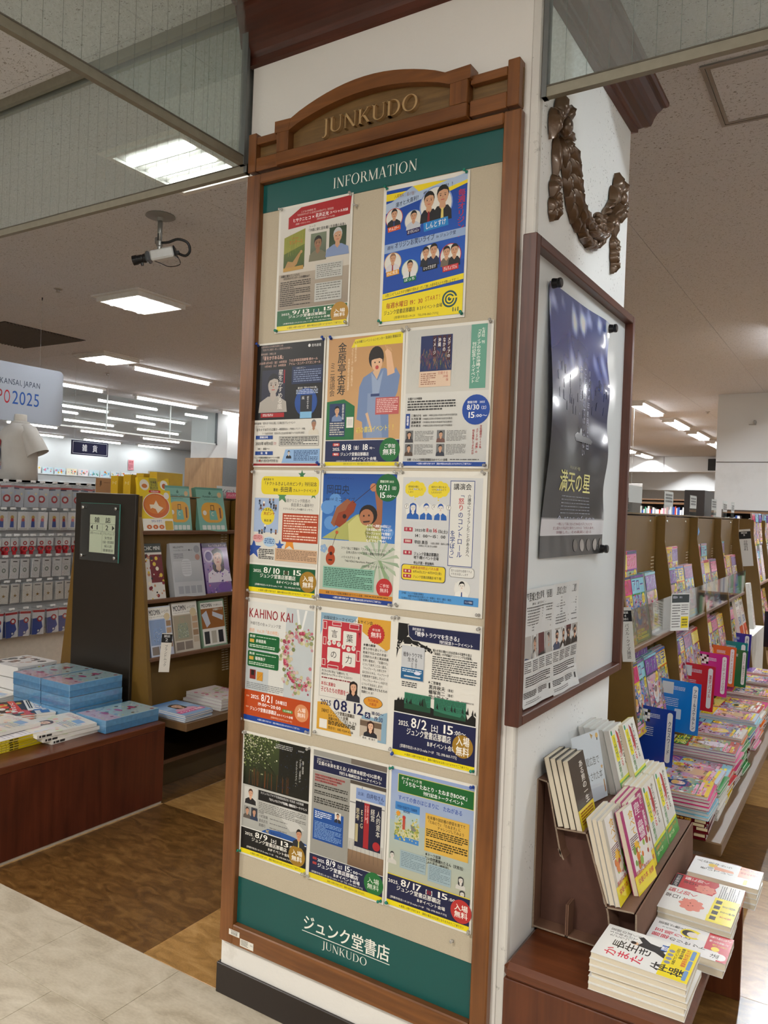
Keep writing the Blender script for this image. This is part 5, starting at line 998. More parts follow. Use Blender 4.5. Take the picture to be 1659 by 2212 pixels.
# ================================================================ WHITEBOARD AND GARLAND ON THE PILLAR SIDE
XS = PX1+.003
DW = wood('dark_frame_wood', '#3b1c12', '#5a3022', 'z', 16, .35); DWY = wood('dark_frame_wood_y', '#3b1c12', '#5a3022', 'y', 16, .35)
wb = empty('whiteboard', (XS, 2.155, 1.0), label='whiteboard in a dark wooden frame on the side of the pillar', cat='whiteboard')
def Bw(mb): return mb.xf(Matrix.Translation((-XS, -2.155, -1.0)))
obj('surface', Bw(MB().box(XS+.0005, 1.735, 1.02, XS+.010, 2.577, 2.13)), pm('whiteboard_enamel', '#e3e9ea', .16, 0, .008, 4, coat=.6), wb)
for a in ((1.714, .998, 1.738, 2.152), (2.574, .998, 2.598, 2.152)): obj('frame_rail', Bw(MB().bev(XS+.0005, a[0], a[1], XS+.036, a[2], a[3], .002)), DW, wb)
for a in ((1.7385, .998, 2.5735, 1.022), (1.7385, 2.128, 2.5735, 2.152)): obj('frame_rail', Bw(MB().bev(XS+.0005, a[0], a[1], XS+.036, a[2], a[3], .002)), DWY, wb)
R90 = (0, 0, math.pi/2)
WX = XS+.0106
k = Ink(.506, .695)
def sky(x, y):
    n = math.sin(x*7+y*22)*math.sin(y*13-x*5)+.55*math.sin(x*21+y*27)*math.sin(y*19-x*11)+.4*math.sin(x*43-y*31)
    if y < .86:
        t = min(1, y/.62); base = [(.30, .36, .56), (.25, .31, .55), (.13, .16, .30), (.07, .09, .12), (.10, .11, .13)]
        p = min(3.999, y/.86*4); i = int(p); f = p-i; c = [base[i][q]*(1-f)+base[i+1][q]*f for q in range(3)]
        glare = max(0, n-.15)*max(0, 1-y/.42)*.75; return tuple(min(.92, q+glare) for q in c)  # pale upper streaks are reflections on the sheet, painted into its colour
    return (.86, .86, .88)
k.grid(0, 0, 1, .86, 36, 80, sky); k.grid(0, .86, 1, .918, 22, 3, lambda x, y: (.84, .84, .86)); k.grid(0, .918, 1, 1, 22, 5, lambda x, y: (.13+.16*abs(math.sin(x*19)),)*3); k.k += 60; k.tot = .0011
k.vtext('1944年8月22日', .64, .24, .05, .33, '#c9cfe0'); k.vtext('これは忘れてはいけない', .57, .24, .05, .36, '#c9cfe0'); k.vtext('沖縄の歴史…。', .49, .24, .05, .20, '#c9cfe0')
k.poly([(.42, .525), (.47, .51), (.52, .51), (.53, .49), (.56, .49), (.57, .515), (.70, .52), (.74, .53), (.72, .545), (.45, .545)], '#252a35'); k.line(.50, .51, .50, .485, .003, '#252a35'); k.line(.62, .515, .62, .49, .003, '#252a35')
for i in range(34): x = RND.uniform(.1, .95); y = RND.uniform(.27, .42); k.disc(x, y, .014, '#36406a', 6, .010); k.rect(x-.010, y+.008, x+.010, y+.026, '#36406a')
k.text('ドキュメンタリー映画', .36, .645, .20, .016, '#cfcfa2'); k.text('満天の星', .20, .668, .56, .082, '#f1ef9c', 1)
for i in range(6): k.greek(.26, .765+i*.013, .74, .770+i*.013, 1, '#9a9fae')
k.text('A star of sea', .22, .842, .60, .016, '#aeb4c4'); 
for i, t_ in enumerate(('一晩にして海に沈んだ784名の子どもたち', '史上最大の学童死亡事件といわれる「対馬丸事件」', '体験した、その真実に迫る')): k.text(t_, .22-.05*(i == 1), .868+i*.016, .56+.1*(i == 1), .012, '#8d5a62')
for i in range(5): k.disc(.52+i*.11, .96, .035, '#a8a3a0' if i % 2 else '#6c6866', 12)
wf = lambda x, z: -.004-.020*np.sin(np.pi*np.clip((z-.05)/.62, 0, 1))**1.5*(.55+.45*np.cos(x*9))-.010*np.exp(-((x-.45)/.1)**2)*np.sin(z*16)**2-.012*np.exp(-z/.05)*(x/.5)
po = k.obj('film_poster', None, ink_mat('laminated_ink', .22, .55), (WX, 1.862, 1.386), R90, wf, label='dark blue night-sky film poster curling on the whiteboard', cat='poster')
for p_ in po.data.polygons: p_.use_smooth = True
for n_, (y, z) in (('top left', (1.862, 2.072)), ('top right', (2.356, 2.065)), ('bottom right', (2.352, 1.400))):
    obj('magnet', MB().lathe([(.0125, 0), (.013, .002), (.011, .014), (.0125, .016), (.0125, .022), (.010, .024)], n=14, axis='x'), pm('magnet_black', '#0e1014', .3), loc=(WX+.012, y, z), label='round black magnet at the %s corner of the blue film poster' % n_, cat='magnet')
for i, (y0, z0, h_) in enumerate(((1.775, 1.026, .288), (1.978, 1.022, .293))):
    k = Ink(.203, h_); k.grid(0, 0, 1, 1, 8, 10, lambda x, y: (.83, .84, .84)); k.text('首里城と第32軍壕 （仮題）', .05, .03, .90, .075, '#1c1c1c', 1, rot=.0); k.text('脚本：嘉手苅みどり', .22, .12, .5, .022, '#333')
    k.greek(.08, .155, .93, .38, 9, '#5b5c5c', .45)
    for j, c in enumerate(('#3b4866', '#17181b', '#1b1a1d', '#26282c')): k.rect(.05+j*.235, .405, .255+j*.235, .60, '#a9a6a2' if j != 2 else '#54181c'); k.bust(.152+j*.235, .415, .60, '#151210', '#c89c80', c, .44, None, 1 if j == 2 else 0); k.greek(.06+j*.235, .62, .25+j*.235, .72, 6, '#555', .5)
    k.greek(.10, .745, .9, .84, 5, '#444', .5); k.line(.05, .86, .95, .86, .001, '#555'); k.greek(.05, .875, .45, .93, 4, '#333', .6); k.greek(.52, .875, .80, .93, 4, '#333', .6); k.greek(.05, .95, .6, .98, 2, '#777'); k.rect(.87, .88, .92, .93, '#333')
    wv = lambda x, z: -.002-.004*np.sin(z*18+i*2)**2-.003*np.sin(x*24)**2-.010*np.exp(-z/.03)
    oo = k.obj('flyer', None, INK, (WX, y0, z0), R90, wv, label='white theatre flyer with four portraits, %s of the pair low on the whiteboard' % ('left' if i == 0 else 'right'), cat='flyer', group='theatre flyers on the whiteboard')
# garland
GB = pm('bronze_paint', '#5d4631', .28, .25, .10, 30, .2, 120, coat=.3)
ge = empty('garland_relief', (XS, 2.15, 2.30), label='bronze-brown moulded garland with two ribbon bows high on the pillar side', cat='ornament')
def leaf(mb, p, ang, L, W, T, tilt=0.0, seg=7):
    """pointed, ridged leaf lying on the wall (plane YZ), p=(y,z)"""
    vs = []; fs = []; n = seg
    for i in range(n+1):
        t = i/n; w_ = W*math.sin(math.pi*min(1, t*1.05+.04))**.8*(1.0 if t < .5 else 1-.35*(t-.5)); h_ = T*(.35+.9*math.sin(math.pi*t*.9))
        for s_, hh in ((-1, .1), (-.55, .75), (0, 1.0 if i % 2 else .9), (.55, .75), (1, .1)): vs.append((h_*hh+tilt*t, t*L, s_*w_/2))
    for i in range(n):
        for j in range(4): a = i*5+j; fs.append((a, a+1, a+6, a+5))
    c, s_ = math.cos(ang), math.sin(ang)
    mb.add([(x, (p[0]-2.15)+u*c-v*s_, (p[1]-2.30)+u*s_+v*c) for x, u, v in vs], fs)
def bow(name, y, z, s):
    mb = MB()
    leaf(mb, (y+.002*s, z+.0), math.radians(100), .085*s, .050*s, .030, 0); leaf(mb, (y+.01*s, z+.005), math.radians(62), .080*s, .040*s, .034, 0)
    leaf(mb, (y-.004*s, z-.002), math.radians(150), .055*s, .05*s, .030); leaf(mb, (y-.045*s, z+.03*s), math.radians(262), .085*s, .034*s, .032)
    leaf(mb, (y+.02*s, z+.01), math.radians(-35), .06*s, .045*s, .03); leaf(mb, (y+.05*s, z), math.radians(-98), .07*s, .034*s, .030)
    mb.ball((.022, y-2.15+.006, z-2.30), (.02, .02*s, .026*s), 12)
    obj(name, mb, GB, ge, smooth=True)
bow('bow', 1.905, 2.482, 1.0); bow('bow', 2.425, 2.483, .92)
def tassel(y, z, s, L):
    mb = MB(); leaf(mb, (y, z), math.radians(-92), .12*L, .036*s, .022); leaf(mb, (y+.004, z-.10*L), math.radians(-84), .05, .055*s, .022)
    for i in range(9): leaf(mb, (y+RND.uniform(-.014, .014)*s, z-.115*L-i*.0085), math.radians(-92+RND.uniform(-18, 18)), .045, .030*s, .020+.006*(i % 2))
    obj('tassel', mb, GB, ge, smooth=True)
tassel(1.893, 2.462, 1.0, 1.0); tassel(2.418, 2.445, .9, .75)
mb = MB(); path = smoothp([(1.935, 2.47, 0), (1.965, 2.42, 0), (1.995, 2.37, 0), (2.03, 2.335, 0), (2.075, 2.318, 0), (2.13, 2.302, 0), (2.20, 2.304, 0), (2.27, 2.335, 0), (2.33, 2.385, 0), (2.385, 2.44, 0), (2.415, 2.475, 0)], 5)
m_ = int(len(path)*.56)
for i in list(range(0, m_, 3))+list(range(len(path)-2, m_-2, -3)):
    fw = 1 if i < m_ else -1; d = (path[min(len(path)-1, i+1)]-path[max(0, i-1)])*fw; a = math.atan2(d.y, d.x); w_ = .034+.022*math.sin(math.pi*i/len(path))
    for q in (-1, 1): leaf(mb, (path[i].x+q*w_*.25*math.sin(a), path[i].y-q*w_*.25*math.cos(a)), a-q*.30, .075, w_*.62, .024)
    leaf(mb, (path[i].x, path[i].y), a+RND.uniform(-.1, .1), .10, w_*.72, .040)
obj('leaf_swag', mb, GB, ge, smooth=True)
mb = MB()
for i in range(14): mb.ball((.03, 2.20-2.15+RND.uniform(-.03, .03), 2.325-2.30+RND.uniform(-.012, .02)), (.014, .014, .011), 8)
obj('berries', mb, GB, ge, smooth=True)

# ================================================================ BOOKS AND MAGAZINES
PAGEM = pm('book_pages', '#d9cfba', .8, 0, .05, 400, stretch=(1, 90, 1)); PAGEW = pm('magazine_pages', '#cfcdc8', .75, 0, .08, 500, stretch=(1, 90, 1)); PAGEI = pm('bright_pages', '#e6e3da', .8, 0, .04, 400, stretch=(1, 90, 1))
def volume(kind, W, H, T, cover, ink, pages=PAGEM, spine='R', coverink=None, spineband=None):
    """a book standing with its front cover in local XZ facing -Y; returns the root empty; children pages, cover, print, spine_print"""
    e = empty(kind); x0, x1 = (0, W-.002) if spine == 'L' else (.002, W)
    if spine == 'L': pg = MB().box(.0008, .0007, .001, W-.002, T-.0007, H-.001)
    else: pg = MB().box(.002, .0007, .001, W-.0008, T-.0007, H-.001)
    obj('pages', pg, pages, e)
    sx = (0, .0007) if spine == 'L' else (W-.0007, W)
    c = lin(cover); mb = MB().box(0, 0, 0, W, .0006, H, c).box(0, T-.0006, 0, W, T, H, c).box(sx[0], .0006, 0, sx[1], T-.0006, H, c)
    obj('cover', mb, GLOSSINK, e, ink=True)
    if ink: ink.obj('print', e, GLOSSINK, (0, -.0001, 0))
    if spineband:
        s = MB(); xx = W+.0002 if spine == 'R' else -.0002; z = .01
        for i in range(spineband[0]):
            h_ = RND.uniform(.008, .03); s.add([(xx, T*.2, z), (xx, T*.8, z), (xx, T*.8, min(H-.004, z+h_)), (xx, T*.2, min(H-.004, z+h_))], [(0, 1, 2, 3)], lin(RND.choice(spineband[1]))); z += h_+.004
            if z > H-.02: break
        obj('spine_print', s, INK, e, ink=True)
    return e
def place(e, M, **kw): e.matrix_world = M; return tag(e, **kw)
def Mx(x, y, z, rx=0, ry=0, rz=0): return Matrix.Translation((x, y, z)) @ Euler((math.radians(rx), math.radians(ry), math.radians(rz)), 'XYZ').to_matrix().to_4x4()
def cp(e, M, printed=True, **kw):
    c = e.copy(); COL.objects.link(c)
    for ch in e.children:
        if not printed and ch.name.startswith('print'): continue
        k = ch.copy(); COL.objects.link(k); k.parent = c
    c.matrix_world = M; return tag(c, **kw)
NOFROM = ['only', 'top', 'second from the top', 'third from the top', 'fourth from the top', 'fifth from the top', 'sixth from the top', 'seventh from the top', 'eighth from the top', 'ninth from the top', 'tenth from the top', 'eleventh from the top', 'twelfth from the top', 'thirteenth from the top', 'fourteenth from the top', 'lowest']
def pile(e, n, x, y, z, T, rz, what, where, group, cat, jit=.004, ang=1.2, tops=1):
    """n copies lying flat in a pile, cover upward, lowest at z"""
    for i in range(n):
        zz = z+T*(i+1)+.0004*(i+1); k = n-i
        M = Matrix.Translation((x+RND.uniform(-jit, jit), y+RND.uniform(-jit, jit), zz)) @ Euler((0, 0, math.radians(rz+RND.uniform(-ang, ang))), 'XYZ').to_matrix().to_4x4() @ Euler((-math.pi/2, 0, 0)).to_matrix().to_4x4()
        lb = '%s, %s %s' % (what, ('the top one of the pile' if k == 1 and n > 1 else NOFROM[min(k, 12)] if n > 1 else 'lying alone'), where)
        if i == 0: place(e, M, label=lb, cat=cat, group=group)
        else: cp(e, M, k <= tops, label=lb, cat=cat, group=group)
    # only the topmost needs its front print
    if n > tops:
        for ch in [c for c in e.children if c.name.startswith('print')]: bpy.data.objects.remove(ch)
PAL = ['#d6247a', '#e8c51c', '#c81e2a', '#1c6fc4', '#e8731c', '#f2eee6', '#2a9a4a', '#7a3fa0', '#f08ab4', '#8ad0e6', '#f5e26a', '#1f2a6a']
WORDS = ['ナンクロ', 'クロス', 'パズル', 'アロー', '漢字', 'ロジック', 'スケルトン', 'まちがい', 'クイズ', 'ジャンボ']
def cover_puzzle(W, H, seed, base=None, animal=None):
    r = random.Random(seed); k = Ink(W, H); b = base or r.choice(PAL[:5]+PAL[8:11]); k.rect(0, 0, 1, 1, b)
    k.grad(.02, .30, .98, .86, r.choice(['#a9c3d6', '#d9b4c4', '#d9cd92', '#aac6a4', '#8fa6cc']), r.choice(['#6f93b8', '#b8708c', '#b89a4a', '#6f9a70', '#c98a5a']))
    for i in range(110):
        c = r.choice(PAL+['#222','#6b4a3a','#f0cfae','#c9d8e0']); x = r.uniform(.03, .95); y = r.uniform(.28, .95); q = r.random()
        if q < .4: k.disc(x, y, r.uniform(.015, .045), c, 9)
        elif q < .7: k.rect(x-.05, y-.008, x+.05, y+.014, c)
        else: k.star(x, y, r.uniform(.02, .05), c, r.choice([5, 7, 9]))
    if animal:
        cx, cy = .5, .56; k.disc(cx, cy+.10, .22, animal, 18, .16); k.disc(cx, cy-.05, .17, animal, 18)
        for q in (-1, 1): k.disc(cx+q*.14, cy-.13, .055, '#a87f58', 10, .06); k.disc(cx+q*.06, cy-.06, .018, '#1d1713', 8)
        k.disc(cx, cy-.01, .028, '#1d1713', 8)
    else:
        cx = r.uniform(.35, .6); k.disc(cx, .60, .2, r.choice(PAL), 14, .15); k.disc(cx, .58, .12, '#f0cfae', 14); k.disc(cx, .53, .13, r.choice(['#3a2416', '#8a5a24', '#d9a63a']), 14, .05)
    w1 = r.choice(WORDS); t1 = r.choice(['#fff', '#f7e21e', '#c81e2a', '#1c3fa0']); 
    k.rect(.03, .05, .97, .27, r.choice([c for c in PAL if c != b])); k.text(w1, .07, .055, .86, .20, '#ffffff' if t1 != '#fff' else '#1a1a1a', 1); k.text(w1, .06, .05, .86, .20, t1 if t1 != '#fff' else '#c81e2a', 1)
    k.rect(0, .005, 1, .04, r.choice(PAL)); k.text('特大号', .04, .008, .3, .028, '#222', 1)
    k.disc(.82, .36, .11, '#f6e13a', 16); k.text(str(r.choice([73, 79, 98, 120, 30, 50])), .74, .33, .16, .06, '#b3182a', 1)
    for i in range(7): k.text(r.choice(WORDS), r.uniform(.02, .6), r.uniform(.28, .76), r.uniform(.2, .4), r.uniform(.025, .05), r.choice(['#222', '#c81e2a', '#1c3fa0', '#fff', '#d6247a', '#1a7a3a']), 1)
    for i in range(3): k.rect(.05, .80+i*.055, r.uniform(.5, .95), .84+i*.055, r.choice(['#f6e13a', '#fff', '#f2b8cc'])); k.text(r.choice(['懸賞', '全問', '豪華賞品']), .07, .805+i*.055, .3, .03, '#c81e2a', 1)
    return k
SPC = ['#c81e2a', '#1f2a6a', '#e8c51c', '#f2eee6', '#6a1220', '#d6247a']
# ================================================================ RIGHT SIDE: bench table, cardboard stand, books
TW = wood('table_wood', '#4a2414', '#6e3d22', 'x', 13, .3); TWZ = wood('table_wood_z', '#46200f', '#66361d', 'z', 14, .32)
TH = .417
tb = empty('display_bench', (-.51, 2.23, 0), label='dark brown wooden bench against the pillar holding the cardboard book stand', cat='bench')
def Bt(mb): return mb.xf(Matrix.Translation((.51, -2.23, 0)))
obj('top', Bt(MB().bev(-.716, 1.762, TH-.04, -.297, 2.703, TH, .012)), TW, tb)
obj('end_panel', Bt(MB().bev(-.716, 1.770, 0, -.299, 1.79, TH-.0405, .002)), TWZ, tb)
obj('end_panel', Bt(MB().bev(-.716, 2.68, 0, -.299, 2.70, TH-.0405, .002)), TWZ, tb)
# ---- three-step corrugated cardboard stand: side profile in XZ swept along Y
CB = pm('brown_cardboard', '#6f4f3d', .75, 0, .04, 60, .1, 300); CBE = pm('cardboard_edge', '#8f7d6b', .9, 0, .12, 300); CBI = pm('cardboard_inside', '#54362a', .8, 0, .05, 50)
Y0, Y1 = 1.952, 2.655
st = empty('cardboard_stand', (-.59, 2.3, TH), label='brown three-step cardboard book stand against the pillar', cat='book stand')
def Bs(mb): return mb.xf(Matrix.Translation((.59, -2.3, -TH)))
T_ = .004
def sheet(name, p, q, y0=Y0, y1=Y1, mat=CB, t=T_):
    """cardboard sheet whose section runs from p to q in XZ"""
    dx, dz = q[0]-p[0], q[1]-p[1]; L = math.hypot(dx, dz); nx, nz = -dz/L*t, dx/L*t
    o = obj(name, Bs(MB().prism([p, q, (q[0]+nx, q[1]+nz), (p[0]+nx, p[1]+nz)], 'y', y0+.0012, y1-.001)), mat, st)
    for yy in (y0,): obj('cut_edge', Bs(MB().prism([p, q, (q[0]+nx, q[1]+nz), (p[0]+nx, p[1]+nz)], 'y', yy, yy+.0011)), CBE, st)
    return o
zb = TH+.001
sheet('back_sheet', (-.712, zb), (-.714, .806)); sheet('top_step', (-.714, .806), (-.690, .803))
sheet('back_rest', (-.690, .803), (-.648, .622)); sheet('upper_step', (-.662, .690), (-.584, .696)); sheet('back_rest', (-.584, .696), (-.523, .515))
sheet('lower_step', (-.527, .526), (-.458, .532)); sheet('front_sheet', (-.455, .532), (-.4515, zb)); sheet('floor_sheet', (-.712, zb+T_), (-.52, zb+T_))
sheet('back_rest', (-.523, .515), (-.510, zb)); sheet('brace', (-.655, .64), (-.640, .615))
obj('side_sheet', Bs(MB().prism([(-.710, zb+.004), (-.711, .80), (-.692, .80), (-.652, .690), (-.588, .692), (-.53, .515), (-.515, zb+.004)], 'y', Y0+.045, Y0+.048)), CBI, st)
obj('side_sheet', Bs(MB().prism([(-.710, zb+.004), (-.711, .80), (-.692, .80), (-.652, .690), (-.588, .692), (-.53, .515), (-.46, .525), (-.455, zb+.004)], 'y', Y1-.006, Y1-.002)), CBI, st)
obj('side_sheet', Bs(MB().prism([(-.52, zb+.004), (-.522, .52), (-.462, .524), (-.457, zb+.004)], 'y', Y0+.075, Y0+.078)), CBI, st)
obj('slot_tab', Bs(MB().box(-.628, Y0, zb+.004, -.6245, Y0+.042, .505).box(-.6235, Y0, zb+.004, -.620, Y0+.042, .505)), CB, st)
# ---- books lying on the bench
def ink_gym():
    k = Ink(.148, .208, 3); k.rect(0, 0, 1, 1, '#efefec')
    k.vtext('医師のぼくが', .84, .04, .085, .36, '#222'); k.vtext('50年かけて', .74, .04, .085, .32, '#222'); k.vtext('たどりついた', .65, .06, .08, .34, '#222')
    k.vtext('長生き', .35, .14, .27, .42, '#151515', 1); k.vtext('かまた', .08, .10, .26, .42, '#d3344c', 1); 
    k.poly([(.62, .38), (.74, .42), (.86, .36), (.92, .40), (.80, .50), (.78, .60), (.92, .70), (.97, .82), (.90, .84), (.80, .74), (.66, .66), (.56, .72), (.48, .70), (.58, .58)], '#17171a'); k.disc(.66, .36, .045, '#e0b48f', 12); k.disc(.665, .335, .045, '#15110f', 10)
    k.rect(.70, .62, .88, .71, '#3d68b0'); k.vtext('鎌田實', .72, .62, .13, .09, '#fff', 1)
    k.rect(0, .69, 1, 1, '#f1dc1b'); k.vtext('体操', .10, .60, .24, .36, '#151515', 1)
    for i in range(4): k.disc(.42+i*.12, .735, .045, '#8f90a0', 14)
    k.text('100歳までピンピン元気な', .40, .775, .52, .035, '#222', 1); k.text('最強の体操', .62, .82, .34, .04, '#222', 1); k.text('健康長寿の答えが', .42, .868, .54, .05, '#d3342c', 1)
    for i in range(3): k.rrect(.06+i*.31, .93, .35+i*.31, .972, '#6f97c8', .02)
    return k
def ink_ear():
    k = Ink(.128, .188, 3); k.rect(0, 0, 1, 1, '#ececec'); k.vtext('医師が教える', .78, .06, .11, .42, '#222', 1); k.vtext('木村至信', .66, .12, .06, .2, '#333'); k.vtext('耳鳴り', .44, .06, .15, .36, '#c92b40', 1); k.vtext('と', .46, .42, .13, .1, '#222', 1); k.vtext('難聴', .24, .05, .16, .22, '#c92b40', 1); k.vtext('のリセット', .24, .27, .14, .46, '#1d1d1d', 1); k.vtext('法', .10, .80, .17, .11, '#1d1d1d', 1)
    k.disc(.72, .50, .19, '#eedb2a', 22, .14); k.disc(.72, .47, .13, '#151311', 18); k.disc(.70, .52, .11, '#efe4d8', 16); k.rrect(.60, .58, .84, .70, '#f2f0ea', .03)
    k.rect(.34, .70, 1, 1, '#c3263a'); k.rect(0, .88, 1, 1, '#c3263a'); k.rrect(.05, .74, .30, .98, '#ececec', .10); k.vtext('法', .08, .80, .17, .11, '#1d1d1d', 1); k.disc(.42, .83, .09, '#f0d824', 14, .05)
    k.vtext('耳鳴りが静かになった', .82, .72, .09, .26, '#f5e9e4', 1); k.vtext('聞こえが改善した', .66, .73, .09, .24, '#f5e9e4', 1); k.vtext('薬がいらなく', .54, .78, .07, .18, '#f1db4a', 1); return k
def ink_brain(red=False):
    k = Ink(.148, .208, 3); k.rect(0, 0, 1, 1, '#bb2430' if red else '#eeeeea'); f = '#f3e9e6' if red else '#c9262f'
    k.rect(.10, 0, .96, .10, '#1a1a1c'); k.text('楽しみながら脳を活性化させる', .14, .02, .76, .06, '#eee', 1); k.vtext('脳に効く', .74, .14, .18, .36, f, 1); k.vtext('早口ことば', .50, .14, .17, .40, '#171717' if not red else '#2a0d10', 1)
    k.disc(.42, .48, .22, '#e58a7a', 24, .13)
    for i in range(8): a = i*.785; k.disc(.42+.2*math.cos(a), .48+.115*math.sin(a), .06, '#e58a7a', 10)
    for a in ((.36, .45), (.48, .46), (.40, .50)): k.disc(a[0], a[1], .014, '#56201c', 6)
    if red: k.poly([(0, .62), (.2, .60), (.4, .64), (.6, .60), (.8, .64), (1, .62), (1, 1), (0, 1)], '#e9e9e6'); k.greek(.08, .68, .92, .95, 9, '#3a3a3c', .45)
    else:
        k.rect(0, .70, 1, 1, '#efdf18'); k.poly([(0, .70), (.25, .69), (.25, .72), (0, .74)], '#efdf18')
        for i in range(4): k.rect(.10+i*.22, .73, .24+i*.22, .80, '#1c1c1a')
        k.vtext('言えたら超快感！', .66, .82, .09, .17, '#1c1c1a', 1); k.vtext('言えなくても脳に効果', .44, .82, .08, .17, '#1c1c1a', 1); k.vtext('大人気', .24, .83, .08, .14, '#c9262f', 1)
    return k
def ink_back():
    k = Ink(.128, .188, 3); k.rect(0, 0, 1, 1, '#eef0f0'); k.vtext('人は背中から', .72, .05, .13, .52, '#222', 1); k.vtext('老いていく', .34, .14, .13, .48, '#222', 1); k.disc(.66, .30, .10, '#e5c24a', 14); k.poly([(.45, .34), (.66, .32), (.60, .60), (.48, .62)], '#e9a88c'); k.disc(.50, .28, .07, '#b9bec2', 12)
    k.rect(.40, .68, 1, 1, '#ee9a7c'); k.vtext('生き方と驚きの方法', .80, .68, .14, .30, '#2a1a14', 1); k.vtext('背中の大切さ', .60, .70, .12, .26, '#a3332a', 1); k.rrect(.05, .78, .32, .83, '#b9d23c', .03); return k
gym = volume('book', .150, .210, .0135, '#efefec', ink_gym()); pile(gym, 6, -.302, 1.785, TH, .0135, 90, 'yellow-banded exercise book', 'at the bench front corner', 'exercise books on the bench', 'book')
ear = volume('book', .128, .188, .0175, '#ececec', ink_ear()); pile(ear, 2, -.258, 2.006, TH, .0175, 90, 'red-cornered white ear book', 'behind the exercise books', 'ear health books on the bench', 'book')
brn = volume('book', .128, .182, .0125, '#eeeeea', ink_brain()); pile(brn, 4, -.268, 2.155, TH, .0125, 90, 'white and yellow brain book', 'in the bench middle', 'brain books on the bench', 'book')
brr = volume('book', .110, .182, .0170, '#bb2430', ink_brain(True)); 
for v in brr.children:
    if v.name.startswith('print'): v.scale = (.74, 1, .87)
pile(brr, 3, -.266, 2.292, TH, .0165, 90, 'red brain book', 'beside the white brain books', 'red brain books on the bench', 'book')
bk = volume('book', .128, .188, .014, '#eef0f0', ink_back()); pile(bk, 4, -.235, 2.41, TH, .014, 90, 'white orange-cornered book', 'at the far end of the bench', 'back health books on the bench', 'book')
# ---- books on the cardboard steps: stand facing the aisle, leaning back
def rackrow(e, n, x, y, z, T, lean, what, where, group, cat='book', yj=.0, printed=1, dz=0.0):
    """n copies standing one before the other, facing +X, leaning back; first is frontmost"""
    c, s_ = math.cos(math.radians(lean)), math.sin(math.radians(lean))
    for i in range(n):
        M = Mx(x-i*(T+.0006)/c, y+yj*i, z+dz*i, -lean, 0, 90)
        lb = '%s, %s %s' % (what, 'the frontmost' if i == 0 and n > 1 else '%s from the front' % ORD[i] if n > 1 else 'standing alone', where)
        if i == 0: place(e, M, label=lb, cat=cat, group=group)
        else: cp(e, M, i < printed, label=lb, cat=cat, group=group)
def ink_black():
    k = Ink(.122, .176, 3); k.rect(0, 0, 1, 1, '#17130f'); k.grad(0, 0, .3, .8, '#241a12', '#0e0c0a'); k.vtext('ある男の一生', .55, .10, .26, .60, '#e9e6df', 1); k.rect(0, .72, 1, 1, '#e0c92a'); k.greek(.1, .76, .9, .95, 5, '#8a3a1c', .6); return k
def ink_kyabe(c1='#a81c6e'):
    k = Ink(.148, .208, 3); k.rect(0, 0, 1, 1, '#f0eeea'); k.rect(0, 0, .12, 1, c1); k.rect(.58, 0, 1, .48, c1); k.vtext('血圧・血糖値', .64, .03, .30, .44, '#f6e8f0', 1); k.vtext('食べて', .30, .06, .25, .30, '#d8a41c', 1); k.greek(.15, .36, .55, .50, 6, '#5a2a48', .6); k.star(.40, .52, .16, '#e8b51c', 11, .7)
    for i in range(18): k.disc(RND.uniform(.15, .95), RND.uniform(.50, .72), RND.uniform(.04, .09), RND.choice(['#6f9a3c', '#d8742c', '#f0e6c8', '#a03a2c', '#8ab04a']), 8)
    k.rect(0, .78, 1, 1, '#efdc1e'); k.text('高血圧に負けない', .10, .74, .8, .06, '#b0231c', 1); k.text('栄養の本', .12, .83, .5, .07, '#b0231c', 1); k.text('発酵', .68, .84, .25, .07, '#b0231c', 1); return k
def ink_green(W=.128, H=.186):
    k = Ink(W, H, 3); k.rect(0, 0, 1, 1, '#eef0ea'); k.disc(.14, .06, .06, '#2a9a6a', 12); k.poly([(.10, .10), (.34, .10), (.38, .50), (.14, .50)], '#eee21c'); k.vtext('1分で', .14, .12, .20, .34, '#1b8a44', 1); k.vtext('血糖値', .16, .50, .18, .26, '#1b8a44', 1); k.vtext('下がる', .40, .22, .18, .40, '#d0283a', 1); k.vtext('からだになる', .64, .06, .17, .56, '#17171a', 1); k.poly([(.45, .05), (.60, .12), (.66, .34), (.58, .50), (.50, .36)], '#b0283c')
    for i in range(12): k.line(.38+i*.05, .60, .34+i*.05, .74, .004, '#4a4a50')
    k.rect(0, .76, 1, 1, '#2a9a3c'); k.rect(0, .76, 1, .80, '#d6dc2a'); k.text('血糖値を下げる', .08, .82, .8, .05, '#e8742c', 1); k.text('食べ方', .10, .89, .5, .05, '#e9e0c0', 1); return k
blk = volume('book', .122, .176, .0155, '#17130f', ink_black(), PAGEM); rackrow(blk, 4, -.592, 1.952, .699, .0155, 15, 'black covered book with yellow band', 'on the top step', 'black books on the top cardboard step')
w1 = volume('book', .148, .208, .012, '#dcdad4', ink_kyabe('#c8c3b4')); 
rackrow(w1, 3, -.492, 1.955, .536, .013, 15, 'cream backed health book', 'at the near end of the lower step', 'cream books on the lower step')
kb = volume('book', .148, .208, .014, '#a81c6e', ink_kyabe()); rackrow(kb, 3, -.474, 2.115, .536, .014, 15, 'magenta diet book', 'in the lower step middle', 'magenta diet books on the lower step')
kb2 = cp(kb, Mx(-.468, 2.04, .536, -16, 0, 86), label='magenta and white diet book with a bent open cover', cat='book', group='magenta diet books on the lower step')
gr = volume('book', .138, .205, .0145, '#e4e6e0', ink_green(.138, .205)); rackrow(gr, 4, -.474, 2.272, .536, .0145, 15, 'green-and-white health book', 'right of the magenta books', 'green health books')
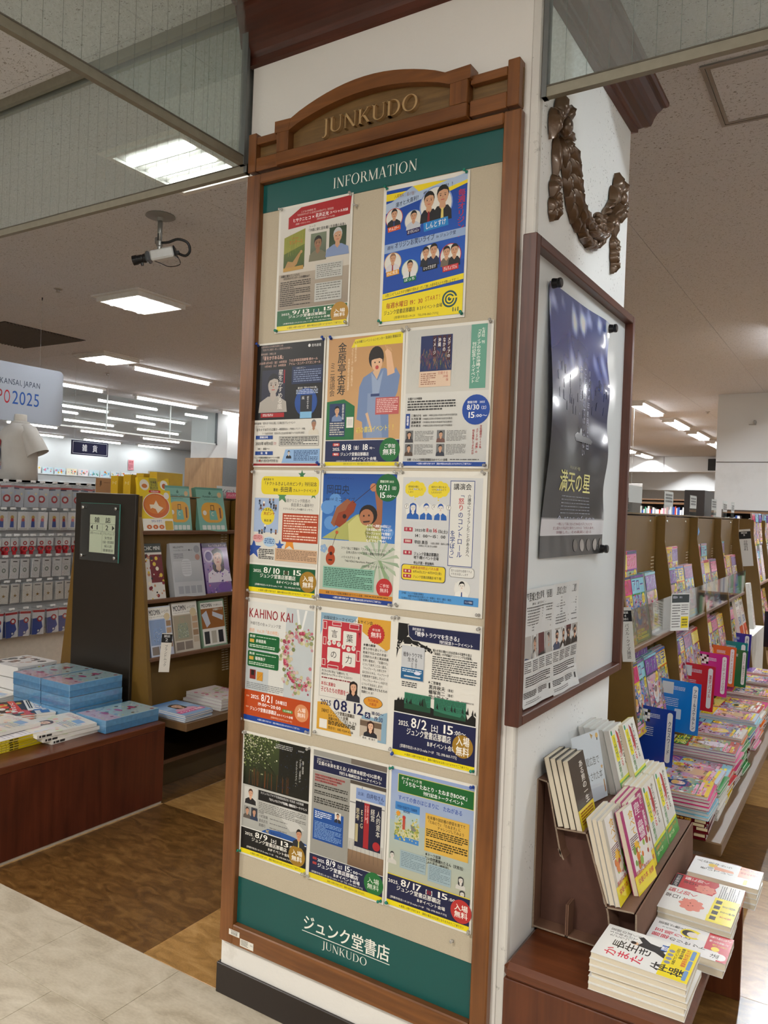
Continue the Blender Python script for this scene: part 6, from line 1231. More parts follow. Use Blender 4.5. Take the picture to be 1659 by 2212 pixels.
gr2 = cp(gr, Mx(-.474, 2.42, .536, -15, 0, 90)); gr2['label'] = 'green health book, frontmost at the far end of the lower step'; gr2['category'] = 'book'; gr2['group'] = 'green health books far'
for i in range(1, 4): c_ = cp(gr, Mx(-.474-i*.0155, 2.42, .536, -15, 0, 90), False, label='green health book, %s from the front at the far end of the lower step' % ORD[i], cat='book', group='green health books far')
tq = volume('book', .128, .186, .0165, '#dcdeda', ink_green(), pages=PAGEW, spineband=(1, ['#1b8a7a'])); rackrow(tq, 5, -.575, 2.265, .700, .0175, 15, 'white and teal book', 'beside the plastic sign', 'white health books on the top step')
yl = volume('book', .128, .186, .016, '#c9bf4a', ink_green()); place(yl, Mx(-.556, 2.36, .700, -17, 0, 90), label='yellow backed green-titled health book at the front of the top step', cat='book', group='white health books on the top step')
# plastic sign on the top step
sg = empty('sign_card', (-.664, 2.10, .70), (0, 0, 0), label='white laminated sign in a clear holder on the top cardboard step', cat='sign'); sg.matrix_world = Mx(-.640, 2.085, .706, -12, 0, 78)
k = Ink(.15, .185, 3); k.rect(0, 0, 1, 1, '#dfe6ee'); k.text('新聞広告で', .26, .36, .62, .13, '#1d1d1f', 0); k.text('紹介された本', .24, .58, .68, .13, '#1d1d1f', 0); k.disc(.90, .08, .05, '#e0ac2c', 12); k.rect(.88, .11, .92, .15, '#333'); k.poly([(.66, .02), (.76, .06), (.70, .11)], '#c79a2c'); k.star(.93, .55, .05, '#d9a23a'); k.poly([(.92, .75), (.96, .73), (.97, .92), (.93, .93)], '#b9803c'); k.poly([(.05, .20), (.10, .22), (.08, .36), (.04, .33)], '#2a3c9a')
k.obj('card', sg, INK); obj('holder', MB().box(-.012, -.004, -.012, .162, -.0015, .205), glassy('clear_plastic', (.97, .98, .98), .05, 0, .1), sg)
# ================================================================ SLOPED MAGAZINE RACKS
OL = pm('olive_metal', '#6e5220', .42, .1, .03, 40); OLD = pm('olive_dark', '#43311a', .5, .1, .03, 40)
LIP = wood('shelf_lip', '#5c4030', '#7a5a44', 'y', 20, .3); BNW = pm('bench_laminate', '#6c5236', .35, 0, .04, 30); KICK = pm('kick_plate', '#4a3818', .5)
SCREW = pm('chrome', '#c9c9c6', .25, .9); ACR = glassy('acrylic', (.90, .94, .93), .16, .03, .03)
def rack(xt, y0, n, shelves, label, pitch=.745, bench=.42, bx=.377, D=.49):
    e = empty('magazine_rack', (xt, y0, 0), label=label, cat='rack'); L = n*pitch
    prof = [(0, 1.51), (0, 1.40), (.012, 1.33), (.056, 1.05), (.128, .44), (.135, bench)]
    def board(y, t, nm='upright'):
        o = obj(nm, MB().prism(prof+[(.14, .0), (-D-.14, .0), (-D-.125, .44), (-D-.01, 1.33), (-D, 1.40), (-D, 1.51)], 'y', y, y+t), OL, e); return o
    board(0, .022, 'end_board'); board(L-.022, .022, 'end_board')
    up = None
    for i in range(1, n):
        if up is None: up = obj('upright', MB().prism([(-.05, 1.505)]+prof+[(0, bench), (-.02, 1.0)], 'y', 0, .014), OL, e, (0, i*pitch, 0))
        else: u2 = up.copy(); COL.objects.link(u2); u2.location = (0, i*pitch, 0)
    pn = MB().prism([(-.036, 1.505), (-.036, 1.30), (-.030, 1.0), (.02, bench), (.008, bench), (-.042, 1.0), (-.048, 1.30), (-.048, 1.505)], 'y', .003, pitch-.016).mesh('back_panel', OL)
    sl = MB()
    for j in range(58):
        z = .50+j*.0145
        if z > 1.36: break
        x = -.036 if z > 1.3 else -.036+(1.3-z)*.02 if z > 1 else -.030+(1-z)*.0862
        for yy in (pitch-.085, pitch-.055): sl.box(x-.001, yy, z, x+.0012, yy+.022, z+.0045, None)
    slm = sl.mesh('slot_strip', pm('slot_light', '#b9ac98', .5)); scm = MB().lathe([(.007, 0), (.006, .003)], n=10, axis='x').mesh('screw', SCREW)
    for i in range(n):
        b = link('back_panel', pn, e, (0, i*pitch, 0)); s = link('slot_strip', slm, e, (0, i*pitch, 0)); s['kind'] = 'stuff'
        for yy in (.2, .62): link('screw', scm, e, (-.036, i*pitch+yy, 1.485))
        for z, step in shelves:
            xf = -.024+(1.40-z)*.135 if z < 1.36 else 0
            obj('shelf', MB().box(xf-.10, i*pitch+.016, z-.012, xf+(.012 if not (step and z < .9) else -.012), (i+1)*pitch-.002, z-.001), OLD, e)
            if not (step and z < .9): obj('shelf_lip', MB().prism([(xf+.012, z-.016), (xf+.026, z-.013), (xf+.028, z+.002), (xf+.022, z+.008), (xf+.012, z+.006)], 'y', i*pitch+.0145, (i+1)*pitch-.001), LIP, e)
            if step: obj('step', MB().box(xf-.09, i*pitch+.016, z, xf-.030, (i+1)*pitch-.002, z+step), OLD, e)
    obj('top_cap', MB().box(-D, .001, 1.5105, -.036, L, 1.517), OL, e)
    obj('bench', MB().bev(.135-.02, .0225, bench-.045, bx, L, bench-.001, .004), BNW, e)
    obj('bench_inner', MB().box(.0, .0225, bench-.03, .114, L, bench-.001), BNW, e)
    obj('plinth', MB().bev(-.2, .0225, .0, .145, L-.001, .125, .002), KICK, e); obj('shelf_lip', MB().box(.1455, .0225, .118, .158, L-.001, .138), LIP, e)
    obj('rear_board', MB().box(-D, .0225, 0, -D+.02, L-.0225, 1.51), OLD, e)
    for i in range(1, n+1): obj('bracket', MB().prism([(.145, bench-.046), (bx-.05, bench-.046), (.145, .20)], 'y', i*pitch-.012, i*pitch), OL, e)
    return e
XR, YR, PIT = -.765, 2.80, .745
rk = rack(XR, YR, 4, [(1.02, .09), (.70, .06)], 'long sloped olive magazine rack with a low bench, right of the pillar')
rk2 = rack(XR, 6.55, 3, [(1.02, .09), (.70, .06)], 'second olive magazine rack beyond the gap at the far right')
# magazines on the rack and bench ---------------------------------
MAGS = []
for s_ in range(9): MAGS.append(volume('magazine', .182, .256, .0105, PAL[(s_*3) % 10], cover_puzzle(.182, .256, 100+s_, PAL[(s_*5+1) % 12]), PAGEW, 'R', spineband=(7, SPC)))
CNAME = {'#d6247a': 'pink', '#e8c51c': 'yellow', '#c81e2a': 'red', '#1c6fc4': 'blue', '#e8731c': 'orange', '#f2eee6': 'white', '#2a9a4a': 'green', '#7a3fa0': 'purple', '#f08ab4': 'pale pink', '#8ad0e6': 'light blue', '#f5e26a': 'pale yellow', '#1f2a6a': 'navy'}
MCOL = [CNAME[PAL[(s_*5+1) % 12]] for s_ in range(9)]
used = set()
def mag(i, M, printed=True, **kw):
    i %= 9
    if i not in used: used.add(i); return place(MAGS[i], M, **kw)
    return cp(MAGS[i], M, printed, **kw)
SEC = ['first', 'second', 'third', 'fourth', 'fifth', 'sixth', 'seventh']
cnt = 0
def face_group(i, n, x, y, z, lean, tier, sec, yw, pos):
    global cnt
    for q in range(n):
        mag(i, Mx(x-q*.0115, y+q*yw, z, -lean, 0, 90+RND.uniform(-1.5, 1.5)), q < 1 or abs(yw) > .01, cat='magazine', group='puzzle magazines on the right rack',
            label='%s magazine, %s deep, %s group, %s of the %s rack bay' % (MCOL[i % 9], ORD[q], pos, tier, SEC[sec]))
seq = 0
for s_ in range(4):
    yb = YR+s_*PIT
    for pos, (dy, n) in zip(('left', 'middle', 'right'), ((.03, 2), (.20, 3), (.42, 3))):
        face_group(seq, n, XR+.036, yb+dy+(.02 if s_ % 2 else 0), 1.022, 9, 'front tier', s_, .018 if pos != 'middle' else .030, pos); seq += 1
    for pos, (dy, n) in zip(('left', 'right'), ((.02, 2), (.17, 2))):
        if s_ == 3 and pos == 'right': continue
        face_group(seq+2, n, XR-.004, yb+dy+.03*s_, 1.112, 4, 'back tier', s_, .03, pos); seq += 1
    for pos, (dy, n) in zip(('left', 'middle', 'right', 'far right'), ((.025, 3), (.16, 3), (.32, 3), (.50, 3))):
        face_group(seq+4, n, XR+.078, yb+dy, .702, 11, 'lower shelf', s_, .016, pos); seq += 1
    for pos, (dy, n) in zip(('left', 'right'), ((.03, 1), (.30, 1))):
        face_group(seq+1, n, XR+.030, yb+dy, .762, 8, 'lower back step', s_, .02, pos); seq += 1
    # acrylic guard
    g_ = obj('guard_plate', MB().box(XR+.050, yb+.02, 1.022, XR+.0525, yb+PIT-.006, 1.17), ACR, label='clear acrylic guard in front of the magazines in the %s rack bay' % SEC[s_], cat='guard', group='acrylic guards on the right rack')
# bench piles
ydist = [2.815, 3.02, 3.215, 3.41, 3.62, 3.83, 4.06, 4.26, 4.47, 4.70, 4.92, 5.14, 5.36, 5.57]
hts = [13, 12, 9, 13, 14, 11, 12, 12, 10, 12, 9, 11, 8, 9]
dog = volume('magazine', .182, .256, .0105, '#f0b8cc', cover_puzzle(.182, .256, 700, '#c8d8ec', '#d9b48a'), PAGEW, 'R', spineband=(7, SPC))
pen = volume('magazine', .182, .256, .0105, '#2c50b0', cover_puzzle(.182, .256, 701, '#c03a2c', '#e6e8ee'), PAGEW, 'R', spineband=(7, SPC))
def spine_vol(c, t_, sub):
    e = volume('magazine', .182, .256, .0105, c, None, PAGEW, 'L'); k = Ink(.25, .0095, 2); k.text(t_, .04, .08, .5, .84, '#f2e6d0', 1); k.text(sub, .62, .1, .2, .8, '#e8b840', 1); k.rect(.86, 0, 1, 1, '#d8c8a0')
    k.obj('spine_print', e, INK, (-.0003, .0005, .253), (0, math.radians(90), -math.pi/2)); return e
redsp = spine_vol('#5c1018', 'ナンクロ', '特選'); usedr = []
for i, (y, n) in enumerate(zip(ydist, hts)):
    for q in range(n):
        z = .42+(q+1)*.0113; M = Matrix.Translation((-.432+RND.uniform(-.008, .006), y-.0+RND.uniform(-.006, .006), z)) @ Euler((0, 0, math.radians(90+RND.uniform(-2.5, 2.5))), 'XYZ').to_matrix().to_4x4() @ Euler((-math.pi/2, 0, 0)).to_matrix().to_4x4()
        lb = ', %s in the %s bench pile counted away' % ('top' if q == n-1 else NOFROM[n-q], ORD[i]); ky = dict(cat='magazine', group='magazine piles on the rack bench')
        if i in (0, 3, 5, 8) and q < 6:
            (place if not usedr else cp)(redsp, M, label='dark red spined puzzle magazine'+lb, **ky); usedr.append(1); continue
        if q == n-1 and i in (1, 3, 6):
            src = {1: dog, 3: pen, 6: dog}[i]
            (place if i != 6 else cp)(src, M, label=('puzzle magazine with a white puppy' if i != 3 else 'puzzle magazine with a white cartoon animal')+lb, **ky)
        else: mag(i*2+(3 if q < n-4 else 0)+(0 if q == n-1 else 0), M, q == n-1, label=MCOL[(i*2+(3 if q < n-4 else 0)) % 9]+' puzzle magazine'+lb, **ky)
# divider boards
def divider(y, x0, x1, z0, z1, c, title, sub, label, tc='#1b2b5c'):
    W, H = x1-x0, z1-z0; k = Ink(W, H, 3); k.rrect(0, 0, 1, 1, c, .06); k.rrect(.80, .05, .93, .93, '#dfe3e6', .06)
    f = '#c8d6ea'; k.greek(.32, .12, .62, .20, 3, f, .5)
    if sub == 'x': 
        for a in range(4):
            for b_ in range(4): k.rect(.10+a*.07, .06+b_*.055, .165+a*.07, .11+b_*.055, '#e8e8e8' if (a+b_) % 3 else '#111')
    elif sub: k.rect(.06, .05, .34, .28, '#c5ccd2'); k.rrect(.40, .55, .56, .75, '#bcd0e8', .02)
    for i in range(5): k.greek(.10+.0*i, .36+i*.035, .48, .375+i*.035, 1, f, .8)
    n = len(title); k.vtext(title, .825, .12 if n > 6 else .2, .085, min(.78, .085*n+.08), tc, 1)
    o = obj('divider_board', MB().bev(0, .0002, 0, W, .0022, H, .0009), pm('divider_'+c[1:], c, .3), loc=(x0, y, z0), rot=(0, math.radians(2), 0), label=label, cat='divider', group='genre dividers on the right rack')
    k.obj('print', o, GLOSSINK, (0, .0002, 0))
divider(3.0, -.735, -.590, .590, .800, '#153a94', 'クロスワード', 'x', 'dark blue divider board reading crossword in Japanese, nearest of the boards')
divider(3.35, -.725, -.565, .632, .842, '#1273c8', 'アロー＆スケルトン', 1, 'bright blue divider board for arrow and skeleton puzzles')
divider(3.85, -.745, -.590, .622, .832, '#b81f2c', '漢字パズル', 1, 'red divider board for kanji puzzles', '#b01c28')
divider(4.20, -.735, -.583, .625, .836, '#b92a80', 'ナンクロ(ナンバークロス)', 'x', 'magenta divider board for number crosswords', '#a01a6a')
divider(4.55, -.74, -.597, .613, .826, '#cc5f2a', 'ナンプレ(ナンバープレイス)', 0, 'orange divider board for number place puzzles', '#b04a1a')
divider(4.72, -.69, -.560, .585, .79, '#14613a', 'イラスト(お絵かきロジック)', 0, 'green divider board for picture logic puzzles', '#12502f')
divider(4.95, -.76, -.590, .585, .80, '#1c7478', '言葉パズル', 0, 'teal divider board behind the green one', '#12585c')
divider(5.35, -.80, -.618, .586, .80, '#33248a', 'まちがいさがし', 0, 'purple divider board, farthest of the boards', '#2a1c70')
# shelf labels
def hangcard(x, y, z0, W, H, label, top, body, rot=(0, 0, 0), rz=0):
    k = Ink(W, H, 3); k.rect(0, 0, 1, 1, '#dcdcd8'); k.rect(0, .06, 1, .26, '#15161a')
    for i, t_ in enumerate(top): q = {1: .16, 2: .5, 3: .42}[len(t_)]; k.text(t_, .5-q/2, .075+i*.06, q, .045, '#eee', 1)
    k.vtext(body, .38, .30, .34, min(.66, .072*len(body)), '#222'); k.disc(.5, .03, .03, '#bbb', 8)
    o = obj('genre_label', MB().box(0, .0002, 0, W, .0014, H), PAPER, loc=(x, y, z0), rot=rot, label=label, cat='label'); k.obj('print', o, INK, (0, .0001, 0)); return o
hangcard(-.7245, 2.778, 1.0-.01, .044, .19, 'tall white and black genre label on the near end of the right rack', ('雑誌', '4', '001'), 'パズル・クイズ雑誌', (0, math.radians(-7), 0))
hangcard(-.748, 5.80, 1.19, .08, .25, 'white and black genre label at the far end of the first right rack', ('雑誌', '5'), '分冊百科', (0, math.radians(-7), 0))
k = Ink(.105, .155, 2); k.rect(0, 0, 1, 1, '#e4e6e4'); k.rect(.03, .02, .97, .24, '#3c4446'); k.text('雑誌4　001', .08, .06, .5, .07, '#ccd', 1); k.greek(.06, .30, .50, .95, 9, '#555', .35); k.greek(.55, .30, .94, .60, 5, '#555', .35); k.rect(.55, .62, .95, .93, '#ead62a'); k.greek(.6, .68, .9, .9, 3, '#6d6420', .6)
pc = obj('price_card', MB().box(0, .0002, 0, .105, .0012, .155), PAPER, loc=(XR+.068, 3.40, 1.030), rot=(0, 0, math.radians(58)), label='white index card with a yellow corner clipped to the first acrylic guard', cat='card'); k.obj('print', pc, INK, (0, .0001, 0))
# acrylic card stands on the rack top
for i, (y0, y1, ws) in enumerate(((3.02, 3.22, 1), (3.62, 3.80, 1), (4.20, 4.37, 1), (4.83, 5.00, 1), (5.24, 5.40, 0), (5.58, 5.71, 0))):
    k = Ink(y1-y0, .10 if i < 4 else .09); k.rect(0, 0, 1, .62, '#cfd3d0' if i else '#c2c6c4'); 
    if i: k.greek(.12, .08, .9, .5, 3, '#333', .7)
    e = empty('card_stand', (-.79, y0, 1.5175), (0, 0, math.pi/2), label='small clear card stand on the rack top, %s from the near end' % ORD[i], cat='card stand', group='card stands on the rack top')
    obj('holder', MB().box(0, 0, 0, y1-y0, .002, .104).box(0, .002, 0, y1-y0, .045, .002), ACR, e); k.obj('card', e, INK, (0, -.0004, 0))
# blue arrow sticker
obj('arrow_sticker', MB().prism([(4.300, 1.415), (4.345, 1.434), (4.300, 1.458)], 'x', XR+.001, XR+.002), pm('sticker_blue', '#6aa9e6', .4), label='light blue triangle sticker on the second upright of the right rack', cat='sticker')
# second rack contents
for j in range(3):
    yb = 6.55+j*PIT
    for i, dy in enumerate((.04, .24, .45)):
        for q in range(2): mag(j*3+i+q, Mx(XR+.036-q*.0115, yb+dy+.02*q, 1.022, -9, 0, 90), q == 0, cat='magazine', group='magazines on the second right rack', label='%s magazine, %s deep, %s on the upper shelf, bay %s, second rack' % (MCOL[(j*3+i+q) % 9], ORD[q], ORD[i], ['one', 'two', 'three'][j]))
        mag(j*2+i+5, Mx(XR+.075, yb+dy, .702, -11, 0, 90), cat='magazine', group='magazines on the second right rack', label='%s magazine, %s along the lower shelf of bay %s of the second rack' % (MCOL[(j*2+i+5) % 9], ORD[i], ['one', 'two', 'three'][j]))
        mag(j+i, Mx(XR-.0, yb+dy, 1.31, -5, 0, 90), cat='magazine', group='magazines on the second right rack', label='%s magazine, %s along the top shelf of bay %s of the second rack' % (MCOL[(j+i) % 9], ORD[i], ['one', 'two', 'three'][j]))
def simple_box(name, label, cat, x, y, z, W, H, D, c, ink=None, rz=90, group=None, lean=0):
    """upright carton or card facing local -Y"""
    e = obj(name, MB().bev(0, .0004, 0, W, D, H, .001), pm('carton_'+c[1:], c, .35), loc=(0, 0, 0), label=label, cat=cat, group=group); e.matrix_world = Mx(x, y, z, -lean, 0, rz)
    if ink: ink.obj('print', e, GLOSSINK, (0, .0002, 0))
    return e
obj('step_stand', MB().box(-.96, 5.86, 0, -.80, 6.50, 1.018).box(-.7995, 5.86, 0, -.66, 6.50, .718), pm('pale_stand', '#c8c6c0', .5), label='pale two-step stand between the two right racks', cat='stand')
# white vertical cards and the bag beyond the rack end
for i, (y, z, W, H, c, t_) in enumerate(((6.05, 1.02, .12, .32, '#a9b4c6', None), (6.62, 1.022, .16, .40, '#e2e4e4', '特撮最新DVD'), (6.25, .719, .10, .33, '#e4e3df', 'たのしい本'), (6.95, 1.022, .16, .42, '#e6e8e8', 'ジャパンコレクション'), (7.4, 1.022, .18, .44, '#e6e8e8', '日本の名作'))):
    k = Ink(W, H, 2); k.rect(0, 0, 1, 1, c)
    if t_: k.vtext(t_, .35, .10, .4, .8, '#222')
    simple_box('magazine_issue', 'tall %s part-work pack %s beyond the right rack' % ('blue-grey' if i == 0 else 'white', ['nearest', 'second', 'lowest', 'third', 'farthest'][i]), 'magazine', (-.84 if y == 6.05 else -.70) if y < 6.5 else XR+.04, y, z, W, H, .03, c, k, 90, None, 8)
k = Ink(.17, .25, 2); k.rect(0, 0, 1, 1, '#121214'); k.vtext('あぶない刑事', .55, .08, .2, .55, '#ddd', 1); k.vtext('DVD', .58, .68, .14, .2, '#b22', 1); simple_box('divider_board', 'black divider board with white vertical title at the far right', 'divider', -.62, 6.1, .62, .17, .25, .003, '#121214', k, 0)
for i in range(2):
    k = Ink(.14, .34, 2); k.rect(0, 0, 1, 1, '#e9e4da'); k.rect(0, 0, 1, .16, '#d9c22a'); k.disc(.5, .1, .2, '#1a1a1a', 12, .05); k.text('認知症を防ぐ！', .05, .20, .9, .06, '#222', 1); k.text('ドリル', .15, .30, .75, .13, '#cf2f2a', 1); k.text('50', .2, .45, .6, .14, '#1c6fc4', 1); k.rect(0, .62, 1, 1, '#e2581c'); k.disc(.6, .85, .22, '#f0dc8a', 14)
    simple_box('drill_book', 'tall orange and white drill book on the rack, %s of two' % ('nearer' if i == 0 else 'farther'), 'book', XR+.10, 5.42+i*.17, .70, .14, .30, .02, '#e9e4da', k, 90, 'orange drill books', 12)
# dark rack end, shelving and books far behind
obj('bookcase_end', MB().bev(-1.755, 9.0, 0, -1.545, 9.6, 1.815, .004), pm('dark_brown_panel', '#211a17', .4), label='dark brown bookcase end panel behind the right rack', cat='bookcase')
def far_case(x0, x1, y, h, label, shelves=5, seed=0, book_h=.2):
    """bookcase facing -Y with rows of book spines"""
    r = random.Random(seed); e = empty('bookcase', ((x0+x1)/2, y, 0), label=label, cat='bookcase'); cx = (x0+x1)/2; w2 = (x1-x0)/2
    obj('carcass', MB().box(-w2, .28, 0, w2, .30, h).box(-w2, 0, 0, -w2+.02, .28, h).box(w2-.02, 0, 0, w2, .28, h), pm('case_brown', '#3a2a1c', .5), e)
    sh = MB().box(-w2+.0205, .0, -.02, w2-.0205, .279, 0).mesh('shelf', pm('shelf_tan', '#6a4a2e', .45))
    for i in range(shelves+1): link('shelf', sh, e, (0, 0, .12+i*(h-.14)/shelves))
    mb = MB()
    for i in range(shelves):
        x = -w2+.03; z = .121+i*(h-.14)/shelves
        while x < w2-.06:
            t = r.uniform(.012, .03); hh = r.uniform(.6, .85)*(h-.14)/shelves; mb.box(x, .02+r.uniform(0, .02), z, x+t, .2, z+hh, lin(r.choice(['#e6e4de', '#c9c4ba', '#b03a2c', '#2c4a8a', '#d8c04a', '#efe9e0', '#3a7a5a', '#e8dcc8', '#8a8f98', '#d67a9a', '#f0f0ee']))); x += t+.0008
    o = obj('book_spines', mb, INK, e, ink=True, kind='stuff'); return e
far_case(-4.6, -1.95, 12.3, 1.75, 'long bookcase of mixed spines far behind the right rack', 5, 1)
far_case(-1.40, .2, 9.2, 1.62, 'bookcase of comics beyond the right rack under the white column', 5, 2)
far_case(-5.6, -2.2, 16.5, 1.9, 'bookcase near the far bulkhead', 5, 3)
far_case(-2.9, -1.9, 7.4, 1.66, 'low bookcase behind the pillar on the right', 5, 4)
sgn = simple_box('hanging_sign', 'small white rounded sign between far bookcases', 'sign', -3.0, 11.0, 1.80, .30, .16, .01, '#ececea', None, 0)
obj('wire', MB().tube([(.15, .005, .16), (.15, .005, CEIL-1.80)], .002, 5), SCREW, sgn)
k = Ink(.3, .16); k.text('新刊案内', .1, .3, .8, .35, '#a33', 1); k.obj('print', sgn, INK)
# ================================================================ LEFT SIDE
TL = empty('display_table', (-3.7, 2.25, 0), label='low dark red-brown display table at the left edge of the shop floor', cat='table')
def Bl(mb): return mb.xf(Matrix.Translation((3.7, -2.25, 0)))
LW = wood('red_table_wood', '#3d1a10', '#5c2a1a', 'z', 12, .3); LWY = wood('red_table_wood_y', '#47220f', '#6a3821', 'y', 12, .28)
LTZ = .40
obj('side_panel', Bl(MB().bev(-2.937, 1.805, .012, -2.9175, 2.7105, LTZ-.0305, .002)), LW, TL)
obj('side_panel', Bl(MB().box(-4.5, 2.692, .012, -2.9376, 2.710, LTZ-.031)), LW, TL); obj('side_panel', Bl(MB().box(-4.5, 1.806, .012, -2.9376, 1.824, LTZ-.031)), LW, TL)
obj('top', Bl(MB().bev(-4.5, 1.803, LTZ-.03, -2.9155, 2.712, LTZ, .003)), LWY, TL)
obj('foot_strip', Bl(MB().box(-4.5, 1.81, .0, -2.922, 2.707, .0115)), pm('foot_strip', '#b7ada0', .5), TL)
# left rack -------------------------------------------------------
XL, YL = -3.24, 2.776
rl = rack(XL, YL, 2, [(1.322, 0), (.963, 0), (.665, 0)], 'sloped olive magazine rack with a dark end panel left of the pillar', bench=.385, pitch=.735)
ep = empty('end_panel_sign', (-3.487, 2.757, 0), label='dark brown end board of the left rack', cat='panel')
obj('board', MB().bev(-.243, 0, .0, .243, .0185, 1.515, .002), pm('dark_brown_board', '#262019', .38), ep)
gp = empty('glass_plaque', (-3.50, 2.745, 1.153), label='glass plaque with cream paper listing magazine sections on the dark board', cat='sign')
k = Ink(.207, .203, 4); k.rect(0, 0, 1, 1, '#dcdcc4'); k.text('雑　誌', .18, .06, .64, .15, '#1c1c1c', 1); k.frame(0, .23, 1, .43, .006, '#555'); k.rect(.497, .23, .503, 1, '#555')
k.poly([(.03, .33), (.12, .26), (.12, .40)], '#1c1c1c'); k.poly([(.97, .33), (.88, .26), (.88, .40)], '#1c1c1c'); k.text('1', .22, .265, .12, .13, '#1c1c1c', 1); k.text('2', .62, .265, .13, .13, '#1c1c1c', 1)
k.text('女性ファッション誌', .03, .45, .45, .07, '#2a2a2a')
for i, (t_, w_) in enumerate((('ブランドムック', .46), ('女性誌', .30), ('出産・育児雑誌', .44), ('婦人誌', .30), ('健康雑誌', .40))): k.text(t_, .75-w_/2, .45+i*.108, w_, .075, '#2a2a2a')
k.obj('paper', gp, INK, (-.091, .002, .045)); obj('pane', MB().bev(-.158, -.008, 0, .157, -.002, .309, .001), glassy('plaque_glass', (.95, .98, .97), .12, 0, .02), gp)
obj('pane_edge', MB().box(.1572, -.008, 0, .1585, -.002, .309).box(-.158, -.008, .309, .157, -.002, .3102), pm('glass_edge', '#4f9a8c', .2), gp)
for x in (-.135, .132):
    for z in (.025, .285): obj('standoff', MB().lathe([(.009, -.016), (.0095, -.010), (.006, -.008), (.006, .010)], (x, 0, z), 14, 'y'), SCREW, gp, smooth=True)
# boxed magazines on the rack -------------------------------------
def gen(W, H, fn, res=3): k = Ink(W, H, res); fn(k); return k
def f_yellow(k):
    k.rect(0, 0, 1, 1, '#e3c31a'); k.rect(0, .76, 1, 1, '#f0ede2'); k.rect(.34, .01, .62, .26, '#a9a13a'); k.text('北海道', .38, .06, .20, .05, '#2a2414', 1); k.text('チーズ', .38, .115, .20, .05, '#2a2414', 1); k.text('蒸しケーキ', .36, .17, .25, .045, '#2a2414', 1); k.rrect(.30, .235, .68, .28, '#c8281e', .02); k.text('公式BOOK', .36, .242, .26, .03, '#fff', 1)
    k.disc(.18, .14, .15, '#f0e9d8', 20, .10); k.disc(.18, .16, .09, '#c9763a', 14, .04); k.disc(.82, .13, .13, '#f2efe4', 20, .09); k.disc(.82, .15, .07, '#c25a24', 14)
    k.disc(.50, .52, .44, '#f3ead2', 32, .24); k.disc(.50, .52, .42, '#c8611e', 32, .225); k.disc(.47, .49, .36, '#d67a2c', 28, .18); k.poly([(.28, .50), (.42, .50), (.50, .42), (.58, .52), (.72, .56), (.60, .62), (.52, .66), (.46, .58), (.36, .56), (.30, .58)], '#f2e4cc')
    k.disc(.86, .33, .09, '#f2efe4', 16)
    for i in range(3): k.disc(.2+i*.2, .91, .085, '#c8652c', 14, .04); k.poly([(.17+i*.2, .91), (.2+i*.2, .895), (.23+i*.2, .915), (.2+i*.2, .93)], '#f2e4cc')
    k.rrect(.72, .80, .98, .97, '#c9a52a', .03); k.text('かわいすぎて', .28, .78, .35, .05, '#3a5a9a', 1)
def f_teal(k):
    k.rect(0, 0, 1, 1, '#7fb5a6'); k.rect(0, 0, 1, .05, '#5f988a'); k.poly([(.45, .13), (.5, .08), (.55, .13), (.53, .16), (.47, .16)], '#3d6e62'); k.text('Honolulu Cookie', .22, .18, .56, .05, '#2f4a44', 1); k.text('Moyomori バッグBook', .26, .26, .46, .03, '#37574f'); k.disc(.85, .16, .08, '#d9b98a', 12)
    k.rrect(.12, .34, .92, .80, '#e0a63a', .25); k.poly([(.42, .52), (.66, .52), (.70, .74), (.40, .74)], '#74b6a8'); k.frame(.47, .40, .60, .53, .02, '#3a2c22'); k.disc(.24, .58, .07, '#f2eee2', 14); k.rect(.78, .46, .84, .70, '#7a4a2a'); k.text('C', .47, .56, .1, .09, '#e9e2c8', 1)
    for i in range(5): k.rrect(.10+i*.17, .86, .24+i*.17, .96, '#dfe6e0', .02)
def f_silver(k):
    k.rect(0, 0, 1, 1, '#b9bbbf'); k.text('HELLO KITTY', .10, .06, .34, .035, '#33353a', 1); k.text('くじらに恋しいエルメガー♥ BAG', .10, .12, .62, .03, '#44464c'); k.greek(.10, .20, .40, .30, 3, '#70737a', .4); k.grad(.05, .34, .95, .72, '#c4c6ca', '#a9acb2'); k.rrect(.32, .30, .62, .62, '#d2d4d8', .10)
    for i in range(6): k.rect(.34+i*.045, .32, .345+i*.045, .60, '#8b8e95'); k.rect(.33, .34+i*.045, .61, .344+i*.045, '#8b8e95')
    k.disc(.86, .12, .10, '#9b9ea5', 14); k.disc(.86, .27, .08, '#b98f84', 14)
    for i in range(4): k.rect(.14+i*.20, .80, .30+i*.20, .94, '#9a9da4')
def f_purple(k):
    k.rect(0, 0, 1, 1, '#6d4f94'); k.grad(0, .1, 1, 1, '#b9a0cf', '#6a4690'); k.rect(0, 0, 1, .08, '#3a1f50'); k.text('ちょうぴん☆ランド', .25, .03, .70, .05, '#f2d9ee', 1)
    k.bust(.56, .08, .78, '#2a1a1c', '#e0b8a4', '#e9e0ee', .46, None, 1); k.disc(.22, .26, .18, '#dcd0ea', 18); k.disc(.22, .26, .13, '#5a3f8c', 18)
    for i in range(50): k.star(RND.uniform(.02, .98), RND.uniform(.4, .98), RND.uniform(.015, .05), RND.choice(['#3a2460', '#8c5ab4', '#e4cfee', '#4b3a8c', '#d66a9a']))
    k.disc(.72, .88, .26, '#6a3f9a', 18, .09)
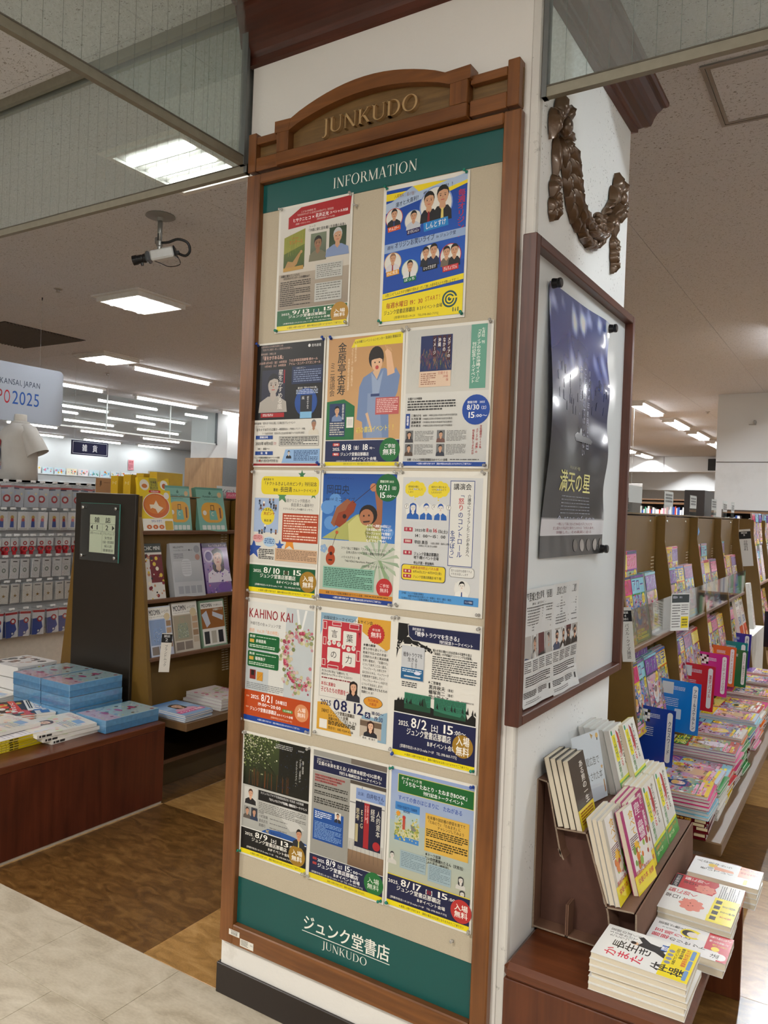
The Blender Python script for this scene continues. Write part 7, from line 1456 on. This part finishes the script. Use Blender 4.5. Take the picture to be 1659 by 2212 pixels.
def f_moo(c, c2, bag, title='MOOMIN'):
    def f(k):
        k.rect(0, 0, 1, 1, c); k.rect(0, .02, 1, .24, '#efece4'); k.text(title, .05, .06, .50, .11, '#1c2430', 1); k.text('ショッピングバッグ BOOK', .05, .185, .8, .035, '#333'); k.text('ムーミンママ', .60, .08, .32, .06, '#333', 1)
        k.rect(.03, .26, .72, .76, c2); k.poly([(.18, .42), (.56, .42), (.60, .72), (.14, .72)], bag); k.frame(.26, .29, .48, .44, .02, bag)
        for i in range(60): k.disc(RND.uniform(.18, .56), RND.uniform(.43, .71), .012, RND.choice(['#d6dbd2', '#8a9482', '#5f6f88']), 5)
        for i in range(4): k.rect(.76, .30+i*.14, .97, .41+i*.14, RND.choice(['#c0a284', '#a08468', '#bfae98']))
        for i in range(2): k.rect(.06+i*.34, .79, .36+i*.34, .95, RND.choice(['#c28aa0', '#a99a84', '#8a7f76']))
        k.disc(.82, .22, .13, '#d9c7a2', 14)
    return f
def f_kit(k):
    k.rect(0, 0, 1, 1, '#7f9a80'); k.rect(.04, .05, .96, .18, '#efece4'); k.text('MOOMIN', .08, .075, .42, .075, '#1c2430', 1); k.text('うち専セット', .54, .10, .38, .045, '#333'); k.rect(.04, .18, .96, .60, '#96602f'); k.text('お裁縫キット', .52, .19, .40, .05, '#dfe6d8', 1)
    k.poly([(.06, .30), (.26, .22), (.38, .50), (.22, .58)], '#c7ccd6'); k.poly([(.50, .25), (.92, .36), (.88, .46), (.48, .34)], '#c7ccd6'); k.rect(.04, .60, .96, .96, '#e9e6de')
    for i in range(3): k.rect(.10+i*.28, .66, .30+i*.28, .92, ['#3a3a3a', '#b9b2a4', '#2c2c30'][i])
def f_charms(k):
    k.rect(0, 0, 1, 1, '#d9d4cc'); k.rect(0, 0, 1, .16, '#39413f'); k.text('CHIC MINI', .1, .05, .85, .07, '#e4e4e0', 1); k.rect(.34, .2, 1, .70, '#6a1f26')
    for i in range(40): k.disc(RND.uniform(.05, .95), RND.uniform(.2, .98), RND.uniform(.03, .09), RND.choice(['#7a1f2a', '#d9b84a', '#e9ddc8', '#2a2a2a', '#c08a6a']), 9)
def bm(name, W, H, T, c, fn, x, y, z, lean, label, rz=90, group='boxed magazines on the left rack'):
    e = volume(name, W, H, T, c, gen(W, H, fn), PAGEW, 'L'); return place(e, Mx(x, y, z, -lean, 0, rz), label=label, cat='magazine', group=group)
xs1, xs2, xs3 = XL+.006, XL+.047, XL+.084
bm('magazine', .212, .295, .02, '#d9b81a', f_yellow, xs1+.0, 2.808, 1.323, 12, 'yellow magazine with a big orange steamed cake on the top shelf of the left rack')
bm('magazine', .18, .255, .018, '#6ea496', f_teal, xs1-.012, 2.985, 1.323, 9, 'teal cookie magazine half hidden behind the yellow one')
bm('magazine', .205, .258, .035, '#6ea496', f_teal, xs1, 3.215, 1.323, 13, 'thick teal cookie magazine on the right of the top shelf', 86)
bm('magazine', .13, .30, .030, '#9c9892', f_charms, xs2, 2.812, .966, 12, 'dark red and white charm magazine on the middle shelf')
bm('magazine', .215, .30, .045, '#b4b6ba', f_silver, xs2+.006, 3.0, .966, 13, 'shiny silver box magazine on the middle shelf', 86)
bm('magazine', .205, .295, .030, '#5a3f80', f_purple, xs2, 3.25, .966, 13, 'purple idol costume magazine on the middle shelf')
bm('magazine', .155, .265, .02, '#8390b0', f_moo('#cdd3e2', '#8fa3c4', '#8ea5cc'), xs3+.01, 2.815, .668, 11, 'blue patterned bag magazine on the lower shelf')
bm('magazine', .185, .272, .022, '#b7ad9c', f_moo('#cfc6b6', '#a89d88', '#9aa08a'), xs3, 2.99, .668, 11, 'beige bag magazine in the middle of the lower shelf')
bm('magazine', .195, .268, .030, '#7f9a80', f_kit, xs3, 3.195, .668, 11, 'green and brown sewing kit magazine on the lower shelf')
for i in range(4):
    k = Ink(.045, .24, 2); k.rect(0, 0, 1, 1, '#c9a21c'); k.vtext('チーズ蒸し', .3, .35, .4, .5, '#e9dca0', 1)
    o = simple_box('magazine_box', 'yellow cake magazine box seen edge on, %s from the left behind the dark board' % ORD[i], 'box', -3.66+i*.105, 2.93, 1.52, .055, .255 if 0 else .10+i*.008, .20, '#c4a01e', None, 4, 'yellow boxes on the rack top')
    k2 = Ink(.055, .10); k2.rect(0, 0, 1, 1, '#c9a21c'); k2.text('チーズ', .2, .3, .6, .2, '#efe3a8', 1); k2.obj('print', o, GLOSSINK, (0, .0002, 0))
def handcard(x, y, z, W, H, t_, c, label, tc='#1d1d1d', holder=True):
    k = Ink(W, H, 3); k.rect(0, 0, 1, 1, c); k.text(t_, .08, .22, .84, .52, tc, 1)
    e = empty('card_sign', (x, y, z), (0, 0, math.pi/2), label=label, cat='sign'); k.obj('card', e, INK, (0, -.001, 0)); obj('holder', MB().box(0, 0, 0, W, .0012, H).box(0, 0, 0, W, .03, .0015), ACR, e)
handcard(-3.42, 2.985, 1.5175, .25, .135, 'ブランドムック', '#e9e9e0', 'white handwritten card sign behind the yellow magazine')
handcard(-3.30, 3.40, 1.5175, .175, .072, '①イベント', '#e9ecee', 'white event card on the left rack top beside the pillar', '#4a5a72')
handcard(-3.26, 3.44, 1.50+.0175, .155, .036, 'バックナンバー', '#d2607c', 'pink back-number strip card on the left rack top', '#f6e2e6')
k = Ink(.055, .20, 3); k.rect(0, 0, 1, 1, '#e6e1d6'); k.rect(0, .02, 1, .24, '#1b1b1b'); k.text('雑誌', .2, .04, .6, .07, '#ddd', 1); k.text('2', .35, .13, .3, .08, '#ddd', 1); k.vtext('ブランドムック', .36, .30, .3, .56, '#2a2a2a')
o = obj('genre_label', MB().box(0, .0002, 0, .055, .0012, .20), PAPER, label='tall white label with black head leaning at the lower shelf of the left rack', cat='label'); o.matrix_world = Mx(XL+.125, 2.835, .60, -6, 5, 62); k.obj('print', o, INK, (0, .0001, 0))
# magazines lying on the left rack bench
def ink_pink(k): 
    k.rect(0, 0, 1, 1, '#e9dfe0')
    for i in range(50): k.disc(RND.uniform(0, 1), RND.uniform(.1, 1), RND.uniform(.03, .07), RND.choice(['#e6b0bc', '#f0d6d8', '#d98a9c', '#c9d2a8', '#efe6d0']), 8)
def ink_blue(k):
    k.rect(0, 0, 1, 1, '#8fb4e0'); k.grad(0, .0, 1, .5, '#3f8ad0', '#a9c9ea'); k.bust(.5, .2, .75, '#2a1f1c', '#dcb095', '#e6a8c4', .45, None, 1); k.rect(.05, .72, .95, .86, '#e0609c'); k.text('イラスト特集', .1, .74, .8, .1, '#fff', 1)
pk = volume('magazine', .21, .285, .014, '#d8ccd0', gen(.21, .285, ink_pink), PAGEW, 'R'); pile(pk, 4, -2.885, 3.07, .385, .0145, 88, 'pink flowered wrapped magazine', 'on the left rack bench', 'pink wrapped magazines on the bench', 'magazine', .006, 3)
bl_ = volume('magazine', .19, .27, .008, '#8fb4e0', gen(.19, .27, ink_blue), PAGEW, 'R'); pile(bl_, 4, -2.875, 2.80, .385, .0085, 90, 'blue and pink magazine', 'at the left bench near end', 'blue magazines on the left bench', 'magazine', .004, 2)
pk2 = cp(pk, Mx(-2.90, 3.31, .400, 0, 0, 90) @ Euler((-math.pi/2, 0, 0)).to_matrix().to_4x4(), label='pink flowered wrapped magazine alone at the far end of the bench', cat='magazine', group='pink wrapped magazines on the bench')
# goods on the low table ------------------------------------------
def ink_box(k):
    k.rect(0, 0, 1, 1, '#bcd8de'); k.rect(0, .72, 1, 1, '#e3c3d4'); k.rect(0, 0, .04, 1, '#5aa3c8')
    for i in range(46): k.disc(RND.uniform(.05, .95), RND.uniform(.05, .95), RND.uniform(.02, .05), RND.choice(['#d8a2bc', '#e9dfa0', '#5f4a52', '#f2eeee', '#7fb6a8', '#b04a6a', '#8fa8d6', '#dde6c0']), 9)
    for y in (.25, .5, .75): k.disc(.5, y, .12, '#c24a86', 14, .045)
WRAP = glassy('shrink_wrap', (.95, .97, .98), .22, .03, .08)
bxp = empty('gift_box'); W, D, H = .222, .31, .061
obj('carton', MB().bev(0, 0, 0, W, D, H, .0015), pm('sky_blue_carton', '#4a8ab8', .35, 0, .12, 60), bxp); obj('lid_band', MB().bev(-.0006, -.0006, H*.5, W+.0006, D+.0006, H+.0006, .0015), pm('sky_blue_lid', '#669fc8', .3, 0, .10, 50), bxp)
k = gen(W, D, ink_box, 2); k.obj('print', bxp, GLOSSINK, (0, 0, H+.0009), (-math.pi/2, 0, 0)); obj('wrap', MB().bev(-.0022, -.0022, -.0, W+.0022, D+.0022, H+.0022, .003), WRAP, bxp)
def gb(x, y, z, lb, first=False, rz=0):
    kw = dict(label='sky-blue gift box with pastel lid, '+lb, cat='box', group='blue gift boxes on the table')
    return place(bxp, Mx(x, y, z, 0, 0, rz), **kw) if first else cp(bxp, Mx(x, y, z, 0, 0, rz), **kw)
gb(-3.195, 2.405, LTZ+.001, 'alone at the table corner beside the bench', True, -1.5)
n_ = 0
for j, x in ((0, -3.455), (1, -3.685)):
    for i in range(3): gb(x-.0, 2.398-.003*i, LTZ+.001+i*.0638, '%s layer of the %s stack' % (['bottom', 'middle', 'top'][i], ['right-hand', 'left-hand'][j]), rz=0)
def ink_soft(k):
    k.rect(0, 0, 1, 1, '#e9e4da'); k.grad(0, 0, 1, .5, '#efe9df', '#e2dfd2')
    for i in range(40): k.disc(RND.uniform(.1, .95), RND.uniform(.1, .95), RND.uniform(.03, .08), RND.choice(['#e6c4c4', '#dfe3c4', '#f2ddc4', '#c9d8e4', '#e9b9a8', '#d6dcae', '#efe2e2']), 8)
    k.rect(.58, .12, .84, .26, '#8fb0d8'); k.text('リンネル', .1, .04, .5, .12, '#d6a0ac', 1); k.greek(.5, .3, .9, .5, 5, '#8fa0b0', .4); k.bust(.35, .45, .9, '#6a5040', '#e6c6b0', '#e4c8cc', .4, None, 1)
def ink_orange(k):
    k.rect(0, 0, 1, 1, '#eeece6'); k.rect(0, .30, 1, 1, '#3a2a20')
    for i in range(46): k.disc(RND.uniform(.02, .98), RND.uniform(.34, .98), RND.uniform(.04, .09), RND.choice(['#d9662c', '#e9dcc8', '#3a5a2a', '#7a3a1c', '#c9a03a', '#c8281e', '#efe6dc']), 9)
    k.text('オレンジ', .05, .03, .62, .16, '#1d5fb4', 1); k.greek(.06, .21, .6, .28, 2, '#333', .6); k.poly([(.0, .45), (1, .36), (1, .46), (0, .56)], '#d8402a'); k.text('つくりおき', .1, .46, .7, .08, '#fff', 1); k.rrect(.70, .08, .95, .22, '#3d6fb0', .03)
def ink_yel(k): k.rect(0, 0, 1, 1, '#e9e6ea'); k.text('暮らし', .1, .06, .6, .14, '#8a6a2a', 1); k.greek(.1, .3, .9, .9, 9, '#a8a2b8', .3)
FLAT = Euler((-math.pi/2, 0, 0)).to_matrix().to_4x4()
sm = volume('magazine', .225, .29, .016, '#e9e6df', gen(.225, .29, ink_soft), PAGEI, 'R', spineband=(3, ['#333']))
def lay(e, x, y, z, rz, label, group, first=False, rx=0, ry=0): 
    M = Mx(x, y, z, rx, ry, rz) @ FLAT; kw = dict(label=label, cat='magazine', group=group); return place(e, M, **kw) if first else cp(e, M, **kw)
G1 = 'white homemaking magazines on the table'
lay(sm, -3.245, 2.145, LTZ+.017, 2, 'white homemaking magazine at the bottom of the slipping pile of three', G1, True)
lay(sm, -3.255, 2.13, LTZ+.036, -3, 'white homemaking magazine in the middle of the slipping pile of three', G1, ry=1.0)
lay(sm, -3.265, 2.115, LTZ+.058, -5, 'white homemaking magazine on top of the slipping pile of three', G1, ry=2.0)
ye = volume('magazine', .225, .29, .0095, '#c9b21c', gen(.225, .29, ink_yel), pm('yellow_pages', '#b3a030', .6, 0, .2, 300, stretch=(1, 60, 1)), 'R', spineband=(6, ['#6a5a14', '#3a3414', '#d9c840']))
for i in range(5): lay(ye, -3.30, 1.90, LTZ+.0105*(i+1), 88 if 0 else 0+RND.uniform(-1.5, 1.5), 'yellow-spined magazine, %s in the near pile' % NOFROM[5-i].replace('only', 'top'), 'yellow spined magazines on the table', i == 0)
lay(sm, -3.36, 1.885, LTZ+.071, 3, 'white homemaking magazine lying on the yellow-spined pile', G1)
lay(sm, -3.62, 1.90, LTZ+.017, 1, 'white homemaking magazine at the left end of the table', G1)
og = volume('magazine', .21, .285, .008, '#e6e2da', gen(.21, .285, ink_orange), PAGEW, 'R')
for i in range(5): lay(og, -3.62-.004*i, 2.215, LTZ+.009*(i+1)+.001, -28+i, 'food magazine with blue title, %s in the tilted pile' % NOFROM[5-i], 'food magazines on the table', i == 0)
lay(og, -3.665, 2.20, LTZ+.062, -24, 'food magazine with blue title, fanned out over the tilted pile', 'food magazines on the table', ry=6)
for i in range(3): lay(sm, -3.93, 2.15, LTZ+.017*(i+1), 4+i*3, 'pale wrapped magazine, %s in the left pile' % NOFROM[3-i], 'pale wrapped magazines', False)
def ink_white(k):
    k.rect(0, 0, 1, 1, '#dcdad8')
    for i in range(24): k.disc(RND.uniform(.1, .9), RND.uniform(.1, .9), RND.uniform(.04, .10), RND.choice(['#8a6a5a', '#3a3434', '#efe9e4', '#c9b4a8']), 8)
wbp = empty('white_box'); W, D, H = .26, .24, .06
obj('carton', MB().bev(0, 0, 0, W, D, H, .002), pm('white_carton', '#e2e1df', .35, 0, .01), wbp); gen(W, D, ink_white, 2).obj('print', wbp, GLOSSINK, (0, 0, H+.0004), (-math.pi/2, 0, 0))
k = Ink(.24, .05); k.greek(.05, .15, .45, .85, 5, '#888', .4); k.rect(.50, .15, .56, .85, '#d9c92a'); k.rect(.60, .15, .66, .85, '#c0504a'); k.rect(.72, .3, .8, .8, '#222'); k.rect(.86, .2, .96, .8, '#333'); k.obj('side_print', wbp, INK, (W+.0004, 0, .005), R90)
for i in range(3):
    M = Mx(-4.03, 2.462, LTZ+.001+i*.0625, 0, 0, i*1.5-1); kw = dict(label='white photo-printed carton, %s of the stack of three at the back of the table' % ['bottom', 'middle', 'top'][i], cat='box', group='white cartons on the table')
    place(wbp, M, **kw) if i == 0 else cp(wbp, M, **kw)
obj('picture_book', MB().bev(-4.42, 2.42, LTZ+.0005, -4.12, 2.68, LTZ+.115, .003), pm('grey_books', '#a9a6a0', .4, 0, .12, 30), label='grey stacked picture book box at the far back of the table', cat='book')
# ================================================================ goods wall
GX = -5.45
gw = empty('goods_wall', (GX, 3.6, 0), label='white slatted goods wall hung with rows of small souvenir packets', cat='display wall')
WH = pm('white_panel', '#dfe2e4', .35, 0, .01); PV = pm('pale_beige', '#cfc6b8', .5)
obj('panel', MB().box(-.02, -1.0, .30, 0, .75, 1.60), WH, gw); obj('lower_panel', MB().box(-.02, -1.0, .05, .004, .75, .42), PV, gw); obj('base', MB().box(-.4, -1.0, 0, .02, .75, .048), pm('black_base', '#17161a', .5), gw); obj('rear_shelf', MB().box(-.42, -1.0, 1.585, 0, .75, 1.60), WH, gw)
ROWS = [(1.575, .165, .112, .10), (1.37, .13, .082, .085), (1.175, .055, .062, .072), (1.02, .14, .073, .088), (.835, .135, .074, .090), (.63, .185, .092, .112)]
hk = MB().tube([(0, 0, 0), (.10, 0, .003), (.115, 0, .012)], .0018, 5).mesh('hook', SCREW)
tg = MB().box(.112, -.022, .006, .1135, .022, .022).mesh('price_tag', pm('tag_white', '#e9ecee', .4))
for j in range(12):
    obj('slat_groove', MB().box(.0002, -1.0, .46+j*.1, .0012, .75, .466+j*.1), pm('groove_grey', '#b4b9bc', .5), gw)
RED, BLU = '#b3202c', '#23489c'
def card(style, W, H):
    k = Ink(W, H, 2); mb = None
    if style == 0: k.rect(0, 0, 1, 1, '#c9cfd8'); k.rect(0, .05, 1, .14, RED); k.rect(.0, .14, .6, .2, '#1c2a5a'); k.disc(.5, .62, .25, RED, 16); k.disc(.5, .62, .14, '#e6e6ea', 12); k.disc(.3, .35, .1, '#bfd0ea', 8); k.disc(.8, .4, .08, '#efe2b8', 8)
    elif style == 1: k.rect(0, 0, 1, 1, '#e2e2e0'); k.disc(.5, .28, .18, '#c9a24a', 10); k.poly([(.35, .4), (.65, .4), (.7, .85), (.3, .85)], BLU); k.disc(.5, .42, .16, RED, 10); k.rect(.1, .9, .9, .97, '#bbb')
    elif style == 2: k.rect(0, 0, 1, 1, '#eceded'); k.disc(.5, .6, .26, RED, 12); k.disc(.5, .6, .13, '#eceded', 10)
    elif style == 3:
        k.rect(0, 0, 1, 1, '#e9eaea'); k.rect(.25, .07, .75, .12, '#444')
        for i in range(26): k.disc(RND.uniform(.06, .94), RND.uniform(.25, .95), .022, RND.choice(['#2a2a2a', RED, BLU, '#777']), 5)
        k.disc(.5, .55, .22, '#7a8a7c', 12); k.disc(.5, .55, .13, '#e0e2e0', 10)
    elif style == 4:
        k.rect(0, 0, 1, 1, '#e6e4dc'); k.rect(.2, .06, .8, .11, '#666')
        for i in range(30): k.disc(RND.uniform(.06, .94), RND.uniform(.22, .95), .022, RND.choice(['#3a3426', '#8c6a24', RED, '#888']), 5)
        k.star(.5, .6, .2, '#8c6a24')
    else: k.rect(0, 0, 1, 1, '#e4e6ea'); k.rect(0, 0, 1, .09, RED); k.poly([(0, .35), (.7, .3), (.9, .7), (.4, 1), (0, 1)], BLU); k.disc(.62, .36, .24, RED, 14); k.disc(.62, .36, .13, '#e4e6ea', 12); k.disc(.55, .85, .16, '#1c3a80', 12); k.disc(.55, .85, .09, '#dfe3ea', 10)
    return k
BAG = glassy('packet_bag', (.94, .95, .97), .30, .05, .12)
for ri, (zt, H, W, sp) in enumerate(ROWS):
    e = empty('souvenir_packet'); o = card(ri, W, H).obj('card', e, GLOSSINK, (-W/2, 0, -H-.008)); obj('backing', MB().box(-W/2, .0003, -H-.008, W/2, .002, -.002), WH, e)
    obj('bag', MB().bev(-W/2-.003, -.004, -H-.012, W/2+.003, .005, 0, .002), BAG, e)
    if ri == 2: obj('charm', MB().tube([(.018*math.cos(a*.63), 0, -H-.03+.018*math.sin(a*.63)) for a in range(11)], .006, 6).box(-.012, -.004, -H-.07, .012, .004, -H-.045), pm('charm_red', RED, .3), e); 
    n = int(1.62/sp); first = True; cc = 0
    for c in range(n):
        y = 2.66+c*sp+RND.uniform(-.006, .006)
        if y > 4.3: break
        if y < 3.0: continue
        idx = cc; cc += 1
        h_ = link('hook', hk, gw, (0.0, y-3.6, zt)); link('price_tag', tg, gw, (0, y-3.6+RND.uniform(-.01, .01), zt+.004))
        for d in range(2):
            M = Mx(GX+.098-d*.022, y+RND.uniform(-.004, .004), zt-.003, 0, RND.uniform(-4, 4), 90+RND.uniform(-8, 8))
            lb = ('%s packet on the %s hook along, %s row of the goods wall' % (['silver', 'keyring', 'red charm', 'speckled white', 'gold speckled', 'blue and red'][ri]+(' rear' if d else ' front'), ORD[idx] if idx < 20 else 'last', ORD[ri]))
            kw = dict(label=lb, cat='souvenir', group='souvenir packets, row %d' % (ri+1))
            if first: place(e, M, **kw); first = False
            else: cp(e, M, **kw)
# T-shirt on a bust form
ts = empty('shirt_form', (-5.58, 3.60, 1.60), (0, 0, math.radians(-14)), label='white printed T-shirt on a bust form above the goods wall', cat='T-shirt')
SHW = pm('shirt_cotton', '#cbc8c3', .85, 0, .02, 20, .3, 90)
def loft(rings, n=28):
    vs = []; fs = []
    for (cx, cy, z, rx, ry, p) in rings:
        for k_ in range(n):
            t = 2*math.pi*k_/n; c, s_ = math.cos(t), math.sin(t); vs.append((cx+rx*math.copysign(abs(c)**p, c), cy+ry*math.copysign(abs(s_)**p, s_)+.004*math.sin(5*t)*(1 if z < .25 else 0), z))
    for i in range(len(rings)-1):
        for k_ in range(n): fs.append((i*n+k_, i*n+(k_+1) % n, (i+1)*n+(k_+1) % n, (i+1)*n+k_))
    return MB().add(vs, fs+[list(range(n))[::-1], list(range((len(rings)-1)*n, len(rings)*n))])
obj('shirt_body', loft([(0, 0, 0, .235, .125, .9), (0, 0, .10, .228, .120, .9), (0, -.004, .22, .225, .128, .9), (0, -.006, .31, .228, .13, .85), (0, 0, .37, .222, .115, .85), (0, .005, .405, .185, .095, .85), (0, .008, .425, .12, .08, .9), (0, .008, .435, .082, .072, 1)]), SHW, ts, smooth=True)
obj('collar', loft([(0, .006, .428, .084, .074, 1), (0, .006, .448, .076, .066, 1), (0, .006, .452, .070, .060, 1)]), SHW, ts, smooth=True)
for s_ in (-1, 1): obj('sleeve', MB().tube([(s_*.13, .003, .385), (s_*.185, .01, .345), (s_*.225, .03, .28), (s_*.252, .055, .20)], [.056, .066, .072, .080], 18, None, False), SHW, ts, smooth=True)
obj('neck', MB().lathe([(.055, .40), (.052, .50), (.05, .505)], n=18), pm('form_white', '#dedad2', .4), ts, smooth=True)
k = Ink(.16, .26, 3); k.text('EXPO', .12, .78, .76, .10, '#a8202c', 1); k.text('2025', .12, .89, .76, .10, '#23489c', 1); k.disc(.5, .22, .2, '#b3202c', 12); k.disc(.5, .22, .09, '#e6e3de', 10); k.poly([(.36, .36), (.66, .36), (.62, .72), (.40, .72)], '#23489c'); k.obj('print', ts, INK, (-.08, -.142, .075))
# hanging signs
ex = empty('hanging_sign', (-5.57, 2.9, 2.05), (0, 0, math.pi/2), label='large white rounded sign hanging by a wire over the goods wall', cat='sign')
H_, W_s = .44, 1.06
k = Ink(W_s, H_, 5); k.rrect(0, 0, 1, 1, '#b2bac8', .035); k.text('OSAKA, KANSAI, JAPAN', .315, .28, .494, .10, '#2a3550'); k.text('EXP', .36, .475, .16, .235, '#a8303c', 0); k.text('O', .525, .475, .052, .235, '#c02430'); k.text('2025', .587, .475, .222, .235, '#2456a8', 0)
k.obj('print', ex, INK); mb = MB(); pts = []
for cx, cz, a in ((W_s-.037, .037, -90), (W_s-.037, H_-.037, 0), (.037, H_-.037, 90), (.037, .037, 180)):
    for i in range(5): t = math.radians(a+22.5*i); pts.append((cx+.037*math.cos(t), cz+.037*math.sin(t)))
obj('panel', MB().prism(pts, 'y', .001, .012), pm('sign_white', '#b4bcca', .5), ex); obj('wire', MB().tube([(.852, .006, H_-.003), (.852, .006, CEIL-2.05)], .0012, 5), pm('steel_wire', '#9a9a98', .4, .7), ex); obj('wire', MB().tube([(.20, .006, H_-.003), (.20, .006, CEIL-2.05)], .0012, 5), pm('steel_wire', '#9a9a98', .4, .7), ex); obj('wire_anchor', MB().lathe([(.006, -.02), (.003, -.012), (.006, 0)], (.852, .006, CEIL-2.05)), BLK, ex)
ns = empty('hanging_sign', (-8.0, 5.83, 1.985), (0, 0, math.radians(86)), label='small navy hanging sign with white Japanese lettering', cat='sign')
k = Ink(.49, .17, 4); k.rect(0, 0, 1, 1, '#12163c'); k.frame(.03, .08, .97, .92, .010, '#d9dde6'); k.text('雑　貨', .28, .25, .42, .5, '#e6e8ec', 1); k.obj('print', ns, INK); obj('panel', MB().box(0, .001, 0, .49, .012, .17), pm('navy_panel', '#12163c', .4), ns)
for x in (.03, .46): obj('wire', MB().tube([(x, .006, .17), (x, .006, CEIL-1.985)], .0012, 5), pm('steel_wire', '#9a9a98', .4, .7), ns)
# card behind goods wall, far shelf strip, notices, items by the wood column
k = Ink(.16, .12, 2); k.rect(0, 0, 1, 1, '#b98a5c'); k.frame(0, 0, 1, 1, .03, '#dfe4e4'); k.vtext('夢', .25, .2, .12, .4, '#3a2414', 1); k.greek(.5, .3, .85, .35, 1, '#5a3a20')
e = empty('card_sign', (-5.0, 3.86, 1.525), (0, 0, R90[2]), label='small brown card in a clear stand between the goods wall and yellow boxes', cat='sign'); k.obj('card', e, INK); obj('holder', MB().box(0, .001, -.01, .16, .003, .12).tube([(.08, .002, -.01), (.08, .002, -1.51)], .004, 6).lathe([(.06, -1.525), (.06, -1.515)], (.08, .002, 0)), ACR, e)
X5 = XW+.02
fs_ = empty('wall_shelf', (X5, 12.9, 2.0), (0, 0, math.pi/2), label='row of small pictures and postcards on the far white wall', cat='shelf')
obj('ledge', MB().box(-1.2, -.06, .03, 3.2, .0, .05), WH, fs_)
for i in range(11):
    k = Ink(.32, .17, 2); k.rect(0, 0, 1, 1, RND.choice(['#dfe6e8', '#e9e2c8', '#c9dfe6', '#e8dcdc', '#dfe0dc'])); 
    for j in range(9): k.disc(RND.uniform(.1, .9), RND.uniform(.2, .8), RND.uniform(.04, .1), RND.choice(['#e07a9a', '#7ab6d8', '#e9c24a', '#4a9a8a', '#9aa8b8', '#d9662c']), 7)
    k.obj('postcard', fs_, INK, (-1.1+i*.36, -.03, .052))
k = Ink(.2, .30, 2); k.rect(0, 0, 1, 1, '#d8949c'); k.text('禁煙', .1, .08, .8, .3, '#8a1f2a', 1); k.greek(.1, .45, .9, .9, 4, '#8a3a44', .6); k.obj('notice', None, INK, (X5, 15.3, 2.30), R90, label='small pink notice on the far white wall', cat='notice')
for i, (y, z, w_, h_, lb) in enumerate(((10.30, 1.70, .34, .46, 'tall pale blue info poster on the wood-clad column'), (10.75, 2.0, .4, .42, 'white framed card right of the wood-clad column'))):
    k = Ink(w_, h_, 2); k.rect(0, 0, 1, 1, ['#c9d6e4', '#e4e6e4'][i]); k.text(['総合案内', '受付'][i], .15, .15, .7, .16, '#3a5a84', 1); k.greek(.15, .45, .85, .8, 3, '#5a6a84', .5)
    k.obj('notice', None, INK, (-9.54 if i else -9.492, y, z), R90, label=lb, cat='notice')
# white shelving units mid-left behind the goods wall
for i, (x, y, L, h) in enumerate(((-7.6, 4.8, 3.4, 1.45), (-10.6, 6.2, 4.0, 1.5), (-13.5, 8.0, 5.0, 1.5), (-6.3, 7.0, 2.6, 1.42))):
    e = empty('gondola_shelf', (x, y, 0), label='low white goods shelf unit %s' % ['behind the goods wall', 'further behind the goods wall', 'deepest toward the far white wall', 'behind the left magazine rack'][i], cat='shelf unit')
    obj('spine_board', MB().box(-.25, 0, 0, -.23, L, h).box(-.25, 0, 0, .05, .02, h).box(-.25, L-.02, 0, .05, L, h), WH, e); mb = MB()
    for j in range(4):
        z = .2+j*(h-.3)/3.6; obj('shelf', MB().box(-.229, .021, z, .10, L-.021, z+.018), WH, e); y_ = .05
        while y_ < L-.2: w_ = RND.uniform(.05, .16); mb.box(-.2, y_, z+.0185, .06, y_+w_, z+.0185+RND.uniform(.08, .2), lin(RND.choice(['#e9e6e0', '#7ab6d8', '#e9c24a', '#c9506a', '#dfe3e6', '#8a9ab4', '#5a9a7a', '#e8b4c4', '#f0f0ee']))); y_ += w_+RND.uniform(.004, .03)
    obj('goods', mb, INK, e, ink=True, kind='stuff')
# counter and machine near the wooden column
obj('counter', MB().bev(-9.3, 8.2, 0, -8.2, 9.7, 1.25, .01), wood('oak_laminate', '#a07a52', '#c39b6d', 'z', 9, .5), label='light oak counter by the wood-clad column', cat='counter')
